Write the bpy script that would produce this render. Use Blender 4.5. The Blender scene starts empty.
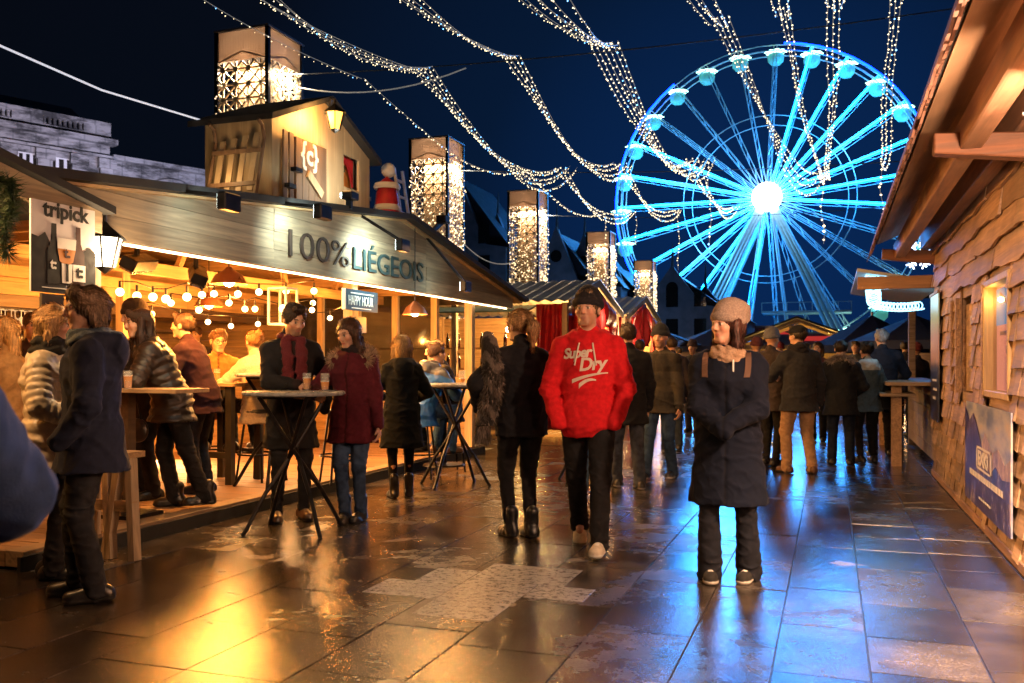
import bpy, math, random
import numpy as np
from mathutils import Vector, Matrix
from mathutils.bvhtree import BVHTree
R = math.radians
rnd = random.Random(11)
S = bpy.context.scene
COL = S.collection
# ---------------------------------------------------------------- camera geometry
FPX, CX, HOR, EYE, YAW = 910.0, 512.0, 363.0, 1.33, R(19.3)
CA, SA = math.cos(YAW), math.sin(YAW)
def at(px, D):
    "world x, y of the point at depth D seen in column px"
    X = (px - CX) / FPX * D
    return X * CA - D * SA, X * SA + D * CA
def depth(x, y): return -x * SA + y * CA
def on_x(px, x):
    k = (px - CX) / FPX
    return x * (CA + SA * k) / (CA * k - SA)
def on_y(px, y):
    k = (px - CX) / FPX
    return y * (CA * k - SA) / (CA + SA * k)
def zed(py, D): return EYE + (HOR - py) * D / FPX
def gd(py, z=0.0): return FPX * (EYE - z) / (py - HOR)
def gxy(px, py, z=0.0): return at(px, gd(py, z))
# ---------------------------------------------------------------- objects
def tag(o, label=None, cat=None, group=None, kind=None):
    if label: o['label'] = label
    if cat: o['category'] = cat
    if group: o['group'] = group
    if kind: o['kind'] = kind
    return o
def thing(name, label, cat, loc=(0, 0, 0), group=None):
    o = bpy.data.objects.new(name, None); COL.objects.link(o)
    o.location = loc; o.empty_display_size = .2
    return tag(o, label, cat, group)
def put(o, parent):
    COL.objects.link(o)
    if parent is not None:
        o.parent = parent
        m = parent.matrix_basis.inverted()
        p = parent.parent
        w = parent.matrix_basis.copy()
        if p is not None:
            w = p.matrix_basis @ parent.matrix_parent_inverse @ parent.matrix_basis
        o.matrix_parent_inverse = w.inverted()
    return o
def kids(o): return [c for c in bpy.data.objects if c.parent == o]
def dup(root, loc, rz=None, label=None, group=None):
    def cp(o, par):
        c = o.copy(); COL.objects.link(c)
        if par is not None:
            mi = o.matrix_parent_inverse.copy(); c.parent = par; c.matrix_parent_inverse = mi
        for ch in KIDS.get(o.name, []): cp(ch, c)
        return c
    KIDS = {}
    def walk(o):
        KIDS[o.name] = list(o.children)
        for c in o.children: walk(c)
    walk(root)
    r = cp(root, None); r.location = loc
    if rz is not None: r.rotation_euler = (0, 0, rz)
    if label: r['label'] = label
    if group: r['group'] = group
    return r
def quick_mesh(name, V, F):
    "V (n,3), F list of equal-length faces as array or mixed list"
    me = bpy.data.meshes.new(name)
    if isinstance(F, np.ndarray):
        n, k = F.shape
        me.vertices.add(len(V)); me.vertices.foreach_set('co', np.asarray(V, np.float32).ravel())
        me.loops.add(n * k); me.loops.foreach_set('vertex_index', F.astype(np.int32).ravel())
        me.polygons.add(n)
        me.polygons.foreach_set('loop_start', np.arange(0, n * k, k, dtype=np.int32))
        me.update(calc_edges=True); me.validate()
    else:
        me.from_pydata([tuple(v) for v in V], [], F); me.update()
    return me
class MB:
    "collects shapes into one mesh"
    def __init__(s): s.v = []; s.f = []; s.m = []; s.mi = 0
    def add(s, vs, fs):
        b = len(s.v); s.v.extend([tuple(v) for v in vs]); s.f.extend([tuple(i + b for i in f) for f in fs]); s.m.extend([s.mi] * len(fs))
        return s
    def box(s, x0, x1, y0, y1, z0, z1, M=None):
        vs = [Vector(p) for p in ((x0,y0,z0),(x1,y0,z0),(x1,y1,z0),(x0,y1,z0),(x0,y0,z1),(x1,y0,z1),(x1,y1,z1),(x0,y1,z1))]
        if M is not None: vs = [M @ v for v in vs]
        return s.add(vs, [(0,3,2,1),(4,5,6,7),(0,1,5,4),(1,2,6,5),(2,3,7,6),(3,0,4,7)])
    def bar(s, a, b, w, h, up=(0, 0, 1)):
        a, b = Vector(a), Vector(b); d = (b - a).normalized(); up = Vector(up)
        if abs(d.dot(up)) > .98: up = Vector((1, 0, 0))
        x = d.cross(up).normalized() * w / 2; u = x.cross(d).normalized() * h / 2
        vs = [a-x-u, a+x-u, a+x+u, a-x+u, b-x-u, b+x-u, b+x+u, b-x+u]
        return s.add(vs, [(0,3,2,1),(4,5,6,7),(0,1,5,4),(1,2,6,5),(2,3,7,6),(3,0,4,7)])
    def tube(s, pts, r, n=8, caps=True):
        pts = [Vector(p) for p in pts]; rs = r if isinstance(r, (list, tuple)) else [r] * len(pts)
        vs, fs = [], []; prev = None
        for i, p in enumerate(pts):
            t = (pts[min(i+1, len(pts)-1)] - pts[max(i-1, 0)]).normalized()
            if prev is None:
                a = Vector((0, 0, 1)) if abs(t.z) < .9 else Vector((1, 0, 0)); u = t.cross(a).normalized()
            else: u = (prev - t * prev.dot(t)).normalized()
            prev = u; w = t.cross(u)
            for k in range(n):
                an = 2 * math.pi * k / n; vs.append(p + (u * math.cos(an) + w * math.sin(an)) * rs[i])
        for i in range(len(pts) - 1):
            for k in range(n):
                a, b = i*n+k, i*n+(k+1) % n; fs.append((a, b, b+n, a+n))
        if caps: fs.append(tuple(range(n))[::-1]); fs.append(tuple(range((len(pts)-1)*n, len(pts)*n)))
        return s.add(vs, fs)
    def lathe(s, prof, c=(0, 0, 0), n=20, M=None):
        "prof: list of (r, z)"
        vs, fs = [], []; c = Vector(c)
        for r, z in prof:
            for k in range(n):
                an = 2*math.pi*k/n; v = Vector((r*math.cos(an), r*math.sin(an), z))
                if M is not None: v = M @ v
                vs.append(v + c)
        for i in range(len(prof) - 1):
            for k in range(n):
                a, b = i*n+k, i*n+(k+1) % n; fs.append((a, b, b+n, a+n))
        return s.add(vs, fs)
    def prism(s, poly, fn, t0, t1):
        "poly 2-D outline; fn(u, v, t) -> xyz; extruded from t0 to t1"
        n = len(poly); vs = [fn(u, v, t0) for u, v in poly] + [fn(u, v, t1) for u, v in poly]
        fs = [tuple(range(n))[::-1], tuple(range(n, 2*n))] + [(i, (i+1) % n, (i+1) % n + n, i+n) for i in range(n)]
        return s.add(vs, fs)
    def ball(s, c, r, n=8, m=6, sz=1.0):
        prof = [(max(1e-4, r*math.sin(math.pi*i/m)), -r*sz*math.cos(math.pi*i/m)) for i in range(m+1)]
        return s.lathe(prof, c, n)
    def octa(s, c, r):
        x, y, z = c
        return s.add([(x+r,y,z),(x-r,y,z),(x,y+r,z),(x,y-r,z),(x,y,z+r),(x,y,z-r)],
                     [(0,2,4),(2,1,4),(1,3,4),(3,0,4),(2,0,5),(1,2,5),(3,1,5),(0,3,5)])
    def build(s, name, mats, parent=None, smooth=False, bevel=0, kind=None, fix=True):
        me = bpy.data.meshes.new(name); me.from_pydata(s.v, [], s.f)
        if not isinstance(mats, (list, tuple)): mats = [mats]
        for m in mats: me.materials.append(m)
        if len(mats) > 1: me.polygons.foreach_set('material_index', s.m)
        if fix:
            import bmesh
            bm = bmesh.new(); bm.from_mesh(me); bmesh.ops.recalc_face_normals(bm, faces=bm.faces); bm.to_mesh(me); bm.free()
        if smooth:
            me.polygons.foreach_set('use_smooth', [True]*len(me.polygons))
            try: me.set_sharp_from_angle(angle=R(40))
            except Exception: pass
        me.update()
        o = bpy.data.objects.new(name, me)
        if bevel:
            b = o.modifiers.new('bevel', 'BEVEL'); b.width = bevel; b.segments = 1; b.limit_method = 'ANGLE'; b.angle_limit = R(40)
        if kind: o['kind'] = kind
        return put(o, parent)
def clip(poly, a, b, c):
    "keep a*u+b*v<=c"
    out = []
    for i in range(len(poly)):
        p, q = poly[i], poly[(i+1) % len(poly)]; dp = a*p[0]+b*p[1]-c; dq = a*q[0]+b*q[1]-c
        if dp <= 0: out.append(p)
        if (dp < 0 < dq) or (dq < 0 < dp):
            t = dp/(dp-dq); out.append((p[0]+(q[0]-p[0])*t, p[1]+(q[1]-p[1])*t))
    return out
FONT_DONE = {}
def text_mesh(body, size, extrude=.004, shear=0, bold=0, align='LEFT', space=1.0):
    c = bpy.data.curves.new('lettering', 'FONT'); c.body = body; c.size = size; c.extrude = extrude; c.shear = shear
    c.offset = bold; c.align_x = align; c.space_character = space; c.resolution_u = 3
    o = bpy.data.objects.new('lettering', c); COL.objects.link(o)
    dg = bpy.context.evaluated_depsgraph_get(); me = bpy.data.meshes.new_from_object(o.evaluated_get(dg))
    bpy.data.objects.remove(o); bpy.data.curves.remove(c)
    return me
def lettering(name, body, size, mat, loc, rot, parent, **kw):
    me = text_mesh(body, size, **kw); me.materials.clear(); me.materials.append(mat)
    me.transform(Matrix.Translation(loc) @ rot); me.update()
    return put(bpy.data.objects.new(name, me), parent)
FACE_PX = Matrix.Rotation(R(90), 4, 'Z') @ Matrix.Rotation(R(90), 4, 'X')       # text facing +x, reads along +y
FACE_NX = Matrix.Rotation(R(-90), 4, 'Z') @ Matrix.Rotation(R(90), 4, 'X')      # text facing -x, reads along -y
FACE_NY = Matrix.Rotation(R(90), 4, 'X')                                        # text facing -y, reads along +x
# ---------------------------------------------------------------- materials
def mat(name):
    m = bpy.data.materials.new(name); m.use_nodes = True; nt = m.node_tree
    for n in list(nt.nodes): nt.nodes.remove(n)
    out = nt.nodes.new('ShaderNodeOutputMaterial'); b = nt.nodes.new('ShaderNodeBsdfPrincipled')
    nt.links.new(b.outputs[0], out.inputs[0])
    return m, nt, b, out
def N(nt, typ, **kw):
    n = nt.nodes.new('ShaderNode' + typ)
    for k, v in kw.items():
        if k in n.inputs: n.inputs[k].default_value = v
        else: setattr(n, k, v)
    return n
def L(nt, a, b): nt.links.new(a, b)
def ramp(nt, stops, fac=None):
    r = nt.nodes.new('ShaderNodeValToRGB'); e = r.color_ramp.elements
    while len(e) < len(stops): e.new(.5)
    for el, (p, c) in zip(e, stops):
        el.position = p; el.color = (c[0], c[1], c[2], 1) if isinstance(c, (tuple, list)) else (c, c, c, 1)
    if fac is not None: nt.links.new(fac, r.inputs[0])
    return r
def coords(nt, scale=(1, 1, 1), rot=(0, 0, 0), kind='Object'):
    t = nt.nodes.new('ShaderNodeTexCoord'); m = nt.nodes.new('ShaderNodeMapping')
    m.inputs['Scale'].default_value = scale; m.inputs['Rotation'].default_value = rot
    nt.links.new(t.outputs[kind], m.inputs[0]); return m.outputs[0]
def bump(nt, b, h, strength=.3, dist=.01):
    n = nt.nodes.new('ShaderNodeBump'); n.inputs['Strength'].default_value = strength; n.inputs['Distance'].default_value = dist
    nt.links.new(h, n.inputs['Height']); nt.links.new(n.outputs[0], b.inputs['Normal']); return n
def plain(name, col, rough=.6, metal=0, var=.25, scale=6, bmp=.1):
    m, nt, b, o = mat(name); v = coords(nt)
    n = N(nt, 'TexNoise', Scale=scale, Detail=6.0); L(nt, v, n.inputs['Vector'])
    c0 = [x*(1-var) for x in col]; c1 = [min(1, x*(1+var)) for x in col]
    r = ramp(nt, [(.3, c0), (.7, c1)], n.outputs[0]); L(nt, r.outputs[0], b.inputs['Base Color'])
    rr = ramp(nt, [(.3, max(.02, rough-.1)), (.7, min(1, rough+.1))], n.outputs[0]); L(nt, rr.outputs[0], b.inputs['Roughness'])
    b.inputs['Metallic'].default_value = metal
    if bmp:
        n2 = N(nt, 'TexNoise', Scale=scale*12, Detail=3.0); L(nt, v, n2.inputs['Vector']); bump(nt, b, n2.outputs[0], bmp, .004)
    return m
def wood(name, col, axis='y', rough=.6, dark=.45, grain=1.0, wear=.25):
    m, nt, b, o = mat(name)
    st = {'x': (.8, 14, 14), 'y': (14, .8, 14), 'z': (14, 14, .8)}[axis]
    g = N(nt, 'NewGeometry'); t = N(nt, 'TexCoord'); mp = N(nt, 'Mapping'); mp.inputs['Scale'].default_value = st
    off = N(nt, 'VectorMath', operation='SCALE'); cmb = N(nt, 'CombineXYZ')
    for i in range(3): L(nt, g.outputs['Random Per Island'], cmb.inputs[i])
    L(nt, cmb.outputs[0], off.inputs[0]); off.inputs['Scale'].default_value = 9.0
    ad = N(nt, 'VectorMath', operation='ADD'); L(nt, t.outputs['Object'], ad.inputs[0]); L(nt, off.outputs[0], ad.inputs[1]); L(nt, ad.outputs[0], mp.inputs[0])
    n = N(nt, 'TexNoise', Scale=1.6*grain, Detail=8.0, Distortion=1.2); L(nt, mp.outputs[0], n.inputs['Vector'])
    r = ramp(nt, [(.28, [c*dark for c in col]), (.5, [c*.85 for c in col]), (.72, [min(1, c*1.2) for c in col])], n.outputs[0])
    big = N(nt, 'TexNoise', Scale=1.7, Detail=4.0); L(nt, t.outputs['Object'], big.inputs['Vector'])
    br = ramp(nt, [(.35, 1-wear), (.65, 1.0)], big.outputs[0])
    mx = N(nt, 'MixRGB', blend_type='MULTIPLY'); mx.inputs[0].default_value = 1; L(nt, r.outputs[0], mx.inputs[1]); L(nt, br.outputs[0], mx.inputs[2])
    rr = ramp(nt, [(0, .72), (1, 1.12)], g.outputs['Random Per Island'])
    mx2 = N(nt, 'MixRGB', blend_type='MULTIPLY'); mx2.inputs[0].default_value = 1; L(nt, mx.outputs[0], mx2.inputs[1]); L(nt, rr.outputs[0], mx2.inputs[2])
    L(nt, mx2.outputs[0], b.inputs['Base Color'])
    ro = ramp(nt, [(.3, rough-.12), (.7, rough+.12)], n.outputs[0]); L(nt, ro.outputs[0], b.inputs['Roughness'])
    bump(nt, b, n.outputs[0], .35, .006)
    return m
def emis(name, col, strength, sample=True, base=(0, 0, 0)):
    m, nt, b, o = mat(name)
    b.inputs['Base Color'].default_value = (*[max(x, .02) for x in base], 1); b.inputs['Roughness'].default_value = .4
    b.inputs['Emission Color'].default_value = (*col, 1); b.inputs['Emission Strength'].default_value = strength
    if not sample:
        try: m.cycles.emission_sampling = 'NONE'
        except Exception: pass
    return m
def glassy(name, col, rough=.05, alpha=.35):
    m, nt, b, o = mat(name)
    b.inputs['Base Color'].default_value = (*col, 1); b.inputs['Roughness'].default_value = rough
    b.inputs['Alpha'].default_value = alpha
    return m
def attr_mat(name, rough=.85, sheen=0.0, var=.25, scale=25, bmp=.2, bscale=350, spec=.5, sss=0.0, stretch=None):
    "reads the vertex colour Col: the thing's own dye or skin tint"
    m, nt, b, o = mat(name); a = N(nt, 'Attribute', attribute_name='Col'); v = coords(nt, stretch or (1, 1, 1))
    n = N(nt, 'TexNoise', Scale=scale, Detail=6.0); L(nt, v, n.inputs['Vector'])
    r = ramp(nt, [(.3, 1-var), (.7, 1+var)], n.outputs[0])
    mx = N(nt, 'MixRGB', blend_type='MULTIPLY'); mx.inputs[0].default_value = 1; L(nt, a.outputs['Color'], mx.inputs[1]); L(nt, r.outputs[0], mx.inputs[2])
    L(nt, mx.outputs[0], b.inputs['Base Color']); b.inputs['Roughness'].default_value = rough
    b.inputs['Specular IOR Level'].default_value = spec
    if sheen: b.inputs['Sheen Weight'].default_value = sheen; b.inputs['Sheen Roughness'].default_value = .4
    if sss:
        b.inputs['Subsurface Weight'].default_value = sss; b.inputs['Subsurface Radius'].default_value = (.012, .004, .002); b.inputs['Subsurface Scale'].default_value = 1.0
    if bmp:
        n2 = N(nt, 'TexNoise', Scale=bscale, Detail=2.0); L(nt, v, n2.inputs['Vector']); bump(nt, b, n2.outputs[0], bmp, .003)
    return m
# ---------------------------------------------------------------- signed-distance bodies and clothes
class Vol:
    def __init__(s, lo, hi, h):
        s.lo = np.array(lo, np.float32); s.h = h
        s.n = (np.ceil((np.array(hi) - s.lo) / h).astype(int) + 1)
        s.v = np.full(tuple(s.n), .5, np.float32)
    def sub(s, lo, hi, m):
        a = np.clip(np.floor((np.array(lo) - m - s.lo) / s.h).astype(int), 0, s.n); b = np.clip(np.ceil((np.array(hi) + m - s.lo) / s.h).astype(int) + 1, 0, s.n)
        if np.any(b - a < 1): return None
        sl = tuple(slice(a[i], b[i]) for i in range(3))
        g = [(s.lo[i] + np.arange(a[i], b[i], dtype=np.float32) * s.h) for i in range(3)]
        return sl, g[0][:, None, None], g[1][None, :, None], g[2][None, None, :]
    def mix(s, sl, d, k, cut):
        a = s.v[sl]
        if cut:
            d = -d; h = np.maximum(k - np.abs(a - d), 0) / k; s.v[sl] = np.maximum(a, d) + h*h*k*.25
        else:
            h = np.maximum(k - np.abs(a - d), 0) / k; s.v[sl] = np.minimum(a, d) - h*h*k*.25
    def cap(s, a, b, ra, rb, k=.02, flat=None, mod=None, cut=False):
        a = np.array(a, np.float32); b = np.array(b, np.float32); rm = max(ra, rb) + .01
        q = s.sub(np.minimum(a, b) - rm, np.maximum(a, b) + rm, k + 3*s.h)
        if q is None: return
        sl, X, Y, Z = q; ab = b - a; l2 = float(ab @ ab) + 1e-9
        x, y, z = X - a[0], Y - a[1], Z - a[2]
        t = np.clip((x*ab[0] + y*ab[1] + z*ab[2]) / l2, 0, 1); r = ra + (rb - ra)*t
        if mod: r = r + mod(t)
        x, y, z = x - t*ab[0], y - t*ab[1], z - t*ab[2]
        d2 = x*x + y*y + z*z
        if flat is not None:
            ax, f = flat; c = x*ax[0] + y*ax[1] + z*ax[2]; d2 = d2 + (f*f - 1)*c*c
        s.mix(sl, np.sqrt(d2) - r, k, cut)
    def ell(s, c, r, k=.015, M=None, cut=False, plane=None, mod=None):
        c = np.array(c, np.float32); rm = max(r)
        q = s.sub(c - rm, c + rm, k + 3*s.h)
        if q is None: return
        sl, X, Y, Z = q; x, y, z = X - c[0], Y - c[1], Z - c[2]
        if M is not None: x, y, z = (M[0][0]*x + M[1][0]*y + M[2][0]*z, M[0][1]*x + M[1][1]*y + M[2][1]*z, M[0][2]*x + M[1][2]*y + M[2][2]*z)
        k0 = np.sqrt((x/r[0])**2 + (y/r[1])**2 + (z/r[2])**2); k1 = np.sqrt((x/r[0]**2)**2 + (y/r[1]**2)**2 + (z/r[2]**2)**2) + 1e-6
        d = k0*(k0 - 1)/k1
        if mod: d = d - mod(x, y, z)
        if plane is not None: d = np.maximum(d, plane(x, y, z))
        s.mix(sl, d, k, cut)
    def loft(s, o, M, us, ws, ds, ys=None, k=.03, mod=None):
        "ellipse sections stacked along M's third axis from o"
        o = np.array(o, np.float32); us = np.array(us, float); top = [o + M[:, 2]*u for u in (us[0], us[-1])]
        rm = max(max(ws), max(ds)) + (max(abs(y) for y in ys) if ys else 0)
        q = s.sub(np.minimum(*top) - rm, np.maximum(*top) + rm, k + 3*s.h)
        if q is None: return
        sl, X, Y, Z = q; x, y, z = X - o[0], Y - o[1], Z - o[2]
        px = M[0,0]*x + M[1,0]*y + M[2,0]*z; py = M[0,1]*x + M[1,1]*y + M[2,1]*z; pu = M[0,2]*x + M[1,2]*y + M[2,2]*z
        pu = np.broadcast_to(pu, np.broadcast_shapes(px.shape, py.shape, pu.shape))
        w = np.interp(pu, us, ws).astype(np.float32); dd = np.interp(pu, us, ds).astype(np.float32)
        if ys: py = py - np.interp(pu, us, ys).astype(np.float32)
        e = np.sqrt((px/w)**2 + (py/dd)**2); d = (e - 1)*np.minimum(w, dd)*1.0
        if mod: d = d - mod(px, py, pu)
        d = np.maximum(d, np.maximum(us[0] - pu, pu - us[-1]))
        s.mix(sl, d.astype(np.float32), k, False)
    def noise(s, amp, f, seed=0, st=(1, 1, 1), w=None, ridge=False):
        band = np.abs(s.v) < max(.03, amp*3); ix = np.argwhere(band)
        if not len(ix): return
        P = s.lo + ix*s.h; r = np.random.RandomState(seed); t = np.zeros(len(P))
        Q = P*np.array(st)
        Q = Q + .02*np.sin(Q[:, [1, 2, 0]]*f*.5 + seed)
        for i in range(7):
            dv = r.normal(size=3); dv /= np.linalg.norm(dv); ff = f*r.uniform(.6, 1.7); t += np.sin(Q @ dv*ff*6.28 + r.uniform(0, 6.28))*(.6/ (ff/f))
        t = t/1.5
        if ridge: t = np.minimum(np.abs(t)*1.5 - .6, .4)
        t = t*amp
        if w is not None: t = t*w(P)
        s.v[band] += t.astype(np.float32)
    def mesh(s):
        v = s.v; v[0] = v[-1] = .5; v[:, 0] = v[:, -1] = .5; v[:, :, 0] = v[:, :, -1] = .5
        I = v < 0; c = np.zeros(tuple(np.array(v.shape) - 1), np.uint8)
        offs = [(i, j, k) for i in (0, 1) for j in (0, 1) for k in (0, 1)]
        n0, n1, n2 = c.shape
        for i, j, k in offs: c += I[i:i+n0, j:j+n1, k:k+n2]
        act = (c > 0) & (c < 8); cells = np.argwhere(act); ids = np.full(c.shape, -1, np.int32); ids[act] = np.arange(len(cells))
        val = [v[cells[:, 0]+i, cells[:, 1]+j, cells[:, 2]+k] for i, j, k in offs]
        acc = np.zeros((len(cells), 3)); cnt = np.zeros(len(cells))
        for p in range(8):
            for ax in range(3):
                o = list(offs[p])
                if o[ax]: continue
                o2 = list(o); o2[ax] = 1; qn = offs.index(tuple(o2)); a, b = val[p], val[qn]
                cr = (a < 0) != (b < 0); t = np.where(cr, a/np.where(cr, a - b, 1), 0)
                pt = np.array(o, float)[None, :].repeat(len(cells), 0); pt[:, ax] += t
                acc += pt*cr[:, None]; cnt += cr
        V = s.lo + (cells + acc/np.maximum(cnt, 1)[:, None])*s.h
        Fs = []
        for ax in range(3):
            b, d = (ax+1) % 3, (ax+2) % 3
            A = np.moveaxis(I, (ax, b, d), (0, 1, 2)); J = np.moveaxis(ids, (ax, b, d), (0, 1, 2))
            e = (A[:-1] != A[1:])[:, 1:-1, 1:-1]; ix = np.argwhere(e)
            if not len(ix): continue
            i, j, k = ix[:, 0], ix[:, 1] + 1, ix[:, 2] + 1
            q = np.stack([J[i, j-1, k-1], J[i, j, k-1], J[i, j, k], J[i, j-1, k]], 1)
            fl = ~A[i, j, k]; q[fl] = q[fl][:, ::-1]; Fs.append(q)
        F = np.concatenate(Fs); F = F[(F >= 0).all(1)]
        return V.astype(np.float32), F
def sdf_obj(name, vol, material, parent, col, scale=1.0, label=None):
    V, F = vol.mesh()
    C = col(V) if callable(col) else np.tile(np.array(col, np.float32), (len(V), 1))
    me = quick_mesh(name, V*scale, F); a = me.attributes.new('Col', 'FLOAT_COLOR', 'POINT')
    if len(me.vertices) == len(V):
        a.data.foreach_set('color', np.concatenate([C, np.ones((len(V), 1))], 1).astype(np.float32).ravel())
    me.polygons.foreach_set('use_smooth', np.ones(len(me.polygons), bool)); me.materials.append(material)
    o = bpy.data.objects.new(name, me); COL.objects.link(o); o.parent = parent
    if label: o['label'] = label
    return o
def rz(a): c, s = math.cos(a), math.sin(a); return np.array([[c, -s, 0], [s, c, 0], [0, 0, 1]])
def rx(a): c, s = math.cos(a), math.sin(a); return np.array([[1, 0, 0], [0, c, -s], [0, s, c]])
def ry(a): c, s = math.cos(a), math.sin(a); return np.array([[c, 0, s], [0, 1, 0], [-s, 0, c]])
def ik(a, t, l1, l2, hint):
    a, t, hint = np.array(a, float), np.array(t, float), np.array(hint, float)
    d = t - a; L0 = np.linalg.norm(d); Lc = min(L0, (l1 + l2)*.999); u = d/max(L0, 1e-6); t = a + u*Lc
    c = (l1*l1 + Lc*Lc - l2*l2)/(2*l1*Lc); c = max(-1, min(1, c)); sn = math.sqrt(1 - c*c)
    h = hint - u*(hint @ u); h /= max(np.linalg.norm(h), 1e-6)
    return a + u*l1*c + h*l1*sn, t
SKIN = attr_mat('skin', rough=.5, var=.08, scale=60, bmp=.15, bscale=500, sss=.12)
CLOTH = attr_mat('woven cloth', rough=.92, sheen=.02, spec=.2, var=.18, scale=30, bmp=.35, bscale=260)
KNIT = attr_mat('knitted wool', rough=.95, sheen=.06, spec=.2, var=.3, scale=120, bmp=.6, bscale=180)
NYLON = attr_mat('quilted nylon', rough=.42, var=.15, scale=14, bmp=.15, bscale=60)
DENIM = attr_mat('denim', rough=.9, spec=.2, var=.35, scale=16, bmp=.3, bscale=420)
LEATHER = attr_mat('leather', rough=.33, var=.25, scale=30, bmp=.2, bscale=160)
HAIR = attr_mat('hair', rough=.5, spec=.35, var=.45, scale=18, bmp=.6, bscale=40, stretch=(6, 6, .7))
FUR = attr_mat('fur', rough=.8, sheen=.3, var=.4, scale=40, bmp=.3, bscale=90)
MSET = dict(cloth=CLOTH, knit=KNIT, nylon=NYLON, denim=DENIM, leather=LEATHER)
TOR_U = [-.12, 0, .12, .25, .36, .44, .49, .54]
def person(name, label, px=None, D=None, xy=None, z=0.0, turn=0.0, H=1.75, female=False, build=1.0, pel=.945, lean=0, twist=0, side=0,
           feet=((-.1, 0, 0, 8), (.1, 0, 0, -8)), hands=((-.27, .06, .8), (.27, .06, .8)), elbow=((-.6, -.8, 0), (.6, -.8, 0)), grip=('relax', 'relax'),
           yaw=0, pitch=0, skin=(.52, .3, .2), coat=None, legs=None, shoes=None, hair=None, hat=None, scarf=None, beard=None, specs=False, fur=None, h=.009, group=None, rotz=None, seed=1):
    """local frame: faces +Y, +X is its right hand. turn: 0 looks at the camera, 90 towards picture left, 180 away."""
    if xy is None: xy = at(px, D)
    v = np.array([-xy[0], -xy[1]]); v /= np.linalg.norm(v); left = np.array([v[1], -v[0]])   # picture left when looking from the camera
    wd = math.cos(R(turn))*v + math.sin(R(turn))*left
    heading = math.atan2(-wd[0], wd[1]) if rotz is None else rotz
    s = H/1.75; b = build; sw = (.15 if female else .176)*b
    T = rz(R(twist)) @ ry(R(side)) @ rx(R(-lean)); P = np.array([0, 0, pel])
    fem = female
    def tp(x, y, zz): return P + T @ np.array([x, y, zz])
    sho = [tp(-sw, -.005, .43), tp(sw, -.005, .43)]; neck = tp(0, -.005, .5)
    Hm = rz(R(yaw)) @ rx(R(-pitch)); hc = tp(0, .01, .57) + Hm @ np.array([0, .02, .115])
    def hp(x, y, zz): return hc + Hm @ np.array([x, y, zz])
    hips = [P + np.array([-.09*b, 0, -.03]), P + np.array([.09*b, 0, -.03])]
    kn, an, fy = [], [], []
    for i, f in enumerate(feet):
        hint = f[4] if len(f) > 4 else (0.05*(-1 if i == 0 else 1), 1, 0)
        k_, a_ = ik(hips[i], (f[0], f[1], .09 + f[2]), .425, .415, hint); kn.append(k_); an.append(a_); fy.append(R(f[3]))
    el, wr = [], []
    for i in range(2):
        e_, w_ = ik(sho[i], hands[i], .29, .26, elbow[i]); el.append(e_); wr.append(w_)
    allp = np.array(sho + [hp(0, 0, .13), hp(0, .13, 0), hp(0, -.13, 0)] + kn + an + el + wr + hips)
    lo = allp.min(0) - .2; hi = allp.max(0) + .2; lo[2] = min(lo[2], -.02)
    # ---- body: one continuous surface
    hb = h*.85
    B = Vol(lo, hi, hb); F_ = -1 if False else 1
    fw = .92 if fem else 1.0
    tw = [.155*b, .16*b, .14*b*fw, .15*b*fw, .165*b*fw, .145*b*fw, .09*b, .055]; td = [.11*b, .115*b, .1*b, .11*b, .115*b, .1*b, .08, .052]
    B.loft(P, T, TOR_U, [x*.94 for x in tw], [x*.93 for x in td], k=.02)
    for i in range(2):
        B.cap(hips[i], kn[i], .07*b, .044, .03); B.cap(kn[i], an[i], .042, .03, .02); B.cap(kn[i]*.6 + an[i]*.4 + np.array([0, -.01, 0]), kn[i]*.35 + an[i]*.65, .036, .03, .03)
        fd = rz(fy[i]) @ np.array([0, 1, 0]); B.cap(an[i] + np.array([0, 0, -.03]) - fd*.02, an[i] + np.array([0, 0, -.05]) + fd*.12, .035, .025, .02)
        B.cap(sho[i], el[i], .042*b, .032, .03); B.cap(el[i], wr[i], .031, .024, .02)
        if grip[i] != 'pocket':
            f = wr[i] - el[i]; f /= np.linalg.norm(f); sx = -1 if i == 0 else 1
            n = np.array([-sx, .25, -.1]) if grip[i] == 'relax' else np.array([-sx*.8, .5, -.3]) if grip[i] == 'hold' else np.array([0, .1, -1.0])
            n = n - f*(n @ f); n /= np.linalg.norm(n); sd = np.cross(f, n); curl = {'relax': .45, 'hold': .95, 'flat': .2}.get(grip[i], .45)
            if sd @ np.array([0, 1, .3]) < 0: sd = -sd          # thumb side forward / up
            B.cap(wr[i], wr[i] + f*.075, .024, .032, .01, flat=(n, 1.7))
            for j, (o_, l_) in enumerate(((.027, .9), (.009, 1.0), (-.009, .94), (-.026, .74))):
                p0 = wr[i] + f*.08 + sd*o_; ang = 0
                for q, ll in enumerate((.042, .028, .022)):
                    ang += curl; d = f*math.cos(ang) + n*math.sin(ang); p1 = p0 + d*ll*l_
                    B.cap(p0, p1, .0098 - q*.0008, .0092 - q*.0008, .004); p0 = p1
            t0 = wr[i] + f*.03 + sd*.026; t1 = t0 + (f*.7 + sd*.75 + n*.25)*.036; t2 = t1 + (f*.85 + sd*.1 + n*.5)*.032
            B.cap(t0, t1, .013, .011, .01); B.cap(t1, t2, .0105, .009, .004)
    B.cap(neck + T @ np.array([0, 0, -.03]), hp(0, -.015, -.06), .058 if not fem else .048, .054 if not fem else .045, .025)
    fs = .94 if fem else 1.0
    B.ell(hp(0, -.012, .03), (.077, .097, .087), .02, Hm)
    B.ell(hp(0, .022, -.03), (.06*fs, .068, .085), .025, Hm)
    B.cap(hp(-.018*fs, .062, -.095), hp(.018*fs, .062, -.095), .02, .02, .02)
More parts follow.
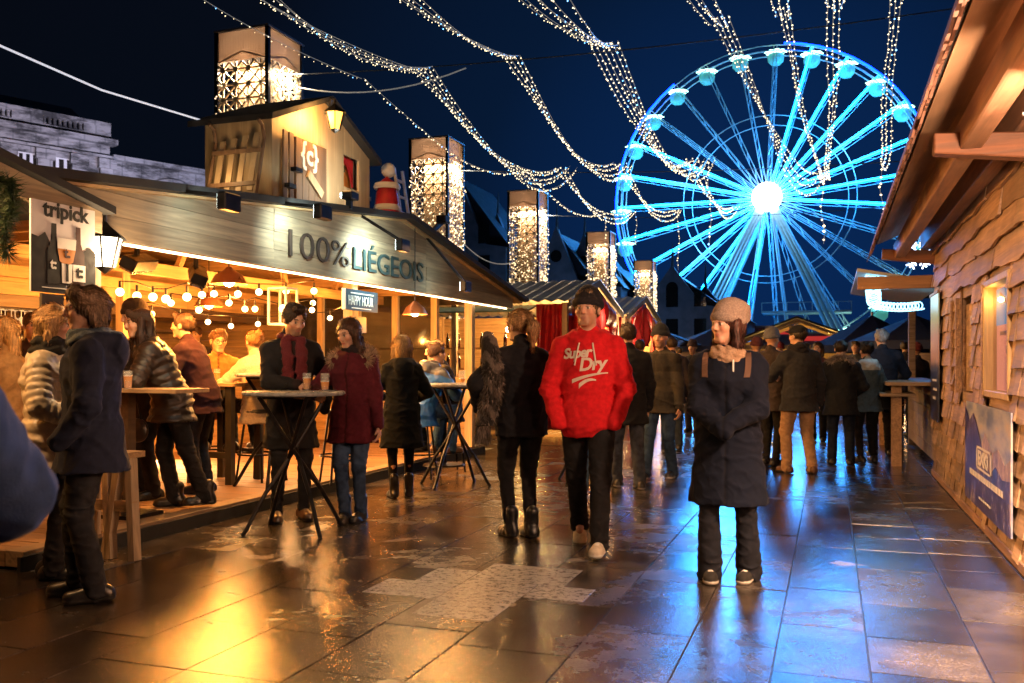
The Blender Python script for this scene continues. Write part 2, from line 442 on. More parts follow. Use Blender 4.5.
    for sx in (-1, 1):
        B.ell(hp(sx*.04, .058, -.02), (.022, .025, .022), .02, Hm)
        B.ell(hp(sx*.031, .1, .006), (.017, .017, .011), .012, Hm, cut=True)
        B.ell(hp(sx*.031, .0775, .006), (.014, .0125, .0125), .003, Hm)
        B.cap(hp(sx*.012, .093, .026), hp(sx*.045, .08, .027), .0085, .006, .012)
        B.ell(hp(sx*.079, -.008, -.005), (.011, .021, .032), .008, Hm)
    B.cap(hp(0, .09, .018), hp(0, .108, -.022), .009, .0125, .012)
    for sx in (-1, 1): B.ell(hp(sx*.011, .098, -.028), (.009, .01, .008), .008, Hm)
    B.cap(hp(-.017, .08, -.057), hp(.017, .08, -.057), .0065, .0065, .008); B.cap(hp(-.013, .079, -.068), hp(.013, .079, -.068), .007, .007, .008)
    B.cap(hp(-.02, .095, -.0628), hp(.02, .095, -.0628), .003, .003, .004, cut=True)
    sk = np.array(skin); hcol = np.array(hair[1]) if hair else sk*.4
    def bodycol(V):
        Q = (V - hc) @ Hm; C = np.tile(sk, (len(V), 1)).astype(float)
        def blend(wt, c):
            nonlocal C
            wt = np.clip(wt, 0, 1)[:, None]; C = C*(1 - wt) + np.array(c)*wt
        def el_(c, r): return 1.6*(1 - np.sqrt((((Q - np.array(c))/np.array(r))**2).sum(1)))
        for sx in (-1, 1): blend(el_((sx*.045, .075, -.025), (.03, .04, .03))*.6, sk*np.array([1.08, .8, .74]))
        blend(el_((0, .11, -.024), (.02, .03, .02))*.5, sk*np.array([1.08, .82, .76]))
        if beard:
            w_ = el_((0, .05, -.085), (.085, .085, .06))*1.6; w_ = np.where((Q[:, 2] > -.048) & (np.abs(Q[:, 0]) < .03), w_*.4, w_)
            blend(np.clip(w_, 0, 1)*beard[1], beard[0])
        lip = (.42, .13, .11) if fem else (.4, .17, .13)
        blend(el_((0, .09, -.0625), (.027, .02, .0125))*2.5, np.array(lip)*(sk[0]/.52))
        for sx in (-1, 1):
            e = el_((sx*.031, .09, .006), (.017, .016, .0085))*5; blend(e*.8, (.5, .45, .41))
            blend(el_((sx*.031, .09, .006), (.0075, .02, .009))*6, (.04, .025, .02))
            blend(el_((sx*.031, .09, .0155), (.019, .02, .004))*5, (.06, .035, .025) if fem else sk*.45)
            blend(el_((sx*.03, .086, .0315), (.022, .022, .006))*4*(.9), hcol*.6 + sk*.1)
        # neck and below tinted evenly
        return C
    base = sdf_obj(name, B, SKIN, None, bodycol, s)
    base.location = (xy[0], xy[1], z); base.rotation_euler = (0, 0, heading)
    tag(base, label, 'person', group)
    # ---- trousers
    if legs:
        st = legs.get('style', 'straight')
        th, k1, k2, cu = {'slim': (.094, .066, .06, .047), 'straight': (.1, .074, .068, .064), 'flare': (.094, .066, .062, .082), 'baggy': (.112, .086, .08, .076), 'tights': (.084, .058, .056, .04)}[st]
        zc = legs.get('top', .12)
        V_ = Vol(np.array([lo[0], lo[1], -.02]), np.array([hi[0], hi[1], pel + zc + .06]), h)
        V_.loft(P, T, [-.12, 0, .1, zc + .02], [.15*b, .17*b, .155*b, .15*b], [.12*b, .13*b, .115*b, .11*b], k=.02)
        ends = []
        for i in range(2):
            V_.cap(hips[i] + np.array([0, -.01, .02]), kn[i], th*b, k1*(b*.5 + .5), .03)
            e_ = an[i] + (kn[i] - an[i])*legs.get('cut', .0) + np.array([0, 0, legs.get('hem', -.03)]); ends.append(e_)
            V_.cap(kn[i], e_, k2*(b*.5 + .5), cu, .02)
        ank = np.array(ends)
        if st != 'tights':
            V_.noise(.011, 6, seed, ridge=True, st=(1, 1, 1.9), w=lambda Q: .45 + .9*np.exp(-((np.abs(Q[:, None, :] - ank[None]).sum(2).min(1))/.2)**2) + .4*np.exp(-((Q[:, 2] - kn[0][2])/.1)**2))
        lc = np.array(legs['col'], float)
        def lcol(V):
            C = np.tile(lc, (len(V), 1))
            if legs.get('fade'):
                for i in range(2):
                    mid = hips[i]*.45 + kn[i]*.55; d = np.exp(-(((V - mid)/np.array([.07, .12, .16]))**2).sum(1)); C = C*(1 + legs['fade']*d[:, None])
            return C
        sdf_obj('trousers' if st != 'tights' else 'tights', V_, MSET[legs.get('mat', 'denim')], base, lcol, s)
    # ---- shoes
    if shoes:
        for i in range(2):
            a = an[i]; fd = rz(fy[i]) @ np.array([0, 1, 0]); sd = np.array([fd[1], -fd[0], 0]); zf = a[2] - .09
            tilt = feet[i][5] if len(feet[i]) > 5 else 0
            V_ = Vol(a - .26, a + .26, min(h, .012)*.8)
            up = np.array([0, 0, 1.0]); fd2 = fd*math.cos(R(tilt)) - up*math.sin(R(tilt)); up2 = up*math.cos(R(tilt)) + fd*math.sin(R(tilt))
            def sp(u, v, w): return a - up2*.09 + fd2*u + sd*v + up2*w
            V_.cap(sp(-.055, 0, .035), sp(.12, 0, .03), .042, .046, .02, flat=(up2, 1.25)); V_.cap(sp(-.05, 0, .055), sp(-.01, 0, .075), .04, .042, .02)
            V_.cap(sp(.02, 0, .06), sp(.14, 0, .035), .036, .036, .02)
            if shoes.get('boot'): V_.cap(sp(-.02, 0, .07), sp(-.03, 0, shoes['boot']), .047, .05, .03); V_.noise(.003, 12, seed)
            # flat sole, slightly wider
            q = V_.sub(a - .2, a + .2, .02); sl, X, Y, Z = q; base0 = a - up2*.09
            hz = (X - base0[0])*up2[0] + (Y - base0[1])*up2[1] + (Z - base0[2])*up2[2]
            V_.v[sl] = np.where(hz < shoes.get('solez', .026), V_.v[sl] - .005, V_.v[sl]); V_.v[sl] = np.maximum(V_.v[sl], .002 - hz)
            uc, sc = np.array(shoes['col'], float), np.array(shoes.get('sole', (.02, .02, .02)), float)
            def scol(V):
                hz = (V - base0) @ up2; C = np.tile(uc, (len(V), 1)); C[hz < shoes.get('solez', .026)] = sc
                if shoes.get('stripe'):
                    u = (V - base0) @ fd2; m = (np.abs(np.sin((u + hz*.5)*70)) > .8) & (hz > .03) & (hz < .07) & (u > -.01) & (u < .08); C[m] = shoes['stripe']
                if shoes.get('lace'):
                    u = (V - base0) @ fd2; v = np.abs((V - base0) @ sd); m = (v < .016) & (u > .03) & (u < .11) & (hz > .05); C[m] = shoes['lace']
                return C
            sdf_obj('boot' if shoes.get('boot') else 'shoe', V_, MSET[shoes.get('mat', 'leather')], base, scol, s)
    # ---- coat / jacket / jumper
    if coat:
        t = coat.get('thick', .02); ext = coat.get('len', .12); flare = coat.get('flare', .03)
        V_ = Vol(np.minimum(lo, P - .35), np.maximum(hi, P + .35), h); V_n = V_
        q = coat.get('quilt'); qm = (lambda px_, py_, pu: .011*np.abs(np.sin(pu*math.pi/q)).astype(np.float32)) if q else None
        bust = .02 if fem else 0
        V_.loft(P, T, [-.1, 0, .12, .25, .34, .42, .475, .53], [x + t for x in (.16*b, .165*b, (.142 if fem else .155)*b, .158*b*fw, .172*b*fw, .155*b*fw, .105*b, .062)],
                [x + t for x in (.118*b, .125*b, .108*b, .118*b, .122*b + bust, .108*b, .09, .06)], ys=[0, 0, 0, 0, bust*.4, 0, -.005, -.01], k=.02, mod=qm)
        for i in range(2): V_.cap(tp(0, -.012, .5), sho[i] + T @ np.array([0, 0, .012]), .05 + t*.6, .05*b + t*.6, .03)
        if ext > .02:
            fr = coat.get('swing', 0.0)
            V_.loft(P + np.array([0, 0, 0]), np.eye(3), [-ext - .1 if ext > .0 else -.1, -.1, .06], [.175*b + t + flare, .168*b + t, .15*b + t], [.135*b + t + flare, .13*b + t, .112*b + t], ys=[fr, 0, 0], k=.03, mod=qm)
        sl_ = coat.get('sleeve', 1.0); nq = 6
        qs = (lambda tt: .009*np.abs(np.sin(tt*math.pi*nq))) if q else None
        for i in range(2):
            V_.cap(sho[i]*.97 + neck*.03 + np.array([0, 0, -.012]), el[i], (.056*b + t*.8)*sl_, (.046*b + t*.7)*sl_, .035, mod=qs)
            we = el[i] + (wr[i] - el[i])*coat.get('arm', 1.0); V_.cap(el[i], we, (.045*b + t*.7)*sl_, (.032*b + t*.6)*sl_, .02, mod=qs)
            if coat.get('cuff'): V_.cap(we - (we - el[i])*.12, we + (we - el[i])*.02, .036*b + t*.6, .034 + t*.6, .006)
        if coat.get('collar', 1):
            c0 = neck + T @ np.array([0, 0, .0]); V_.cap(c0 + T @ np.array([0, .0, -.03]), c0 + T @ np.array([0, -.005, .05 + .03*(coat.get('collar', 1) - 1)]), .075, .07, .015)
        if coat.get('hood'):
            for k_ in range(9):
                a0 = math.pi*(.06 + .11*k_); p_ = tp(.105*math.cos(a0)*b, -.02 - .085*math.sin(a0), .5 + .015*math.sin(a0)); 
                V_.ell(p_, (.046, .046, .05), .03)
            V_.ell(tp(0, -.14, .45), (.105, .055, .1), .04)
            for sx in (-1, 1): V_.cap(tp(sx*.1, .03, .5), tp(sx*.03, .1, .43), .036, .022, .02)
        V_.noise(coat.get('fold', .0075), coat.get('ff', 3.6), seed + 3, st=(1, 1, coat.get('st', 1.5)), ridge=True); V_.noise(.004, 9, seed + 4, ridge=True)
        elb = np.array(el); V_.noise(.009, 11, seed + 5, ridge=True, st=(.7, .7, 1.6), w=lambda Q: np.exp(-((np.linalg.norm(Q[:, None] - elb[None], axis=2).min(1))/.1)**2))
        front = coat.get('zip')
        if front is not None:
            band = np.argwhere(np.abs(V_.v) < .03); Q = (V_.lo + band*V_.h - P) @ T
            g = .007*np.exp(-(Q[:, 0]/.012)**2)*(Q[:, 1] > 0); V_.v[tuple(band.T)] += g.astype(np.float32)
        if coat.get('gather'):
            zz = P[2] - ext - .06; q_ = np.argwhere(np.abs(V_.v) < .05); zq = V_.lo[2] + q_[:, 2]*V_.h; V_.v[tuple(q_.T)] += (.03*np.clip((zz + .05 - zq)/.08, 0, 1)).astype(np.float32)
        cc = np.array(coat['col'], float)
        def ccol(V):
            C = np.tile(cc, (len(V), 1)); Q = (V - P) @ T
            if front is not None: C[(np.abs(Q[:, 0]) < .006) & (Q[:, 1] > 0)] = front
            if coat.get('hoodcol') is not None:
                m = (Q[:, 1] < .02) & (Q[:, 2] > .41) & (np.abs(Q[:, 0]) < .16) & (Q[:, 1] < -.03); C[m] = coat['hoodcol']
            if coat.get('panel') is not None:
                w_, c_ = coat['panel']; m = (np.abs(Q[:, 0]) < w_*(.6 + .9*np.clip(Q[:, 2], 0, .5))) & (Q[:, 1] > .03) & (Q[:, 2] > -.02); C[m] = c_
            if coat.get('yoke') is not None:
                m = Q[:, 2] > coat['yoke'][0]; C[m] = coat['yoke'][1]
            for st_ in coat.get('bands', ()):   # (u0, u1, colour)
                m = (Q[:, 2] > st_[0]) & (Q[:, 2] < st_[1]); C[m] = st_[2]
            return C
        co = sdf_obj(coat.get('name', 'coat'), V_, MSET[coat.get('mat', 'cloth')], base, ccol, s)
        # hem trim of buttons down the front
        if coat.get('buttons'):
            mb = MB(); bv = BVHTree.FromPolygons([v.co for v in co.data.vertices], [p.vertices for p in co.data.polygons])
            for k_ in range(coat['buttons']):
                o_ = tp(coat.get('bx', .035), .5, .36 - k_*.1)*s; hit = bv.ray_cast(Vector(o_), Vector(T @ np.array([0, -1.0, 0])))
                if hit[0]: mb.ball(hit[0], .012, 8, 5)
            if mb.v: 
                o_ = mb.build('button', plain('horn button %s' % seed, (.03, .025, .02), .3, bmp=0)); o_.parent = base
    # ---- hair
    if hair:
        st, hcl = hair[0], hair[1]; bl = 1.0
        V_ = Vol(np.minimum(hc, neck) - .26, hc + .2, min(h, .013)*.8)
        V_.ell(hp(0, -.02, .04), (.089, .108, .095), .02, Hm)
        face = (hp(0, .115, -.02), (.07, .07, .09)) if st != 'short' else (hp(0, .118, -.03), (.078, .075, .1))
        V_.ell(face[0], face[1], .02, Hm, cut=True)
        if st == 'short':
            V_.ell(hp(0, .02, -.12), (.14, .13, .1), .015, Hm, cut=True)
            V_.cap(hp(-.03, .06, .115), hp(.035, .065, .115), .022, .022, .03)
        elif st == 'long':
            for sx in (-1, 1):
                V_.cap(hp(sx*.078, -.0, .02), hp(sx*.082, .0, -.12), .032, .034, .03); V_.cap(hp(sx*.082, .0, -.12), hp(sx*.09, .03, -.27), .034, .022, .02)
            V_.cap(hp(0, -.075, 0), hp(0, -.1, -.24), .07, .05, .03, flat=(Hm @ np.array([0, 1, 0]), 1.3))
        elif st == 'bob':
            for sx in (-1, 1): V_.cap(hp(sx*.075, -.01, .01), hp(sx*.078, -.01, -.11), .034, .03, .03)
            V_.cap(hp(0, -.065, 0), hp(0, -.06, -.12), .08, .07, .03)
        elif st == 'mid':
            for sx in (-1, 1): V_.cap(hp(sx*.072, -.015, .0), hp(sx*.07, -.025, -.075), .028, .02, .03)
            V_.cap(hp(0, -.06, 0), hp(0, -.06, -.11), .075, .05, .03)
            V_.cap(hp(-.05, .05, .1), hp(.05, .05, .1), .035, .035, .03)
        elif st == 'pony':
            V_.ell(hp(0, .03, -.13), (.14, .12, .085), .015, Hm, cut=True)
            V_.ell(hp(0, -.118, .055), (.022, .022, .022), .01, Hm); V_.cap(hp(0, -.125, .055), hp(0, -.175, -.01), .03, .045, .015); V_.cap(hp(0, -.175, -.01), hp(0, -.165, -.17), .045, .018, .015)
        elif st == 'bun':
            V_.ell(hp(0, .03, -.13), (.14, .12, .085), .015, Hm, cut=True); V_.ell(hp(0, -.11, .09), (.045, .045, .042), .01, Hm)
        # strand grooves
        bd = np.argwhere(np.abs(V_.v) < .02); Q = (V_.lo + bd*V_.h - hc) @ Hm; an_ = np.arctan2(Q[:, 0], Q[:, 1] + .02)
        V_.v[tuple(bd.T)] += (.0022*np.sin(an_*26 + 5*Q[:, 2]/.1 + 2*np.sin(Q[:, 2]*60)) + .002*np.sin(an_*53 + Q[:, 2]*30)).astype(np.float32)
        V_.noise(.005, 9, seed + 9)
        hc3 = np.array(hcl, float)
        def hcol_(V):
            Q = (V - hc) @ Hm; a_ = np.arctan2(Q[:, 0], Q[:, 1] + .02); r = .5 + .5*np.sin(a_*31 + Q[:, 2]*25); return hc3[None]*(0.7 + .7*r[:, None])
        ho = sdf_obj('hair', V_, HAIR, base, hcol_, s)
        if h < .0125:
            me = ho.data; nv = len(me.vertices); co = np.empty(nv*3, np.float32); me.vertices.foreach_get('co', co); co = co.reshape(-1, 3)/s
            no = np.empty(nv*3, np.float32); me.vertices.foreach_get('normal', no); no = no.reshape(-1, 3); r_ = np.random.RandomState(seed)
            ns = 2600 if h < .0105 else 1400; ii = r_.randint(0, nv, ns); p0 = co[ii]; nn = no[ii]; back = Hm @ np.array([0, -1.0, 0])
            up_ = ((p0 - hc) @ Hm)[:, 2:3]; fl = np.where(up_ > .02, back*.9 + np.array([0, 0, -.35]), np.array([0, 0, -1.0]) + back*.1)
            if st in ('pony', 'bun'): fl = np.where(up_ > -.14, (hp(0, -.125, .055) - p0)/np.maximum(np.linalg.norm(hp(0, -.125, .055) - p0, axis=1), .02)[:, None], np.array([0, 0, -1.0]))
            fl = fl - nn*(fl*nn).sum(1)[:, None]; fl /= np.maximum(np.linalg.norm(fl, axis=1), 1e-4)[:, None]; fl = fl + r_.normal(size=fl.shape)*.1 + nn*r_.uniform(0, .1, (ns, 1)); keep = (up_[:, 0] < (-.005 if hat else 9)).astype(float)[:, None]
            ln_ = r_.uniform(.02, .05, (ns, 1))*(1.0 if st != 'short' else .55)*keep; sd = np.cross(fl, nn); sd /= np.maximum(np.linalg.norm(sd, axis=1), 1e-4)[:, None]
            A0 = p0 + nn*.0012 - sd*.0016; A1 = p0 + nn*.0012 + sd*.0016; M0 = p0 + nn*.004 + fl*ln_*.55; E0 = p0 + fl*ln_ + nn*.001
            Vs = np.stack([A0, A1, M0 + sd*.0012, E0, M0 - sd*.0012], 1).reshape(-1, 3); Fs = (np.arange(ns)*5)[:, None] + np.arange(5)[None]
            m2 = quick_mesh('strands', Vs*s, Fs); cc_ = hc3[None]*r_.uniform(.5, 1.7, (ns, 1)); cc_ = np.repeat(cc_, 5, 0); at_ = m2.attributes.new('Col', 'FLOAT_COLOR', 'POINT')
            if len(m2.vertices) == len(Vs): at_.data.foreach_set('color', np.concatenate([cc_, np.ones((len(Vs), 1))], 1).astype(np.float32).ravel())
            m2.materials.append(HAIR); o2 = bpy.data.objects.new('loose_strands', m2); COL.objects.link(o2); o2.parent = ho
    # ---- hat
    if hat:
        V_ = Vol(hc - .26, hc + .26, min(h, .012)*.8); hk = hat['kind']; hcl = np.array(hat['col'], float)
        if hk == 'beanie':
            sl_ = hat.get('slouch', 0)
            rb_ = lambda x, y, zz: .002*np.sin(np.arctan2(x, y)*38)
            V_.ell(hp(0, -.018, .078), (.092, .112, .098), .02, Hm, plane=lambda x, y, zz: -(zz + .035 - .12*y), mod=rb_)
            if sl_: V_.ell(hp(0, -.075, .11), (.088, .1, .075), .05, Hm); V_.ell(hp(0, -.13, .07), (.06, .06, .055), .04, Hm)
            for k_ in range(28):
                a0 = 6.283*k_/28; V_.ell(hp(.089*math.sin(a0), -.016 + .107*math.cos(a0), .04 + .012*math.cos(a0)), (.018, .018, .026), .012, Hm)
        elif hk == 'cap':
            V_.ell(hp(0, -.012, .058), (.095, .115, .082), .02, Hm, plane=lambda x, y, zz: -(zz + .02)); V_.cap(hp(-.04, .11, .06), hp(.04, .11, .06), .03, .03, .02, flat=(Hm @ np.array([0, 0, 1]), 3.0))
        elif hk == 'band':
            for k_ in range(32):
                a0 = 6.283*k_/32; V_.ell(hp(.083*math.sin(a0), -.014 + .105*math.cos(a0), .055 + .03*math.cos(a0)), (.014, .014, .03), .012, Hm)
        V_.noise(.004, 8, seed + 21)
        sdf_obj({'beanie': 'beanie', 'cap': 'cap', 'band': 'headband'}[hk], V_, KNIT, base, hcl, s)
    # ---- scarf
    if scarf:
        nk = neck; V_ = Vol(nk - .6, nk + .3, h)
        for lp, (rr_, zz_, th_) in enumerate(scarf.get('loops', ((.085, .045, .036), (.095, .0, .04)))):
            for k_ in range(24):
                a0 = 6.283*k_/24; p_ = tp(rr_*math.sin(a0), rr_*.9*math.cos(a0) + .005 + scarf.get('fwd', 0)*(math.cos(a0) > 0), .52 + zz_ + .012*math.sin(a0 + lp*2)); V_.ell(p_, (th_, th_, th_*.9), .02)
        for tl in scarf.get('tails', ()):
            pts = [tp(*p) for p in tl]
            for a0, b0 in zip(pts, pts[1:]): V_.cap(a0, b0, scarf.get('tw', .045), scarf.get('tw', .045), .02, flat=(T @ np.array([0, 1, 0]), 2.2))
        V_.noise(.006, 13, seed + 31, st=(1, 1, 1.5))
        sc_ = np.array(scarf['col'], float); c2 = np.array(scarf.get('col2', scarf['col']), float)
        def scl(V):
            k_ = (.5 + .5*np.sin(V[:, 0]*90 + V[:, 2]*40) > .55)[:, None]; return np.where(k_, c2, sc_)
        sdf_obj('scarf', V_, KNIT, base, scl, s)
    # ---- spectacles
    if specs:
        mb = MB()
        for sx in (-1, 1):
            mb.tube([hp(sx*.032 + .021*math.cos(a0), .104, .006 + .017*math.sin(a0))*s for a0 in [6.283*k_/14 for k_ in range(15)]], .0022, 5, False); mb.tube([hp(sx*.053, .102, .008)*s, hp(sx*.078, .0, .01)*s], .002, 5)
        mb.tube([hp(-.011, .107, .008)*s, hp(.011, .107, .008)*s], .002, 5); o_ = mb.build('spectacles', plain('dark frames', (.01, .01, .01), .3, bmp=0)); o_.parent = base
    # ---- fur trim
    if fur:
        mb = MB(); r_ = random.Random(seed); c_ = fur['col']; V0, C0 = [], []
        nb = fur.get('n', 1600); up = fur.get('up', .03)
        for k_ in range(nb):
            a0 = math.pi*(r_.uniform(*fur.get('arc', (-.12, 1.12)))); b0 = r_.uniform(0, 6.283)
            cen = tp(.15*math.cos(a0)*b, .03 - .165*math.sin(a0), .5 + up*1.3*math.sin(a0) - .03*(1 - math.sin(a0))); ou = T @ np.array([math.cos(a0), -math.sin(a0), 0]); dr = ou*math.cos(b0) + np.array([0, 0, 1])*math.sin(b0)
            p0 = cen + dr*.025; p1 = cen + dr*r_.uniform(.055, .095) + np.array([r_.uniform(-1, 1) for _ in range(3)])*.018 + np.array([0, 0, -.01])
            tn = np.cross(dr, np.array([r_.uniform(-1, 1) for _ in range(3)])); tn = tn/np.linalg.norm(tn)*.0045
            i0 = len(V0); V0 += [p0 - tn, p0 + tn, p1]; sh = r_.uniform(.6, 1.5); C0 += [np.array(c_)*sh*.7]*2 + [np.array(c_)*sh]
        Vf = np.array(V0, np.float32); Ff = np.arange(len(V0)).reshape(-1, 3)
        me = quick_mesh('fur_trim', Vf*s, Ff); at_ = me.attributes.new('Col', 'FLOAT_COLOR', 'POINT'); at_.data.foreach_set('color', np.concatenate([np.array(C0), np.ones((len(V0), 1))], 1).astype(np.float32).ravel())
        me.materials.append(FUR); o_ = bpy.data.objects.new('fur_trim', me); COL.objects.link(o_); o_.parent = base
    bpy.context.view_layer.update() if False else None
    base['joints'] = 0; del base['joints']
    return base, dict(P=P, T=T, s=s, tp=tp, hp=hp, wr=wr, el=el, sho=sho, M=Matrix.Translation((xy[0], xy[1], z)) @ Matrix.Rotation(heading, 4, 'Z'))
# ================================================================ materials of the place
def ground_mat():
    m, nt, b, o = mat('wet stone paving'); v = coords(nt); g = N(nt, 'NewGeometry'); rpi = g.outputs['Random Per Island']
    base = ramp(nt, [(0, (.022, .017, .015)), (.35, (.034, .027, .023)), (.7, (.046, .038, .033)), (1, (.066, .058, .052))], rpi)
    n = N(nt, 'TexNoise', Scale=2.6, Detail=10.0, Roughness=.65); L(nt, v, n.inputs['Vector']); r = ramp(nt, [(.32, .28), (.5, .85), (.72, 1.9)], n.outputs[0])
    mx = N(nt, 'MixRGB', blend_type='MULTIPLY'); mx.inputs[0].default_value = 1; L(nt, base.outputs[0], mx.inputs[1]); L(nt, r.outputs[0], mx.inputs[2])
    sp = N(nt, 'TexNoise', Scale=85.0, Detail=3.0); L(nt, v, sp.inputs['Vector']); spr = ramp(nt, [(.35, .45), (.7, 1.7)], sp.outputs[0])
    mx2 = N(nt, 'MixRGB', blend_type='MULTIPLY'); mx2.inputs[0].default_value = 1; L(nt, mx.outputs[0], mx2.inputs[1]); L(nt, spr.outputs[0], mx2.inputs[2])
    st = N(nt, 'TexNoise', Scale=1.5, Detail=7.0, Roughness=.55); st.inputs['Distortion'].default_value = .6; L(nt, coords(nt, rot=(0, 0, .5)), st.inputs['Vector'])
    stm = ramp(nt, [(.655, 0.0), (.69, .6)], st.outputs[0])
    mx3 = N(nt, 'MixRGB'); L(nt, stm.outputs[0], mx3.inputs[0]); L(nt, mx2.outputs[0], mx3.inputs[1]); mx3.inputs[2].default_value = (.36, .3, .24, 1)
    L(nt, mx3.outputs[0], b.inputs['Base Color'])
    w = N(nt, 'TexNoise', Scale=.75, Detail=7.0, Roughness=.68); w.inputs['Distortion'].default_value = .5; L(nt, v, w.inputs['Vector'])
    w2 = N(nt, 'TexNoise', Scale=6.5, Detail=8.0, Roughness=.7); L(nt, v, w2.inputs['Vector'])
    ad = N(nt, 'Math', operation='MULTIPLY_ADD'); L(nt, rpi, ad.inputs[0]); ad.inputs[1].default_value = .16; L(nt, w.outputs[0], ad.inputs[2])
    ad2 = N(nt, 'Math', operation='MULTIPLY_ADD'); L(nt, w2.outputs[0], ad2.inputs[0]); ad2.inputs[1].default_value = .55; L(nt, ad.outputs[0], ad2.inputs[2])
    rr = ramp(nt, [(.6, .07), (.78, .13), (.92, .21), (1.02, .36)], ad2.outputs[0]); L(nt, rr.outputs[0], b.inputs['Roughness'])
    b.inputs['Specular IOR Level'].default_value = .62
    gq = N(nt, 'TexNoise', Scale=70.0, Detail=6.0, Roughness=.72); L(nt, v, gq.inputs['Vector'])
    u = N(nt, 'TexNoise', Scale=3.2, Detail=4.0); L(nt, v, u.inputs['Vector'])
    b1 = N(nt, 'Bump', Strength=.42, Distance=.0034); L(nt, gq.outputs[0], b1.inputs['Height'])
    b2 = N(nt, 'Bump', Strength=.2, Distance=.012); L(nt, u.outputs[0], b2.inputs['Height']); L(nt, b1.outputs[0], b2.inputs['Normal'])
    L(nt, b2.outputs[0], b.inputs['Normal'])
    return m
def slab_mat():
    m, nt, b, o = mat('pale repaired slabs'); v = coords(nt)
    n = N(nt, 'TexNoise', Scale=22.0, Detail=12.0, Roughness=.78); L(nt, v, n.inputs['Vector'])
    r = ramp(nt, [(.32, (.04, .04, .043)), (.48, (.2, .205, .215)), (.68, (.44, .45, .47))], n.outputs[0]); L(nt, r.outputs[0], b.inputs['Base Color'])
    rr = ramp(nt, [(.35, .14), (.65, .5)], n.outputs[0]); L(nt, rr.outputs[0], b.inputs['Roughness'])
    n2 = N(nt, 'TexNoise', Scale=60.0, Detail=4.0); L(nt, v, n2.inputs['Vector']); bump(nt, b, n2.outputs[0], .7, .006); return m
def stone_mat():
    m, nt, b, o = mat('weathered facade stone'); v = coords(nt, rot=(R(90), 0, R(90)))
    br = N(nt, 'TexBrick', Scale=1.0); L(nt, v, br.inputs['Vector']); br.inputs['Brick Width'].default_value = .8; br.inputs['Row Height'].default_value = .34; br.inputs['Mortar Size'].default_value = .014
    br.inputs['Color1'].default_value = (.33, .31, .29, 1); br.inputs['Color2'].default_value = (.4, .38, .36, 1); br.inputs['Mortar'].default_value = (.25, .24, .23, 1)
    n = N(nt, 'TexNoise', Scale=1.6, Detail=8.0, Roughness=.7); L(nt, coords(nt, (.5, .5, 1.6)), n.inputs['Vector']); r = ramp(nt, [(.4, .16), (.56, 1.0)], n.outputs[0])
    mx = N(nt, 'MixRGB', blend_type='MULTIPLY'); mx.inputs[0].default_value = 1; L(nt, br.outputs['Color'], mx.inputs[1]); L(nt, r.outputs[0], mx.inputs[2]); L(nt, mx.outputs[0], b.inputs['Base Color'])
    b.inputs['Roughness'].default_value = .85; bump(nt, b, br.outputs['Fac'], -.4, .02); return m
PAVE = ground_mat()
W_DECK = wood('deck boards', (.3, .17, .09), 'x', .5, .4)
W_DECKY = wood('deck edge boards', (.3, .2, .12), 'y', .5, .4)
W_FASC = wood('grey fascia boards', (.33, .255, .17), 'y', .7, .55)
W_PINE = wood('pine boards', (.55, .36, .18), 'y', .6, .6)
W_PINEX = wood('pine boards crosswise', (.5, .32, .16), 'x', .6, .55)
W_PINEZ = wood('pine posts', (.52, .38, .24), 'z', .6, .6)
W_DARKX = wood('dark bar wood', (.1, .06, .035), 'y', .5, .5)
W_RED = wood('red cedar shingle', (.55, .36, .23), 'y', .7, .55, wear=.35)
W_RAFT = wood('stained rafters', (.42, .24, .15), 'y', .6, .5)
W_RAFTX = wood('stained brackets', (.25, .11, .06), 'x', .6, .5)
W_GREY = wood('weathered booth boards', (.36, .27, .2), 'x', .7, .5)
W_PLY = wood('plywood', (.5, .37, .22), 'z', .6, .75, grain=.5)
W_DOOR = wood('brown plank door', (.2, .12, .07), 'z', .6, .6)
FELT = plain('roofing felt', (.018, .018, .02), .85, 0, .4, 8, .4)
BLACK = plain('black metal', (.014, .014, .016), .4, .6, .3, 12, .05)
DARKW = plain('dark painted wood', (.02, .018, .017), .5)
STEEL = plain('steel', (.4, .4, .42), .3, 1.0, .2, 10, .05)
GALV = plain('galvanised sheet', (.34, .35, .36), .42, .7, .25, 3, .05)
ZINC = plain('white painted steel', (.55, .57, .6), .45, .2, .12, 5, .03)
WHITE = plain('white paint', (.72, .7, .66), .5, 0, .1)
INK = plain('dark brown lettering', (.035, .022, .016), .6)
RUBBER = plain('rubber', (.01, .01, .01), .8)
REDCLOTH = plain('red tarpaulin', (.42, .015, .02), .5, 0, .3, 9, .3)
NAVYCLOTH = plain('navy canvas', (.01, .02, .09), .7, 0, .3, 6, .2)
TABLETOP = plain('grey table laminate', (.22, .24, .26), .28, 0, .15, 20, .02)
COPPER = plain('copper enamel', (.24, .1, .05), .35, .7, .2, 9, .05)
GLASS_W = glassy('dark window glass', (.03, .025, .02), .06, .7)
BEER = glassy('amber beer', (.75, .3, .04), .1, .85)
GLASS_C = glassy('clear glass', (.7, .75, .75), .04, .16)
BOTTLE = plain('bottle glass', (.03, .012, .006), .1, 0, .3, 5, 0)
STONE = stone_mat()
SLATE = plain('slate roof', (.02, .022, .028), .6, 0, .4, 2, .3)
BULB = emis('filament bulb', (1, .6, .2), 12, False)
BULBH = emis('hot filament bulb', (1, .7, .35), 40, False)
FAIRY = emis('warm fairy light', (1, .78, .46), 3.0, False)
FAIRYC = emis('cold fairy light', (.15, .45, 1), 6, False)
FAIRYW = emis('tower fairy light', (1, .7, .38), 2.8, False)
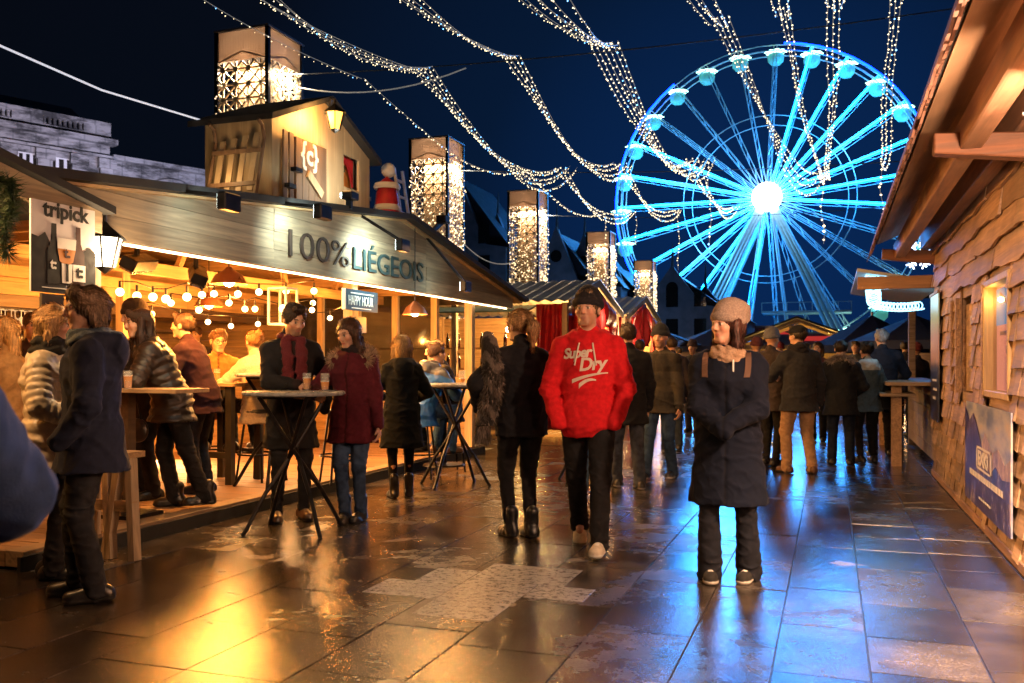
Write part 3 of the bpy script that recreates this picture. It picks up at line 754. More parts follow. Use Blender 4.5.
CABLE_P = emis('pale glowing cable', (.6, .62, .6), .16, False, (.4, .4, .4))  # cable glow stands in for the light its bulbs would throw on it
STRIP = emis('led strip', (1, .68, .34), 9, False)
NEON = emis('blue neon tube', (.002, .27, 1), 110)
NEONR = emis('deep blue neon tube', (.0012, .02, 1), 20)
HUBL = emis('white hub light', (.85, .95, 1), 14)
GONL = emis('gondola star light', (.45, 1, .85), 5, False)
FLOODG = emis('flood lamp glass', (.75, 1, .95), 16, False)
LANT = emis('lantern glass', (1, .8, .5), 12, False)
LANTO = emis('amber lantern glass', (1, .42, .06), 4, False)
# ================================================================ light helpers
def light(name, typ, loc, energy, col, radius=.05, aim=None, spot=None, blend=.6, size=None):
    l = bpy.data.lights.new(name, typ); l.energy = energy; l.color = col
    if typ == 'AREA':
        l.size = size[0]; l.shape = 'RECTANGLE'; l.size_y = size[1]
    else: l.shadow_soft_size = radius
    if typ == 'SPOT': l.spot_size = R(spot); l.spot_blend = blend
    o = bpy.data.objects.new(name, l); COL.objects.link(o); o.location = loc
    if aim is not None: o.rotation_euler = (Vector(aim) - Vector(loc)).to_track_quat('-Z', 'Y').to_euler()
    return o
# ================================================================ ground and paving
g = MB(); g.box(-400, 400, -60, 600, -.5, -.012).build('ground', plain('dark ground', (.03, .03, .03), .6), kind='structure')
PP = [gxy(*p) for p in ((390, 580), (440, 574), (500, 564), (566, 575), (528, 594), (490, 614), (420, 613), (436, 600), (396, 596))]
def in_patch(u, v):
    r_ = False
    for (x1, y1), (x2, y2) in zip(PP, PP[1:] + PP[:1]):
        if (y1 > v) != (y2 > v) and u < (x2 - x1)*(v - y1)/(y2 - y1) + x1: r_ = not r_
    return r_
PM = []
gs_ = random.Random(3); pv_, pf_2 = [], []; x = -14.0
while x < 14:
    w_ = gs_.choice((.4, .48, .48, .56)); y = -4 + gs_.uniform(-1, 0); yend = 70 if x > -5.5 and x < 9 else 40
    while y < yend:
        ln_ = gs_.uniform(.5, 1.0)*(1 if y < 30 else 2); ta, tb, dz = gs_.gauss(0, .0008), gs_.gauss(0, .0006), gs_.gauss(0, .0012)
        b0 = len(pv_); gp = .003; xa, xb, ya, yb = x + gp, x + w_ - gp, y + gp, y + ln_ - gp; bv_ = .0018
        for (px_, py_, zz) in ((xa, ya, -.014), (xb, ya, -.014), (xb, yb, -.014), (xa, yb, -.014)): pv_.append((px_, py_, zz))
        for (px_, py_, zz) in ((xa, ya, -.005), (xb, ya, -.005), (xb, yb, -.005), (xa, yb, -.005)): pv_.append((px_, py_, zz + dz + ta*(px_ - x - w_/2) + tb*(py_ - y - ln_/2)))
        for (px_, py_, zz) in ((xa + bv_, ya + bv_, 0), (xb - bv_, ya + bv_, 0), (xb - bv_, yb - bv_, 0), (xa + bv_, yb - bv_, 0)): pv_.append((px_, py_, zz + dz + ta*(px_ - x - w_/2) + tb*(py_ - y - ln_/2)))
        cx_, cy_ = x + w_/2, y + ln_/2; PM.append(0)
        for o_ in (0, 4):
            for k in range(4): k2 = (k + 1) % 4; pf_2.append((b0 + o_ + k, b0 + o_ + k2, b0 + o_ + 4 + k2, b0 + o_ + 4 + k))
        pf_2.append((b0 + 8, b0 + 9, b0 + 10, b0 + 11)); y += ln_
    x += w_
me = quick_mesh('paving', np.array(pv_, np.float32), np.array(pf_2)); me.materials.append(PAVE); me.materials.append(slab_mat()); me.shade_flat(); me.polygons.foreach_set('material_index', np.repeat(np.array(PM, np.int32), 9)); me.update(); put(bpy.data.objects.new('paving', me), None)['kind'] = 'structure'
pm_ = MB()
for (x0, x1, y0, y1) in ((-2.1, -1.66, 4.38, 4.76), (-2.1, -1.66, 4.768, 5.2), (-2.1, -1.5, 5.208, 5.66), (-2.57, -2.108, 4.7, 5.05), (-2.4, -2.108, 5.058, 5.42), (-1.652, -1.3, 4.9, 5.2)):
    b0 = .006; pm_.add([(x0, y0, -.01), (x1, y0, -.01), (x1, y1, -.01), (x0, y1, -.01), (x0, y0, .001), (x1, y0, .001), (x1, y1, .001), (x0, y1, .001), (x0 + b0, y0 + b0, .0022), (x1 - b0, y0 + b0, .0022), (x1 - b0, y1 - b0, .0022), (x0 + b0, y1 - b0, .0022)], [(0, 1, 5, 4), (1, 2, 6, 5), (2, 3, 7, 6), (3, 0, 4, 7), (4, 5, 9, 8), (5, 6, 10, 9), (6, 7, 11, 10), (7, 4, 8, 11), (8, 9, 10, 11)])
pm_.build('paving_patch', slab_mat(), kind='structure')
jm, nt, b, o = mat('wet joint sand'); b.inputs['Base Color'].default_value = (.02, .016, .013, 1); b.inputs['Roughness'].default_value = .35
MB().add([(-14, -6, -.008), (14, -6, -.008), (14, 70, -.008), (-14, 70, -.008)], [(0, 1, 2, 3)]).build('paving_bed', jm, kind='structure')
# ================================================================ main stall
SX = -4.78                                       # its street front
stall = thing('market_stall', 'large open wooden bar stall with gabled board fascia reading 100% Liégeois', 'market stall', (-7.3, 9, 0))
d = MB(); y = 4.45
for k in range(58):
    d.box(-10.2, -5.02, y, y + .135, .02, .12 + rnd.uniform(-.002, .002)); y += .14
d.build('deck', W_DECK, stall)
d = MB(); y = 4.45
while y < 12.5: ln = rnd.uniform(1.6, 2.6); d.box(-5.015, -4.86, y, min(y + ln, 12.6) - .006, .02, .125); y += ln
d.build('deck_edge', W_DECKY, stall, bevel=.004)
MB().box(-4.858, -4.83, 4.4, 12.6, .0, .1).build('edge_strip', RUBBER, stall)
for y in (5.05, 8.75, 12.2): MB().box(-4.98, -4.86, y - .06, y + .06, .12, 2.35).build('post', W_PINEZ, stall, bevel=.006)
for y in (5.05, 8.75, 12.2): MB().box(-8.06, -7.94, y - .06, y + .06, .12, 2.5).build('post', W_PINEZ, stall, bevel=.006)
YA, ZA, YL, ZL, YR, ZR = 9.7, 3.0, 4.3, 2.47, 14.0, 2.3
def roofz(y): return ZL + (ZA - ZL)*(y - YL)/(YA - YL) if y < YA else ZA + (ZR - ZA)*(y - YA)/(YR - YA)
fb = MB(); z = 2.2; hb = .165
while z < 3.0:
    for ya, yb in ((4.45, 7.1), (7.104, 10.4), (10.404, 13.7)):
        p = [(ya, z + .003), (yb, z + .003), (yb, z + hb), (ya, z + hb)]
        sl = (ZA - ZL)/(YA - YL); p = clip(p, -sl, 1, ZL - sl*YL); sl = (ZR - ZA)/(YR - YA); p = clip(p, -sl, 1, ZA - sl*YA)
        if len(p) > 2: j = rnd.uniform(-.004, .004); fb.prism(p, lambda u, v, t: (SX + t + j, u, v), -.03, 0)
    z += hb
fasc = fb.build('fascia', W_FASC, stall)
lt = text_mesh('100%', .37, extrude=.008, bold=-.003, space=1.0); lt2 = text_mesh('LIÉGEOIS', .335, extrude=.008, bold=.001, space=1.02)
for me_, y0, y1, zz, mt in ((lt, 7.2, 8.32, 2.33, INK), (lt2, 8.5, 10.25, 2.33, plain('teal lit lettering', (.02, .045, .05), .5))):  # teal of the second word imitates cool light on dark letters
    xs = [v.co.x for v in me_.vertices]; sc_ = (y1 - y0)/(max(xs) - min(xs))
    me_.transform(Matrix.Scale(sc_, 4, (1, 0, 0))); me_.materials.clear(); me_.materials.append(mt)
    me_.transform(Matrix.Translation((SX + .014, y0, zz)) @ FACE_PX); put(bpy.data.objects.new('lettering', me_), fasc)
rf = MB()
for (a, b_) in ((YL, YA), (YA, YR)):
    za, zb = roofz(a), roofz(b_)
    rf.prism([(a, za + .02), (b_, zb + .02), (b_, zb + .08), (a, za + .08)], lambda u, v, t: (t, u, v), -10.4, -4.62)
rf.build('roof', FELT, stall)
cl = MB(); x = -10.3
while x < -4.84:
    for (a, b_) in ((YL, YA), (YA, YR)): cl.prism([(a, roofz(a) - .004), (b_, roofz(b_) - .004), (b_, roofz(b_) + .016), (a, roofz(a) + .016)], lambda u, v, t: (t, u, v), x, x + .143)
    x += .147
cl.build('ceiling', W_PINE, stall)
for y in (5.1, 6.2, 7.3, 8.5, 10.9, 12.0): MB().box(-10.2, -4.84, y - .035, y + .035, roofz(y) - .16, roofz(y) - .01).build('rafter', W_PINEX, stall)
MB().box(-10.2, -4.84, YA - .04, YA + .04, ZA - .2, ZA - .02).build('rafter', W_PINEX, stall)
for x in (-6.5, -8.0): MB().box(x - .04, x + .04, 4.5, 12.5, 2.22, 2.34).build('tie_beam', W_PINE, stall)
for k, y in enumerate((6.9, 7.9, 9.9, 11.1)): MB().bar((-6.5, y, 2.34), (-6.5, y + (.25 if k % 2 else -.2), roofz(y) - .05), .06, .06).build('brace', W_PINEX, stall)
# bar: counter, header, back wall, shelves
def boards_x(mb, x0, x1, ya, yb, z0, z1, h=.145):
    z = z0
    while z < z1 - .02:
        y = ya
        while y < yb - .01:
            ln = rnd.uniform(1.4, 2.6); j = rnd.uniform(-.003, .003); mb.box(x0 + j, x1 + j, y + .002, min(y + ln, yb) - .002, z + .002, min(z + h, z1) - .002); y += ln
        z += h
    return mb
boards_x(MB(), -8.4, -8.37, 5.2, 12.1, .12, 1.1).build('counter_front', W_PINE, stall)
MB().box(-8.75, -8.25, 5.15, 12.15, 1.1, 1.15).build('counter_top', W_DARKX, stall, bevel=.006)
MB().box(-8.46, -8.34, 4.6, 12.2, 1.93, 2.07).build('bar_header', W_DARKX, stall, bevel=.006)
boards_x(MB(), -8.43, -8.4, 4.6, 12.2, 2.07, 2.62).build('header_panel', W_PINE, stall)
boards_x(MB(), -10.25, -10.2, 4.4, 12.5, .12, 2.9).build('back_wall', W_PINE, stall)
def boards_y(mb, y0, y1, xa, xb, z0, z1, h=.145):
    z = z0
    while z < z1 - .02:
        j = rnd.uniform(-.003, .003); mb.box(xa, xb, y0 + j, y1 + j, z + .002, min(z + h, z1) - .002); z += h
    return mb
boards_y(MB(), 4.4, 4.43, -10.2, -5.6, .12, 2.45).build('side_wall', W_PINEX, stall)
ew = boards_y(MB(), 12.52, 12.55, -10.2, -5.0, .12, 1.12).build('end_wall', W_PINEX, stall)
for k, x in enumerate((-5.6, -6.25, -6.9, -7.55, -8.2)): MB().box(x - .05, x + .05, 12.45, 12.55, 1.125, 2.35).build('window_post', W_PINEZ, stall, bevel=.004)
boards_y(MB(), 12.52, 12.55, -10.2, -8.26, 1.125, 2.35).build('end_wall', W_PINEX, stall)
MB().box(-10.2, -5.0, 12.47, 12.55, 2.35, 2.47).build('end_lintel', W_PINEX, stall)
for k in range(4):
    x = -5.66 - .65*k; w_ = MB().box(x - .53, x - .01, 12.5, 12.51, 1.15, 2.34).build('window_pane', GLASS_W, stall)
for z in (1.3, 1.55, 1.8): MB().box(-10.18, -9.98, 5.2, 12.0, z, z + .025).build('shelf', W_DARKX, stall)
# fascia led strip
ls = thing('led_strip', 'warm white strip light running under the long board fascia', 'strip light', (-4.83, 9, 2.19))
MB().box(-4.83, -4.815, 4.9, 13.5, 2.178, 2.194).build('diffuser', STRIP, ls); light('led_strip_light', 'AREA', (-4.82, 9.2, 2.17), 230, (1, .52, .19), aim=(-3.4, 9.2, 0), size=(.05, 8.5)); MB().box(-4.835, -4.81, 4.9, 13.5, 2.195, 2.2).build('profile', WHITE, ls)
# bottles on the shelves, glasses in the rack
bt0 = None
def bottle(loc, col, label, group):
    global bt0
    if bt0 is None:
        bt0 = MB().lathe([(.001, 0), (.034, 0), (.036, .02), (.036, .17), (.03, .2), (.014, .235), (.013, .29), (.001, .29)], n=10).build('bottle', BOTTLE, None, smooth=True); o = bt0
    else: o = bt0.copy(); COL.objects.link(o)
    o.location = loc; tag(o, label, 'bottle', group); return o
for zi, z in enumerate((1.325, 1.575, 1.825)):
    for k in range(22): bottle((-10.08 + rnd.uniform(-.03, .03), 5.4 + k*.29 + rnd.uniform(-.05, .05), z), None, 'brown glass bottle standing on the back shelves of the bar', 'bottles on the back shelves of the bar')
gl0 = None
for k in range(40):
    if gl0 is None:
        gl0 = MB().lathe([(.03, 0), (.03, .005), (.004, .012), (.004, .07), (.034, .1), (.036, .15), (.03, .18)], n=10).build('wine_glass', emis('warm glowing glass', (1, .7, .35), .35, False, (.5, .5, .5)), None, smooth=True); o = gl0  # glasses given a warm glow of their own to look lit
    else: o = gl0.copy(); COL.objects.link(o)
    o.location = (-8.62 + (k % 2)*.09, 5.7 + (k//2)*.13, 1.92); o.rotation_euler = (math.pi, 0, 0)
    tag(o, 'stemmed glass hanging upside down in the rack below the bar header', 'glass', 'glasses hanging under the bar header')
rk = MB(); 
for x in (-8.66, -8.58, -8.49): rk.box(x - .006, x + .006, 5.6, 8.4, 1.921, 1.93)
tag(rk.build('glass_rack', BLACK), 'black rail rack fixed under the dark bar header', 'rack')
# ================================================================ pendant lamps, bulbs, heaters
def pend_parts(t, x, y, z, zt, r=.15):
    MB().lathe([(.022, .13), (.03, .12), (.05, .1), (r*.72, .055), (r, -.03), (r - .004, -.03), (r*.7, .045), (.03, .1)], (x, y, z), 24).build('lamp_shade', COPPER, t, smooth=True)
    MB().tube([(x, y, z + .12), (x, y, zt)], .006, 6).build('cord', BLACK, t); MB().ball((x, y, z - .005), .05, 12, 8).build('bulb', BULBH, t, smooth=True)
PL = [(229, 281, 8.4, .17), (209, 304, 10.2, .16), (415, 312, 10.9, .15)]
for k, (px, py, D, r) in enumerate(PL):
    x, y = at(px, D); z = zed(py, D)
    t = thing('pendant_lamp', ['large copper dome lamp hanging nearest the front left of the bar', 'smaller copper dome lamp hanging lower behind the large one', 'copper dome lamp hanging near the right end post of the stall'][k], 'pendant lamp', (x, y, z), 'copper pendant lamps over the bar')
    pend_parts(t, x, y, z, roofz(min(y, 13)) - .02, r); light('pendant_light', 'POINT', (x, y, z - .09), 165, (1, .38, .06), .06)
bulbs = [[(120, 292), (137, 296), (153, 297), (166, 299), (187, 297), (202, 295), (214, 294), (238, 294), (259, 292), (286, 291), (314, 291)], [(171, 303), (199, 310), (229, 303), (245, 309), (255, 309), (283, 312), (298, 309), (312, 310), (313, 303)], [(128, 309), (152, 314), (180, 318), (208, 322), (231, 326), (258, 324), (330, 318), (352, 312)]]
for k, row in enumerate(bulbs):
    pts = []
    for i, (px, py) in enumerate(row):
        D = 8.3 + k*1.1 + .25*i*(px > 200); x, y = at(px, D); pts.append((x, y, zed(py, D)))
    t = thing('festoon_lights', ['upper row of round filament bulbs strung across the bar front', 'lower sagging row of filament bulbs strung behind the upper one', 'deepest row of filament bulbs hanging in front of the bar header'][k], 'string lights', pts[0], 'festoon bulbs in the bar')
    MB().tube([(p[0], p[1], p[2] + .1 + .03*math.sin(i*2)) for i, p in enumerate(pts)], .006, 6).build('cable', BLACK, t)
    for i, p in enumerate(pts):
        q = MB().ball(p, .038 if k == 0 else .034, 12, 8).build('bulb', BULB, t, smooth=True); MB().tube([(p[0], p[1], p[2] + .03), (p[0], p[1], p[2] + .1)], .012, 8).build('socket', BLACK, q)
        if i % 3 == 1: light('festoon_light', 'POINT', (p[0] + .02, p[1] - .05, p[2] - .06), 48, (1, .35, .055), .05)
bulbs = None
xx, yy = at(283, 9.2)
t = thing('hanging_lantern', 'white open cage lantern hanging among the filament bulbs', 'lantern', (xx, yy, 1.75))
cg = MB()
for sx in (-1, 1):
    for sy in (-1, 1): cg.bar((xx + sx*.1, yy + sy*.1, 1.72), (xx + sx*.1, yy + sy*.1, 2.08), .02, .02)
for z in (1.72, 2.08):
    for sx in (-1, 1): cg.bar((xx + sx*.1, yy - .1, z), (xx + sx*.1, yy + .1, z), .02, .02); cg.bar((xx - .1, yy + sx*.1, z), (xx + .1, yy + sx*.1, z), .02, .02)
cg.build('cage', WHITE, t); MB().ball((xx, yy, 1.88), .04, 12, 8).build('bulb', BULB, t, smooth=True); MB().tube([(xx, yy, 2.08), (xx, yy, 2.8)], .005, 6).build('cord', BLACK, t)
def heater(px, py, D, label, rot=.3):
    x, y = at(px, D); z = zed(py, D); t = thing('patio_heater', label, 'heater', (x, y, z), 'heaters under the stall ceiling'); M = Matrix.Translation((x, y, z)) @ Matrix.Rotation(.5, 4, 'Y') @ Matrix.Rotation(rot, 4, 'Z')
    MB().box(-.07, .07, -.2, .2, 0, .1, M).build('housing', BLACK, t, bevel=.01)
    f = MB()
    for k in range(9): f.box(-.06, .06, -.18 + k*.044, -.175 + k*.044, -.02, 0, M)
    f.build('reflector_grille', STEEL, t); MB().bar((x, y, z + .08), (x, y, roofz(y)), .03, .03).build('bracket', BLACK, t)
heater(137, 268, 7.6, 'black infrared heater fixed under the ceiling beside the lantern'); heater(196, 280, 8.2, 'black infrared heater with bright grille above the copper lamps', .8)
# notice, happy hour sign, chalkboards
t = thing('happy_hour_sign', 'blue sign reading happy hour hung on the middle post', 'sign', (-4.75, 8.7, 2.1))
y0, y1 = on_x(345, -4.74), on_x(377, -4.74); zc_ = zed(300, depth(-4.74, (y0+y1)/2))
MB().box(-4.76, -4.73, y0, y1, zc_ - .12, zc_ + .1).build('board', plain('petrol blue enamel', (.004, .05, .1), .6, 0, .15), t)
MB().box(-4.762, -4.728, y0 - .03, y0, zc_ - .12, zc_ + .1).build('edge_strip', WHITE, t)
HHM = plain('white sign print', (.7, .78, .8), .5, 0, .05)
lettering('lettering', 'HAPPY HOUR', .145, HHM, Vector((-4.727, y0 + .05, zc_ - .065)), FACE_PX @ Matrix.Scale((y1-y0-.1)/1.0, 4, (1, 0, 0)), t, extrude=.002)
ln = MB(); ln.box(-4.7295, -4.726, y0 + .1, y1 - .1, zc_ + .055, zc_ + .068); ln.box(-4.7295, -4.726, y0 + .12, y1 - .16, zc_ - .1, zc_ - .09); ln.build('rule', HHM, t)
t2 = tag(MB().box(-4.84, -4.81, 8.66, 8.9, 1.66, 1.83).build('notice_board', plain('navy notice', (.02, .025, .09), .4)), 'small navy notice below the happy hour sign on the post', 'notice')
nb = MB().box(-8.395, -8.39, on_x(103, -8.39), on_x(128, -8.39), 2.02, 2.3); tag(nb.build('menu_sheet', plain('paper', (.66, .55, .36), .8, 0, .15, 20)), 'pale paper menu pinned to the header boards of the bar', 'menu')
# ================================================================ little hut on the roof
HX0, HX1, HY0, HY1 = -5.9, -5.12, 7.57, 9.55
hut = thing('wooden_hut', 'small gabled plywood hut standing on the stall roof', 'hut', ((HX0+HX1)/2, (HY0+HY1)/2, 2.85))
ym = (HY0+HY1)/2; zb, ze, za = 2.8, 3.72, 4.12
def gable(mb, x0, x1, holes=()):
    mb.prism([(HY0, zb), (HY1, zb), (HY1, ze), (ym, za), (HY0, ze)], lambda u, v, t: (t, u, v), x0, x1)
wl = MB(); WY0, WY1, WZ0, WZ1 = 8.95, 9.3, 3.3, 3.66                      # window opening
for a, b_, c, d_ in ((HY0, WY0, zb, 0), (WY1, HY1, zb, 0)):
    p = [(a, zb), (b_, zb), (b_, 9), (a, 9)]; s1 = (za-ze)/(ym-HY0); p = clip(p, -s1, 1, ze - s1*HY0); p = clip(p, s1, 1, ze + s1*HY1); wl.prism(p, lambda u, v, t: (t, u, v), HX1 - .03, HX1)
for c0, c1 in ((zb, WZ0), (WZ1, 9)):
    p = [(WY0, c0), (WY1, c0), (WY1, c1), (WY0, c1)]; p = clip(p, s1, 1, ze + s1*HY1); wl.prism(p, lambda u, v, t: (t, u, v), HX1 - .03, HX1)
wl.box(HX0, HX1 - .03, HY0, HY0 + .03, zb, ze); wl.box(HX0, HX1 - .03, HY1 - .03, HY1, zb, ze); wl.box(HX0, HX0 + .03, HY0 + .03, HY1 - .03, zb, ze)
wl.build('wall', W_PLY, hut)
MB().box(HX1 - .2, HX1 - .17, WY0 - .1, WY1 + .1, WZ0 - .1, WZ1 + .1).build('window_lining', plain('amber blind', (.6, .2, .03), .6), hut)
wb = MB(); wb.prism([(WY0 + .1, WZ1), (WY1, WZ1), (WY1, WZ0 + .05), (WY0 + .25, WZ1 - .1)], lambda u, v, t: (t, u, v), HX1 - .1, HX1 - .08); wb.build('red_curtain', REDCLOTH, hut)
MB().box(HX1 - .12, HX1 - .1, WY0 + .02, WY0 + .2, WZ0 + .2, WZ0 + .28).build('window_bar', BLACK, hut)
dr = MB()
for k in range(5): dr.box(HX1 + .002, HX1 + .03, 7.95 + k*.118, 8.064 + k*.118, 2.86, 3.62)
drp = dr.build('door', W_DOOR, hut, bevel=.003)
lettering('lettering', '{c}', .3, WHITE, Vector((HX1 + .034, 8.03, 3.38)), FACE_PX, drp, extrude=.004, bold=.008)
MB().bar((HX1 + .04, 8.15, 3.28), (HX1 + .04, 8.42, 3.1), .03, .09).build('latch', W_PLY, drp)
rr_ = MB()
rr_.prism([(HY0 - .14, ze - .06), (ym, za + .02), (ym, za + .07), (HY0 - .14, ze - .0)], lambda u, v, t: (t, u, v), HX0 - .1, HX1 + .1)
rr_.prism([(ym, za + .02), (HY1 + .12, ze - .05), (HY1 + .12, ze + .01), (ym, za + .07)], lambda u, v, t: (t, u, v), HX0 - .1, HX1 + .1)
rr_.build('roof', FELT, hut)
MB().box(HX0 - .02, HX1 + .06, HY0 - .04, HY1 + .02, 2.76, 2.8).build('base_sill', W_PLY, hut)
# sled leaning on the hut's left wall, arched slat frame at the corner
sl = thing('wooden_sled', 'old slatted wooden sled leaning against the left side of the hut', 'sled', (-5.5, 7.4, 2.75))
for k in range(4): MB().bar((-5.63 + k*.13, 7.38, 2.98), (-5.63 + k*.13, 7.5, 3.5 + .02*k), .06, .015).build('slat', W_PLY, sl)
for z in (3.05, 3.38): MB().bar((-5.72, 7.37 + .1*(z - 2.98)/.5, z), (-5.16, 7.37 + .1*(z - 2.98)/.5, z), .025, .04).build('crossbar', W_DOOR, sl)
for x in (-5.72, -5.16): MB().tube([(x, 7.3, 2.72), (x, 7.38, 3.0), (x, 7.5, 3.5), (x, 7.47, 3.62), (x, 7.4, 3.66)], .018, 8).build('runner', W_DOOR, sl)
sk_ = thing('ski_pair', 'pair of dark skis leaning at the front corner of the hut', 'skis', (-5.05, 7.7, 2.8))
for k in range(2):
    MB().bar((-5.04, 7.66 + k*.12, 2.8), (-5.07, 7.72 + k*.1, 3.62), .02, .07, (0, 1, 0)).build('ski', W_DOOR, sk_); MB().box(-5.05, -4.98, 7.66 + k*.12, 7.78 + k*.12, 3.05 + k*.18, 3.09 + k*.18).build('binding', BLACK, sk_)
def lantern(x, y, z, label, gm, r=.11, up=0, arm=None):
    t = thing('wall_lantern', label, 'lantern', (x, y, z))
    MB().lathe([(r*.55, -r*1.2), (r, r*.5)], (x, y, z), 6).build('glass', gm, t)
    fr = MB()
    for k in range(6): a = 6.283*k/6; fr.bar((x + r*.56*math.cos(a), y + r*.56*math.sin(a), z - r*1.2), (x + r*1.02*math.cos(a), y + r*1.02*math.sin(a), z + r*.5), .012, .012)
    fr.build('frame', BLACK, t)
    MB().lathe([(r*1.25, r*.5), (r*1.05, r*.7), (r*.4, r*1.2), (r*.12, r*1.5), (r*.1, r*1.9), (.001, r*2)], (x, y, z), 6).build('cap', BLACK, t)
    MB().lathe([(.001, -r*1.6), (r*.3, -r*1.4), (r*.55, -r*1.2)], (x, y, z), 6).build('base', BLACK, t)
    if arm: MB().tube([(x, y, z + r*1.9), ((x+arm[0])/2, (y+arm[1])/2, z + r*2.6), arm], .012, 8).build('arm', BLACK, t)
    return t
lx, ly = at(335, 9.35); lz = zed(118, 9.35)
lantern(-4.85, on_x(335, -4.85), zed(118, depth(-4.85, on_x(335, -4.85))), 'amber glowing lantern under the peak of the small hut', LANTO, .1, arm=(-5.12, ym + .05, 4.0))
light('hut_lantern_light', 'POINT', (-4.95, on_x(335, -4.85) - .16, 3.85), 34, (1, .45, .1), .08)
LY = on_x(105, -4.66); LZ = zed(247, depth(-4.66, LY))
lantern(-4.66, LY, LZ, 'bright white lantern on the post beside the beer poster', LANT, .115, arm=(-4.86, LY, LZ + .15)); light('post_lantern_light', 'POINT', (-4.48, LY, LZ - .1), 34, (1, .66, .34), .1)
# cloth bundle beside the hut, put in place of a climbing Santa figure
sb = thing('figure_bundle', 'cloth bundle in place of a red and white climbing figure beside the hut', 'decoration', (-5.0, 9.85, 2.9))
vb = MB(); prof = [(.001, 0), (.1, .02), (.14, .12), (.15, .3), (.13, .45), (.08, .6), (.001, .66)]
vb.lathe(prof, (-5.05, 9.86, 2.92), 14).build('sack', REDCLOTH, sb, smooth=True)
for zz in (3.16, 3.42): MB().lathe([(.152, 0), (.165, .03), (.15, .07)], (-5.05, 9.86, zz), 14).build('trim', WHITE, sb, smooth=True)
MB().ball((-5.05, 9.9, 3.66), .09, 12, 8).build('pompom', WHITE, sb, smooth=True)
ld = MB()
for dy in (0, .22): ld.bar((-4.85, 9.95 + dy, 2.75), (-5.0, 9.95 + dy, 3.7), .03, .03)
for k in range(4): ld.bar((-4.88 - k*.03, 9.95, 2.95 + k*.2), (-4.88 - k*.03, 10.17, 2.95 + k*.2), .025, .025)
ld.build('ladder', ZINC, sb)
# floodlights along the fascia
fl0 = None
def flood(px, py, lab, energy, xo=-4.25, aim=(-4.8, 0, 2.5), on=True):
    y = on_x(px, xo); z = zed(py, depth(xo, y)); t = thing('floodlight', lab, 'floodlight', (xo, y, z), 'floodlights along the stall fascia')
    MB().box(xo - .03, xo + .05, y - .1, y + .1, z - .06, z + .07).build('housing', BLACK, t, bevel=.01); MB().box(xo - .034, xo - .031, y - .085, y + .085, z - .05, z + .06).build('lens', FLOODG if on else GLASS_W, t)
    MB().bar((xo, y, z + .05), (-4.8, y, roofz(y) + .05), .03, .03).build('bracket', BLACK, t)
    if on: light('flood_light', 'SPOT', (xo - .06, y, z), energy, (.8, 1, .88), .05, (aim[0], y + aim[1], aim[2]), 150, 1.0)
flood(228, 203, 'black floodlight above the left end of the large fascia lettering', 14, aim=(-4.8, .5, 2.3)); light('hut_side_fill', 'POINT', (-5.5, 7.2, 3.15), 5, (1, .6, .25), .1)  # extra warm point added to light the hut's left wall
flood(322, 213, 'black floodlight on the fascia below the small hut', 55, aim=(-4.8, .5, 2.4)); flood(402, 246, 'dazzling floodlight near the last letters on the fascia', 85, aim=(-4.8, .2, 2.4))
flood(465, 287, 'small floodlight at the low right end of the fascia', 4, aim=(-4.8, .2, 2.2))
# uplight onto the hut front, standing on the fascia edge
y = on_x(352, -4.6); t = thing('uplight', 'small black uplight on the roof edge below the hut window', 'floodlight', (-4.62, y, 3.0), 'floodlights along the stall fascia')
MB().box(-4.68, -4.56, y - .08, y + .08, 2.99, 3.07).build('housing', BLACK, t, bevel=.01); MB().box(-4.7, -4.685, y - .06, y + .06, 3.01, 3.06).build('lens', FLOODG, t); MB().box(-4.66, -4.6, y - .02, y + .02, 2.9, 2.99).build('bracket', BLACK, t)
light('uplight_light', 'SPOT', (-4.55, y + .3, 3.1), 34, (1, .95, .75), .04, (-5.12, y + .3, 3.35), 140, 1.0)
# camera arm on the roof
y = on_x(430, -4.9); t = thing('roof_spotlight', 'dark spotlight on a tilted arm rising from the roof edge', 'spotlight', (-4.9, y, 2.85))
MB().bar((-4.9, y - .3, 2.85), (-4.9, y + .4, 3.22), .05, .05).build('arm', BLACK, t); MB().box(-4.97, -4.83, y + .34, y + .5, 3.2, 3.3).build('lamp_head', BLACK, t, bevel=.01)
# ================================================================ left kiosk with garland and poster
ki = thing('gabled_kiosk', 'wooden kiosk with gabled eave and fir garland at the left edge', 'kiosk', (-5.6, 3, 0))
def kz(y): return 2.82 - abs(y - 2.6)*.22
km = MB(); km.prism([(.4, kz(.4) - .16), (2.6, kz(2.6) - .16), (4.82, kz(4.82) - .14), (4.82, kz(4.82)), (2.6, kz(2.6)), (.4, kz(.4))], lambda u, v, t: (t, u, v), -4.62, -4.58); km.build('bargeboard', W_FASC, ki)
kr = MB(); kr.prism([(.3, kz(.3)), (2.6, kz(2.6)), (4.86, kz(4.86)), (4.86, kz(4.86) + .05), (2.6, kz(2.6) + .05), (.3, kz(.3) + .05)], lambda u, v, t: (t, u, v), -8.2, -4.5); kr.build('roof', FELT, ki)
kc = MB(); x = -8.2
while x < -4.7:
    kc.prism([(.4, kz(.4) - .025), (2.6, kz(2.6) - .025), (4.35, kz(4.35) - .025), (4.35, kz(4.35) - .003), (2.6, kz(2.6) - .003), (.4, kz(.4) - .003)], lambda u, v, t: (t, u, v), x, x + .143); x += .147
kc.build('ceiling', W_PINE, ki)
boards_x(MB(), -8.1, -8.06, .5, 4.36, 0.1, 2.6).build('back_wall', W_PINE, ki)
boards_x(MB(), -5.3, -5.26, .5, 4.36, .1, 1.05).build('counter_front', W_PINE, ki); MB().box(-5.5, -5.15, .5, 4.36, 1.05, 1.1).build('counter_top', W_DARKX, ki)
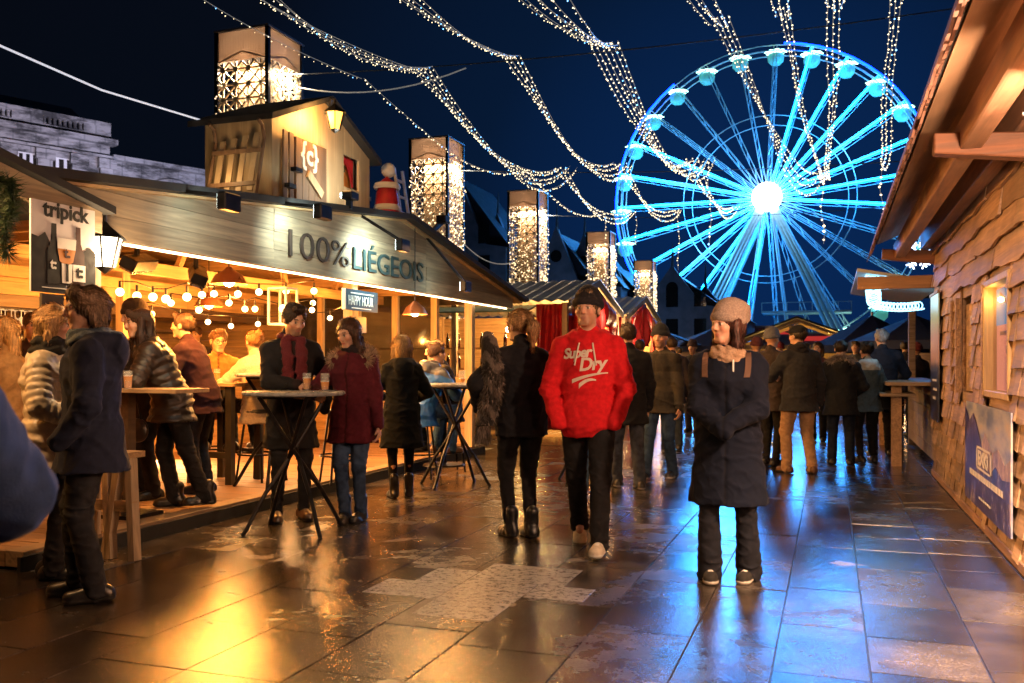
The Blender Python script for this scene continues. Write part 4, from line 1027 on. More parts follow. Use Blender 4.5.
for y in (.55, 4.3): MB().box(-5.32, -5.2, y - .06, y + .06, 0, 2.5).build('post', W_PINEZ, ki)
MB().box(-5.32, -5.24, .5, 4.36, 1.92, 2.02).build('header', W_DARKX, ki)
boards_x(MB(), -5.3, -5.27, .5, 4.36, 2.02, 2.5).build('header_panel', W_PINE, ki)
MB().box(-8.05, -7.9, .8, 4.2, 1.45, 1.48).build('shelf', W_DARKX, ki)
light('kiosk_light_and_fill', 'POINT', (-6.6, 3.4, 2.1), 100, (1, .42, .08), .08); light('kiosk_light_and_fill', 'POINT', (-4.75, 3.7, 2.25), 50, (1, .55, .22), .06)  # second point, outside the front, added to fill the poster and people
for k in range(14): bottle((-7.97, 1.9 + k*.17, 1.48), None, 'dark bottle lined up on the shelf of the left kiosk', 'bottles on the kiosk shelf')
# garland
ga = thing('fir_garland', 'hanging green fir garland at the left kiosk eave', 'garland', (-4.5, 3.9, 2.4)); gm = MB()
gpath = []
for k in range(40):
    t_ = k/39; y = 3.3 + .72*t_ + .0; z = kz(y) - .1 - .05*math.sin(t_*9); gpath.append(Vector((-4.5, y, z)))
for k in range(22):
    t_ = k/21; gpath.append(Vector((-4.5, 4.02 + .03*math.sin(t_*6), kz(4.02) - .12 - .42*t_)))
for k in range(26):
    t_ = k/25; gpath.append(Vector((-4.5, 3.75 + .03*math.sin(t_*6), kz(3.75) - .12 - .36*t_)))
for k in range(26):
    t_ = k/25; gpath.append(Vector((-4.5, 3.9 + .03*math.sin(t_*6), kz(3.9) - .12 - .4*t_)))
for p in gpath:
    for q in range(46):
        dv = Vector((rnd.gauss(0, 1), rnd.gauss(0, 1), rnd.gauss(-.5, 1))).normalized(); ln_ = rnd.uniform(.05, .11); b0 = p + dv*.012; n_ = dv.cross(Vector((rnd.random(), rnd.random(), rnd.random()))).normalized()*.004
        gm.add([b0 - n_, b0 + n_, b0 + dv*ln_ + Vector((0, 0, -.015))], [(0, 1, 2)])
gm.build('fir_needle_mass', plain('fir green', (.035, .07, .025), .7, 0, .5, 30, 0), ga, fix=False, kind='stuff')
MB().tube(gpath[:40], .012, 6).build('cord', BLACK, ga)
# beer poster
PX = -4.55; y0, y1 = on_x(31, PX), on_x(95, PX); Dp = depth(PX, y0); zt, zb_ = zed(198, Dp), zed(291, Dp)
po = thing('beer_poster', 'black and pale poster of two bottles and a full glass', 'poster', (PX, (y0+y1)/2, zb_))
def pu(u): return y0 + (y1 - y0)*u
def pv(v): return zb_ + (zt - zb_)*v
MB().box(PX - .012, PX, y0, y1, zb_, zt).build('sheet', plain('pale poster print', (.62, .58, .6), .5, 0, .06, 9, 0), po)
def flat(mb, poly, x=PX + .003, t=.002): return mb.prism([(pu(u), pv(v)) for u, v in poly], lambda a, b, c: (c, a, b), x, x + t)
flat(MB(), [(0, 0), (1, 0), (1, .5), (.9, .56), (.8, .5), (.62, .53), (.5, .48), (.3, .52), (.2, .66), (.1, .6), (0, .62)]).build('dark_ground', plain('black poster print', (.01, .009, .012), .85, 0, .3, 20, 0), po)
PB = plain('bottle print', (.05, .014, .012), .8, 0, .2, 20, 0); PWH = plain('white poster print', (.75, .72, .68), .5, 0, .05, 20, 0); PAM = plain('amber print', (.6, .22, .03), .4, 0, .2, 9, 0); PIK = plain('black ink', (.008, .008, .01), .85, 0, .1, 20, 0)
def bott(c): return [(c - .1, .1), (c + .1, .1), (c + .1, .46), (c + .04, .58), (c + .035, .77), (c - .035, .77), (c - .04, .58), (c - .1, .46)]
flat(MB(), bott(.33), PX + .006).build('bottle_print', PIK, po); flat(MB(), bott(.71), PX + .006).build('bottle_print', PB, po)
flat(MB(), [(.38, .5), (.66, .5), (.62, .36), (.55, .33), (.48, .33), (.41, .36)], PX + .009).build('glass_print', PAM, po); flat(MB(), [(.37, .62), (.67, .62), (.66, .5), (.38, .5)], PX + .009).build('foam_print', PWH, po)
flat(MB(), [(.44, .34), (.61, .34), (.6, .12), (.45, .12)], PX + .009).build('glass_foot_print', PWH, po); flat(MB(), [(.51, .33), (.54, .33), (.545, .14), (.505, .14)], PX + .012).build('tie_print', PIK, po)
flat(MB(), [(.62, .15), (.82, .15), (.82, .34), (.62, .34)], PX + .009).build('label_print', PWH, po)
sz = (y1 - y0)
lettering('lettering', 'tripick', sz*.27, PIK, Vector((PX + .006, pu(.17), pv(.84))), FACE_PX, po, extrude=.001, bold=.004)
lettering('lettering', 't:', sz*.2, PIK, Vector((PX + .013, pu(.67), pv(.2))), FACE_PX, po, extrude=.001, bold=.004); lettering('lettering', 't:', sz*.17, PWH, Vector((PX + .01, pu(.27), pv(.27))), FACE_PX, po, extrude=.001, bold=.003); lettering('lettering', 't.', sz*.17, PB, Vector((PX + .013, pu(.48), pv(.41))), FACE_PX, po, extrude=.001, bold=.003)
ln = MB(); ln.prism([(pu(.15), pv(.05)), (pu(.55), pv(.05)), (pu(.55), pv(.06)), (pu(.15), pv(.06))], lambda a, b, c: (c, a, b), PX + .006, PX + .008); ln.build('caption_rule', PWH, po)
MB().box(PX - .03, PX - .012, y0 + .05, y1 - .05, zt - .05, zt - .02).build('batten', W_DARKX, po)
# chalk board under the poster
y0, y1 = on_x(42, PX - .05), on_x(64, PX - .05); D_ = depth(PX - .05, y0); cb = thing('chalkboard', 'narrow black chalkboard hung below the beer poster', 'chalkboard', (PX - .05, y0, 1.4))
MB().box(PX - .07, PX - .05, y0, y1, 1.25, zed(293, D_)).build('panel', DARKW, cb); lettering('lettering', 'à nou', .05, PWH, Vector((PX - .048, y0 + .02, zed(308, D_))), FACE_PX, cb, extrude=.001)
lettering('lettering', 'à tou', .05, PWH, Vector((PX - .048, y0 + .02, zed(320, D_))), FACE_PX, cb, extrude=.001)
# ================================================================ right cabin
RX = 1.18
cab = thing('timber_cabin', 'shingle clad timber cabin with deep eave along the right side', 'cabin', (1.9, 6.5, 0))
WIN = (7.0, 8.0, 1.12, 1.92); SLIT = (8.78, 9.55, 1.07, 1.88)
cw = MB(); EY0, EY1 = 1.0, 11.9
def inwin(a, b, z0, z1, w): return b > w[0] and a < w[1] and z1 > w[2] and z0 < w[3]
z = .06
while z < 2.72:
    long_ = z > 1.95; hh = .185 if not long_ else .2; y = EY0
    while y < EY1:
        ln_ = rnd.uniform(.16, .34) if not long_ else rnd.uniform(1.2, 2.8)
        a, b_ = y, min(y + ln_, EY1); y += ln_
        segs = [(a, b_)]
        for w in (WIN, SLIT):
            ns = []
            for (p, q) in segs:
                if inwin(p, q, z, z + hh, w):
                    if p < w[0] - .03: ns.append((p, w[0]))
                    if q > w[1] + .03: ns.append((w[1], q))
                else: ns.append((p, q))
            segs = ns
        for (p, q) in segs:
            if q - p < .02: continue
            g_ = .006; n_ = 2 if not long_ else max(3, int((q-p)/.12)); tl = rnd.uniform(-.012, .012); out = rnd.uniform(.028, .058)
            ph = rnd.uniform(0, 9); vs, fs = [], []
            for i in range(n_ + 1):
                u = i/n_; yy = p + g_ + (q - p - 2*g_)*u; zb0 = z - .02 + tl*(u - .5) + (.016*math.sin(yy*4.3 + ph) + .008*math.sin(yy*11 + ph) if long_ else rnd.uniform(-.006, .006))
                vs += [(RX + .0, yy, z + hh), (RX - .012, yy, z + hh), (RX - out, yy, zb0), (RX - out + .022, yy, zb0)]
            for i in range(n_):
                for k in range(4): a0, a1 = i*4 + k, i*4 + (k+1) % 4; fs.append((a0, a1, a1 + 4, a0 + 4))
            fs += [(0, 1, 2, 3), tuple(n_*4 + k for k in (3, 2, 1, 0))]; cw.add(vs, fs)
    z += hh - .005
for w in ((EY0, EY1, 0, 1.06), (EY0, EY1, 1.94, 2.8), (EY0, WIN[0] - .01, 1.06, 1.94), (WIN[1] + .01, SLIT[0] - .01, 1.06, 1.94), (SLIT[1] + .01, EY1, 1.06, 1.94)): cw.box(RX + .001, RX + .06, w[0], w[1], w[2], w[3])
cw.box(RX, 4, EY1, EY1 + .06, 0, 2.9)
cw.build('wall', W_RED, cab)
MB().box(RX - .05, RX, EY0, EY1, 0, .07).build('sill_beam', W_RAFT, cab, bevel=.006)
for y in (8.02, 9.6, 10.0): MB().box(RX - .055, RX - .0, y, y + .055, 1.05, 1.95).build('batten', W_RED, cab)
# window
wf = MB(); a, b_, c, d_ = WIN
wf.box(RX - .045, RX + .06, a - .05, a, c - .05, d_ + .05); wf.box(RX - .045, RX + .06, b_, b_ + .05, c - .05, d_ + .05); wf.box(RX - .045, RX + .06, a, b_, c - .05, c); wf.box(RX - .045, RX + .06, a, b_, d_, d_ + .05)
wfo = wf.build('window', wood('pale window frame', (.6, .42, .2), 'z', .5, .7), cab, bevel=.005)
pm, nt, pb, po_ = mat('window glass of the cabin'); pb.inputs['Base Color'].default_value = (.1, .04, .03, 1); pb.inputs['Roughness'].default_value = .03; pb.inputs['Specular IOR Level'].default_value = 1.0; pb.inputs['Coat Weight'].default_value = 1; pb.inputs['Coat Roughness'].default_value = .02
MB().box(RX + .05, RX + .054, a, b_, c, d_).build('display', emis('glowing rose sheet', (1, .35, .3), .42, True, (.5, .25, .2)), wfo)  # sheets behind the pane, given a rose and blue glow of their own
MB().box(RX + .044, RX + .048, a + .02, b_ - .02, d_ - .3, d_ - .02).build('display', emis('glowing blue sheet', (.04, .35, .75), .5, True, (.05, .2, .3)), wfo); dl = MB(); dl.bar((RX + .042, a + .05, d_ - .28), (RX + .042, b_ - .2, d_ - .06), .004, .03); dl.box(RX + .04, RX + .043, a + .35, a + .55, c + .28, c + .34); dl.box(RX + .04, RX + .043, a + .5, a + .8, c + .42, c + .45); dl.build('display_print', plain('violet print', (.25, .2, .5), .5), wfo)
pb.inputs['Alpha'].default_value = .25; MB().box(RX + .026, RX + .03, a, b_, c, d_).build('pane', pm, wfo)
light('window_light', 'POINT', (RX - .005, b_ - .12, d_ - .1), 2.2, (1, .5, .12), .02)
sh = MB()
for k in range(4): sh.box(RX + .03, RX + .05, SLIT[0] + k*.195, SLIT[0] + .187 + k*.195, SLIT[2], SLIT[3])
so = sh.build('shutter', W_RED, cab, bevel=.004)
for zz in (1.28, 1.68): MB().box(RX + .0, RX + .03, 8.95, 9.05, zz, zz + .07).build('hinge', STEEL, so)
# eave: rough shake edge, soffit boards, purlins, brackets
EX, EZ = .52, 2.8
rb = MB(); rb.prism([(EX, EZ), (2.4, EZ + .78), (2.4, EZ + .86), (EX, EZ + .07)], lambda u, v, t: (u, t, v), -1.5, 12.15); rb.build('roof', FELT, cab)
sf = MB()
for k in range(6): u0 = EX + .02 + k*.31; sf.prism([(u0, EZ - .015 + (u0 - EX)*.415), (u0 + .303, EZ - .015 + (u0 + .303 - EX)*.415), (u0 + .303, EZ + .003 + (u0 + .303 - EX)*.415), (u0, EZ + .003 + (u0 - EX)*.415)], lambda u, v, t: (u, t, v), -1.5, 12.12)
sf.build('soffit', wood('soffit boards', (.55, .36, .22), 'y', .7, .75, grain=.7), cab)
sk = MB(); y = -1.5
while y < 12.15:
    w_ = rnd.uniform(.05, .14)
    for rw in range(2):
        l0 = rnd.uniform(.2, .3); x0 = EX + .05 - .035*rw; zt0 = EZ + .12 - rw*.05; tw = rnd.uniform(-.02, .02)
        sk.prism([(y, 0), (y + w_*1.02, 0), (y + w_*.9 + tw, -l0 + rnd.uniform(-.02, .02)), (y + w_*.1 + tw, -l0)], lambda u, v, t: (x0 - .035 + t + v*.28, u, zt0 + v), 0, .014)
    y += w_
sk.build('shake_edge', wood('shake shingles', (.26, .13, .09), 'z', .85, .45, wear=.4), cab)
for x, z in ((.78, 2.68), (1.08, 2.78)): MB().box(x - .06, x + .06, -1.5, 12.0, z - .09, z + .09 + (x - .78)*.1).build('purlin', W_RAFT, cab, bevel=.008)
for y in (11.85, 6.0, .5): MB().prism([(EX + .06, 2.58), (RX + .02, 2.5), (RX + .02, 2.66), (EX + .06, 2.7)], lambda u, v, t: (u, t, v), y - .06, y + .06).build('bracket', W_RAFTX, cab, bevel=.008)
# lamps of the cabin (first just past the frame edge, second an added unseen fill)
def cab_lamp(y, e, lab, aimx=-.4):
    t = thing('eave_lamp', lab, 'lamp', (.98, y, 2.52), 'lamps under the cabin eave')
    MB().lathe([(.02, .1), (.03, .09), (.09, .03), (.11, -.02), (.105, -.02), (.08, .03)], (.84, y, 2.36), 16).build('lamp_shade', BLACK, t, smooth=True); MB().ball((.84, y, 2.34), .04, 10, 8).build('bulb', BULBH, t, smooth=True); MB().tube([(.84, y, 2.46), (.84, y, 2.6)], .01, 6).build('cord', BLACK, t)
    light('eave_lamp_light', 'SPOT', (.84, y, 2.27), e, (1, .56, .3), .06, (1.3, y + .6, .6), 120, 1.0)
    light('eave_lamp_light', 'POINT', (.84, y, 2.27), e*.2, (1, .58, .34), .06)
cab_lamp(4.15, 1500, 'shaded bulb hanging below the eave just past the picture edge'); cab_lamp(2.2, 560, 'added unseen bulb below the eave, a fill for the street front')
# mountain poster on the cabin wall
y0, y1, z0, z1 = 6.75, 8.85, .17, 1.0; XP = RX - .06
po = thing('mountain_poster', 'large poster of blue mountains with a white boxed logo', 'poster', (XP, 7.8, z0))
def qu(u): return y1 + (y0 - y1)*u
def qv(v): return z0 + (z1 - z0)*v
m, nt, b, o = mat('sky print'); v = coords(nt, (1, 2, 6)); n = N(nt, 'TexNoise', Scale=1.5, Detail=6.0); L(nt, v, n.inputs['Vector']); r = ramp(nt, [(.35, (.16, .22, .42)), (.6, (.5, .5, .55)), (.75, (.62, .5, .42))], n.outputs[0]); L(nt, r.outputs[0], b.inputs['Base Color']); b.inputs['Roughness'].default_value = .3
MB().box(XP, XP + .012, y0, y1, z0, z1).build('sheet', m, po)
def rock(name, c0, c1, sc):
    m, nt, b, o = mat(name); v = coords(nt, (1, 3, 2), (.6, 0, 0)); n = N(nt, 'TexNoise', Scale=sc, Detail=10.0, Roughness=.75); L(nt, v, n.inputs['Vector']); r = ramp(nt, [(.4, c0), (.56, c1), (.68, (.75, .66, .6))], n.outputs[0]); L(nt, r.outputs[0], b.inputs['Base Color']); b.inputs['Roughness'].default_value = .3; return m
def pf(mb, poly, x): return mb.prism([(qu(u), qv(v)) for u, v in poly], lambda a, b, c: (c, a, b), x - .002, x)
pf(MB(), [(0, .1), (1, .1), (1, .62), (.9, .55), (.78, .66), (.66, .6), (.5, .75), (.42, .62), (0, .5)], XP - .002).build('far_ridge_print', rock('far ridge print', (.2, .17, .28), (.5, .36, .28), 2), po)
pf(MB(), [(0, 0), (1, 0), (1, .45), (.86, .42), (.74, .5), (.62, .4), (.5, .52), (.4, .66), (.3, .82), (.22, .9), (.12, .8), (0, .95)], XP - .005).build('near_ridge_print', rock('near ridge print', (.03, .03, .13), (.1, .08, .26), 1.6), po)
fr = MB()
for a_, b1 in (((.32, .38), (.66, .4)), ((.32, .58), (.66, .6)), ((.32, .38), (.34, .6)), ((.64, .38), (.66, .6))): pf(fr, [(a_[0], a_[1]), (b1[0], a_[1]), (b1[0], b1[1]), (a_[0], b1[1])], XP - .009)
fr.build('logo_frame', PWH, po)
lettering('lettering', 'EXKi', .16, PWH, Vector((XP - .0095, qu(.355), qv(.425))), FACE_NX @ Matrix.Scale(1.45, 4, (1, 0, 0)), po, extrude=.001, bold=.005)
ln = MB()
for u0, u1, v0 in ((.14, .88, .28), (.38, .64, .1)):
    u = u0
    while u < u1: w_ = rnd.uniform(.02, .05); pf(ln, [(u, v0), (min(u + w_, u1), v0), (min(u + w_, u1), v0 + (.055 if v0 > .2 else .02)), (u, v0 + (.055 if v0 > .2 else .02))], XP - .009); u += w_ + .012
ln.build('caption_print', PWH, po)
# banner at the cabin's far corner
XB = RX - .07; y0, y1 = 10.95, 11.75; ba = thing('corner_banner', 'tall banner fading from pale blue to pink above black at the cabin corner', 'banner', (XB, 11.3, .7))
m, nt, b, o = mat('banner print'); t_ = N(nt, 'TexCoord'); sp = N(nt, 'SeparateXYZ'); L(nt, t_.outputs['Generated'], sp.inputs[0]); n = N(nt, 'TexNoise', Scale=7.0, Detail=5.0); L(nt, t_.outputs['Generated'], n.inputs['Vector']); ad = N(nt, 'MATH' if False else 'Math', operation='MULTIPLY_ADD'); L(nt, n.outputs[0], ad.inputs[0]); ad.inputs[1].default_value = .12; L(nt, sp.outputs[2], ad.inputs[2])
r = ramp(nt, [(.38, (.01, .012, .03)), (.48, (.05, .05, .09)), (.55, (.55, .35, .3)), (.72, (.5, .4, .55)), (.88, (.3, .65, .75)), (1, (.4, .75, .8))], ad.outputs[0]); L(nt, r.outputs[0], b.inputs['Base Color']); b.inputs['Roughness'].default_value = .35
MB().box(XB, XB + .012, y0, y1, .68, 2.1).build('cloth', m, ba)
ln = MB()
for zz, a_, c_ in ((1.12, .2, .7), (1.02, .15, .6), (.92, .3, .65)): ln.box(XB - .003, XB - .001, y0 + a_*.8, y0 + c_*.8, zz, zz + .03)
ln.build('caption_print', PWH, ba); MB().box(XB - .01, XB + .02, y0 - .03, y1 + .03, 2.1, 2.13).build('rod', W_RAFT, ba)
# ================================================================ second booth on the right
bo = thing('counter_booth', 'grey wooden booth with raised flap and counter beyond the cabin', 'booth', (2, 14, 0)); BX = 1.22
bw = boards_x(MB(), BX, BX + .04, 12.35, 16.5, .1, 1.0, .16); bw.box(BX, BX + .1, 12.35, 12.5, 0, 2.2); bw.box(BX, BX + .1, 16.4, 16.55, 0, 2.2); boards_y(bw, 12.3, 12.35, BX, 3, 0, 2.2, .16); bw.build('wall', W_GREY, bo)
MB().box(BX - .55, BX + .2, 12.5, 16.4, 1.04, 1.09).build('counter', W_GREY, bo, bevel=.005); MB().box(BX - .62, BX - .2, 12.6, 14.0, .9, .94).build('shelf', W_GREY, bo, bevel=.005)
for y in (12.7, 15.9): MB().box(BX - .48, BX - .36, y, y + .12, 0, 1.04).build('leg', W_RED, bo)
MB().box(BX - .9, BX + .1, 12.34, 12.42, 2.26, 2.42).build('front_beam', wood('booth beam', (.45, .25, .13), 'x', .6, .6), bo, bevel=.006)
fl = MB(); fl.prism([(BX - .9, 2.5), (BX + .1, 2.3), (BX + .1, 2.34), (BX - .9, 2.54)], lambda u, v, t: (u, t, v), 12.42, 16.5); fl.build('flap', plain('pale flap board', (.4, .42, .42), .5, 0, .15), bo)
MB().box(BX + .1, 3, 12.3, 16.5, 2.4, 2.48).build('roof', FELT, bo)
gl = thing('snow_garland', 'blue white led garland curling under the booth flap', 'garland', (BX - .5, 13, 2.2)); gm_ = MB()
EMW = emis('icy led', (.3, .75, 1), 3, False); path = []
for k in range(260):
    t_ = k/259
    if t_ < .45: u = t_/.45; c0 = Vector((BX - .72 + .05*u, 12.6 + .6*u, 2.42 - .25*u)); rr0 = .09
    else: u = (t_-.45)/.55; c0 = Vector((BX - .67 + .62*u, 13.3 + .3*u, 2.12 - .03*math.sin(u*3))); rr0 = .055
    a_ = t_*150; path.append(c0 + Vector((rr0*math.cos(a_), .3*rr0*math.sin(a_*.7), rr0*math.sin(a_))))
gm_.tube(path, .009, 4, False).build('led_tube', EMW, gl)
light('garland_light', 'POINT', (BX - .6, 12.9, 2.2), 9, (.35, .75, 1), .12)
fx, fy = at(918, 11.9); fz = zed(254, 11.9); sn = thing('snowflake_light', 'glowing blue white snowflake fixed above the booth', 'decoration', (fx, fy, fz)); sm_ = MB()
for k in range(6):
    a_ = math.pi*k/3; dv = Vector((math.cos(a_), 0, math.sin(a_))); c0 = Vector((fx, fy, fz)); sm_.tube([c0, c0 + dv*.2], .011, 5)
    for q in (.1, .15):
        for sg in (-.9, .9): e = Vector((math.cos(a_ + sg), 0, math.sin(a_ + sg))); sm_.tube([c0 + dv*q, c0 + dv*q + e*.07], .009, 5)
sm_.build('light_arms', emis('violet white led', (.6, .7, 1), 7, False), sn); MB().bar((fx, fy + .02, fz), (fx + .1, fy + .5, fz - .1), .02, .02).build('bracket', BLACK, sn)
# ================================================================ corrugated stalls with red curtains
def red_stall(y0, lab):
    y1 = y0 + 4.2; ym_ = (y0+y1)/2; xf = -4.6; t = thing('corrugated_stall', lab, 'market stall', (-6, ym_, 0), 'stalls with corrugated roofs')
    for (a, b_, nm) in ((y0, ym_, 'roof_slope'), (ym_, y1, 'roof_slope')):
        vs, fs = [], []; n_ = 72
        za_, zb_ = (2.5, 3.02) if a == y0 else (3.02, 2.5)
        for i in range(n_ + 1):
            x = -9 + (xf + .15 + 9)*i/n_; dz = .022*math.cos(i*math.pi/2)
            vs += [(x, a - (.12 if a == y0 else 0), za_ + dz - (.03 if a == y0 else 0)), (x, b_ + (.12 if a != y0 else 0), zb_ + dz - (.03 if a != y0 else 0))]
        for i in range(n_): fs.append((2*i, 2*i+1, 2*i+3, 2*i+2))
        o = MB().add(vs, fs).build(nm, GALV, t, smooth=False); sm2 = o.modifiers.new('thick', 'SOLIDIFY'); sm2.thickness = .012
    bg = MB()
    bg.prism([(y0 - .15, 2.36), (ym_, 2.9), (ym_, 3.02), (y0 - .15, 2.48)], lambda u, v, s: (s, u, v), xf + .1, xf + .14); bg.prism([(ym_, 2.9), (y1 + .15, 2.36), (y1 + .15, 2.48), (ym_, 3.02)], lambda u, v, s: (s, u, v), xf + .1, xf + .14); bg.build('bargeboard', DARKW, t)
    for y in (y0, y1):
        for x in (xf, -6.8, -8.9): MB().box(x - .05, x + .05, y - .05, y + .05, 0, 2.44).build('post', W_PINEZ, t)
    # gathered red curtain: gable tympanum and front drapes
    def drape(xa, ya, xb, yb, zt, zb0, wv, seed):
        vs, fs = [], []; n_ = 48; r_ = random.Random(seed); ln_ = math.hypot(xb-xa, yb-ya); nx, ny = -(yb-ya)/ln_, (xb-xa)/ln_
        for i in range(n_+1):
            u = i/n_
            for j in range(9):
                v = j/8; zt_ = zt(u) if callable(zt) else zt; a_ = wv*(.5 + v)*(math.sin(u*34 + math.sin(u*9 + seed)*2) + .4*math.sin(u*71 + v*3)); sw_ = .12*math.sin(v*3.1)*math.sin(u*5 + seed)
                vs.append((xa + (xb-xa)*u + nx*(a_ + sw_), ya + (yb-ya)*u + ny*(a_ + sw_), zt_ + (zb0 - zt_)*v))
        for i in range(n_):
            for j in range(8): p = i*9+j; fs.append((p, p+1, p+10, p+9))
        o = MB().add(vs, fs).build('red_curtain', REDCLOTH, t, smooth=True, fix=False); s2 = o.modifiers.new('thick', 'SOLIDIFY'); s2.thickness = .006
    drape(xf + .04, y0 + .1, xf + .04, y1 - .1, lambda u: 2.42 + .5*(1 - abs(2*u - 1)), 2.1, .03, 1); drape(xf + .02, y0 + .05, xf + .02, y0 + 1.0, 2.2, .15, .05, 2); drape(xf + .02, y1 - 1.0, xf + .02, y1 - .05, 2.2, .15, .05, 4)
    drape(xf - .55, y0 - .04, xf - .02, y0 - .04, 2.42, .1, .06, 3); drape(xf + .18, y0 + .1, xf + .18, y0 + 1.7, lambda u: 2.4 + .42*u, 1.75, .05, 6)
    boards_y(MB(), y0 - .02, y0 + .01, -8.9, xf - .8, .05, 1.0).build('side_panel', W_PINEX, t); boards_y(MB(), y1, y1 + .03, -8.9, xf, .05, 2.4).build('side_panel', W_PINEX, t); boards_x(MB(), -8.95, -8.9, y0, y1, .05, 2.4).build('back_wall', W_PINE, t)
    MB().prism([(y0 - .5, 2.26), (y0, 2.38), (y0, 2.41), (y0 - .5, 2.29)], lambda u, v, s: (s, u, v), -7.4, xf - .55).build('side_awning', plain('teal sheet', (.12, .26, .26), .5, 0, .2), t)
    boards_x(MB(), xf - .04, xf, y0 + .9, y1 - .9, .1, .95).build('counter_front', W_PINE, t); MB().box(xf - .4, xf + .1, y0 + .9, y1 - .9, .95, 1.0).build('counter_top', W_DARKX, t)
    for z in (1.2, 1.6): MB().box(-8.6, xf - 1.2, y0 + .35, y0 + .55, z, z + .03).build('shelf', W_PINEX, t)
    return t
st1 = red_stall(16.1, 'stall with grey corrugated roof and red curtains beside the main bar'); st2 = dup(st1, (-6, 18.2 + 5.0, 0), label='second corrugated stall with red curtains further down the row')
for y in (17.6, 19, 22.5, 24): light('red_stall_light', 'POINT', (-5.6, y, 2.1), 420, (1, .52, .14), .08)
for k in range(16): bottle((-5.95 - (k % 8)*.24, 16.55 + .02*(k % 3), 1.23 + .4*(k//8)), None, 'dark bottle on the side shelves of the first red stall', 'bottles on the side shelves of the first red stall')
for k, (x, y, z) in enumerate(((-5.4, 16.9, 1.95), (-6.1, 17.2, 2.0), (-5.2, 21.9, 2.0), (-6.8, 16.9, 2.05), (-4.45, 20.6, 1.95))):
    t = thing('bare_bulb', ['bare bulb glowing left in the first red stall', 'bare bulb deeper inside the first red stall', 'bare bulb in the second red stall', 'bare bulb beside the shelf boards of the first red stall', 'bare bulb glowing between the two red curtained stalls'][k], 'bulb', (x, y, z), 'bare bulbs in the red curtained stalls'); MB().ball((x, y, z), .055, 12, 8).build('bulb', BULBH, t, smooth=True); MB().tube([(x, y, z + .05), (x, y, z + .45)], .008, 6).build('cord', BLACK, t)
for x, y, z, e in ((-4.15, 17.6, 2.25, 32), (-4.2, 20.6, 1.95, 60), (-4.15, 23.0, 2.25, 32)): light('curtain_bulb_and_fill', 'POINT', (x, y, z), e, (1, .62, .3), .06)  # gable points added to brighten the curtains; middle one is the bulb's
# ================================================================ lattice light towers
TA = 1.2
SCREEN = plain('dark tower filler', (.16, .1, .055), .8)  # for a dark box put inside so the lattice gaps read as shade
def tower_parts(t, top, x, y):
    h2 = TA/2; zc = top - .62
    for sx in (-1, 1):
        for sy in (-1, 1): MB().box(x + sx*h2 - .04, x + sx*h2 + .04, y + sy*h2 - .04, y + sy*h2 + .04, 0, top).build('corner_post', BLACK, t)
    lat = MB(); bl = MB(); r_ = random.Random(int(y*10))
    faces = [((-h2, -h2), (h2, -h2)), ((h2, -h2), (h2, h2)), ((h2, h2), (-h2, h2)), ((-h2, h2), (-h2, -h2))]
    cell = TA/4
    for fi, (p, q) in enumerate(faces):
        p, q = Vector((x + p[0], y + p[1], 0)), Vector((x + q[0], y + q[1], 0)); d = (q - p)/4; z = zc
        if fi < 2:
            row = 0
            while z > 2.2:
                for c in range(4):
                    a = p + d*c; b_ = a + d; m_ = (a + b_)/2; Z = Vector((0, 0, 1))
                    for s0, s1 in ((a + Z*z, b_ + Z*(z - cell)), (b_ + Z*z, a + Z*(z - cell)), (m_ + Z*z, m_ + Z*(z - cell)), (a + Z*(z - cell/2), b_ + Z*(z - cell/2))): lat.bar(s0, s1, .034, .034)
                    if row == 0:
                        hh = .32*(1 - abs(2*(c + .5)/4 - 1)) if False else 0
                z -= cell; row += 1
            # arched top braces
            for c in range(4):
                a = p + d*c; b_ = a + d; f0 = 0; 
                lat.bar(a + Vector((0, 0, zc + .1*(2 - abs(2 - c)))), b_ + Vector((0, 0, zc + .1*(2 - abs(1 - c)) if c < 2 else zc + .1*(2 - abs(2 - c - 1)))), .03, .03)
            nb = 420
            nrm = Vector((d.y, -d.x, 0)).normalized()
            for k in range(nb):
                u = r_.random(); zz = 2.0 + (zc - 2.2)*r_.random()**1.35; c0 = p + (q - p)*u + nrm*r_.uniform(.03, .11) + Vector((0, 0, zz)); bl.octa(c0, r_.uniform(.011, .02)*(1 + .5*(y > 22) + .5*(y > 40)))
    lat.build('lattice', plain('cream lattice', (.75, .62, .45), .5, 0, .1, 6, 0), t); b0 = bl.build('fairy_light_mass', FAIRYW, t, fix=False, kind='stuff')
    MB().box(x - h2 + .3, x + h2 - .3, y - h2 + .3, y + h2 - .3, 1.9, zc + .04).build('inner_dark_box', SCREEN, t)
    # translucent top box
    m_ = CAPM; pn = MB()
    for (p, q) in faces: pn.prism([(p[0], p[1]), (q[0], q[1]), (q[0]*.985, q[1]*.985), (p[0]*.985, p[1]*.985)], lambda u, v, s: (x + u, y + v, s), zc + .03, top)
    pn.build('top_panel', m_, t)
    MB().box(x - h2 - .05, x + h2 + .05, y - h2 - .05, y + h2 + .05, top, top + .04).build('cap', GALV, t)
    for sx, sy in ((0, -1), (1, 0)):
        light('tower_top_light', 'POINT', (x + sx*.42, y + sy*.42, zc + .14), 55, (1, .76, .5), .05)
        light('tower_inner_light', 'AREA', (x + sx*.44, y + sy*.44, zc - .1), 170, (1, .74, .46), aim=(x + sx*.42, y + sy*.42, 0), size=(.2, 1.0) if sx else (1.0, .2))
m, nt, b, o = mat('translucent fluted panel'); b.inputs['Base Color'].default_value = (.4, .34, .3, 1); b.inputs['Roughness'].default_value = .6
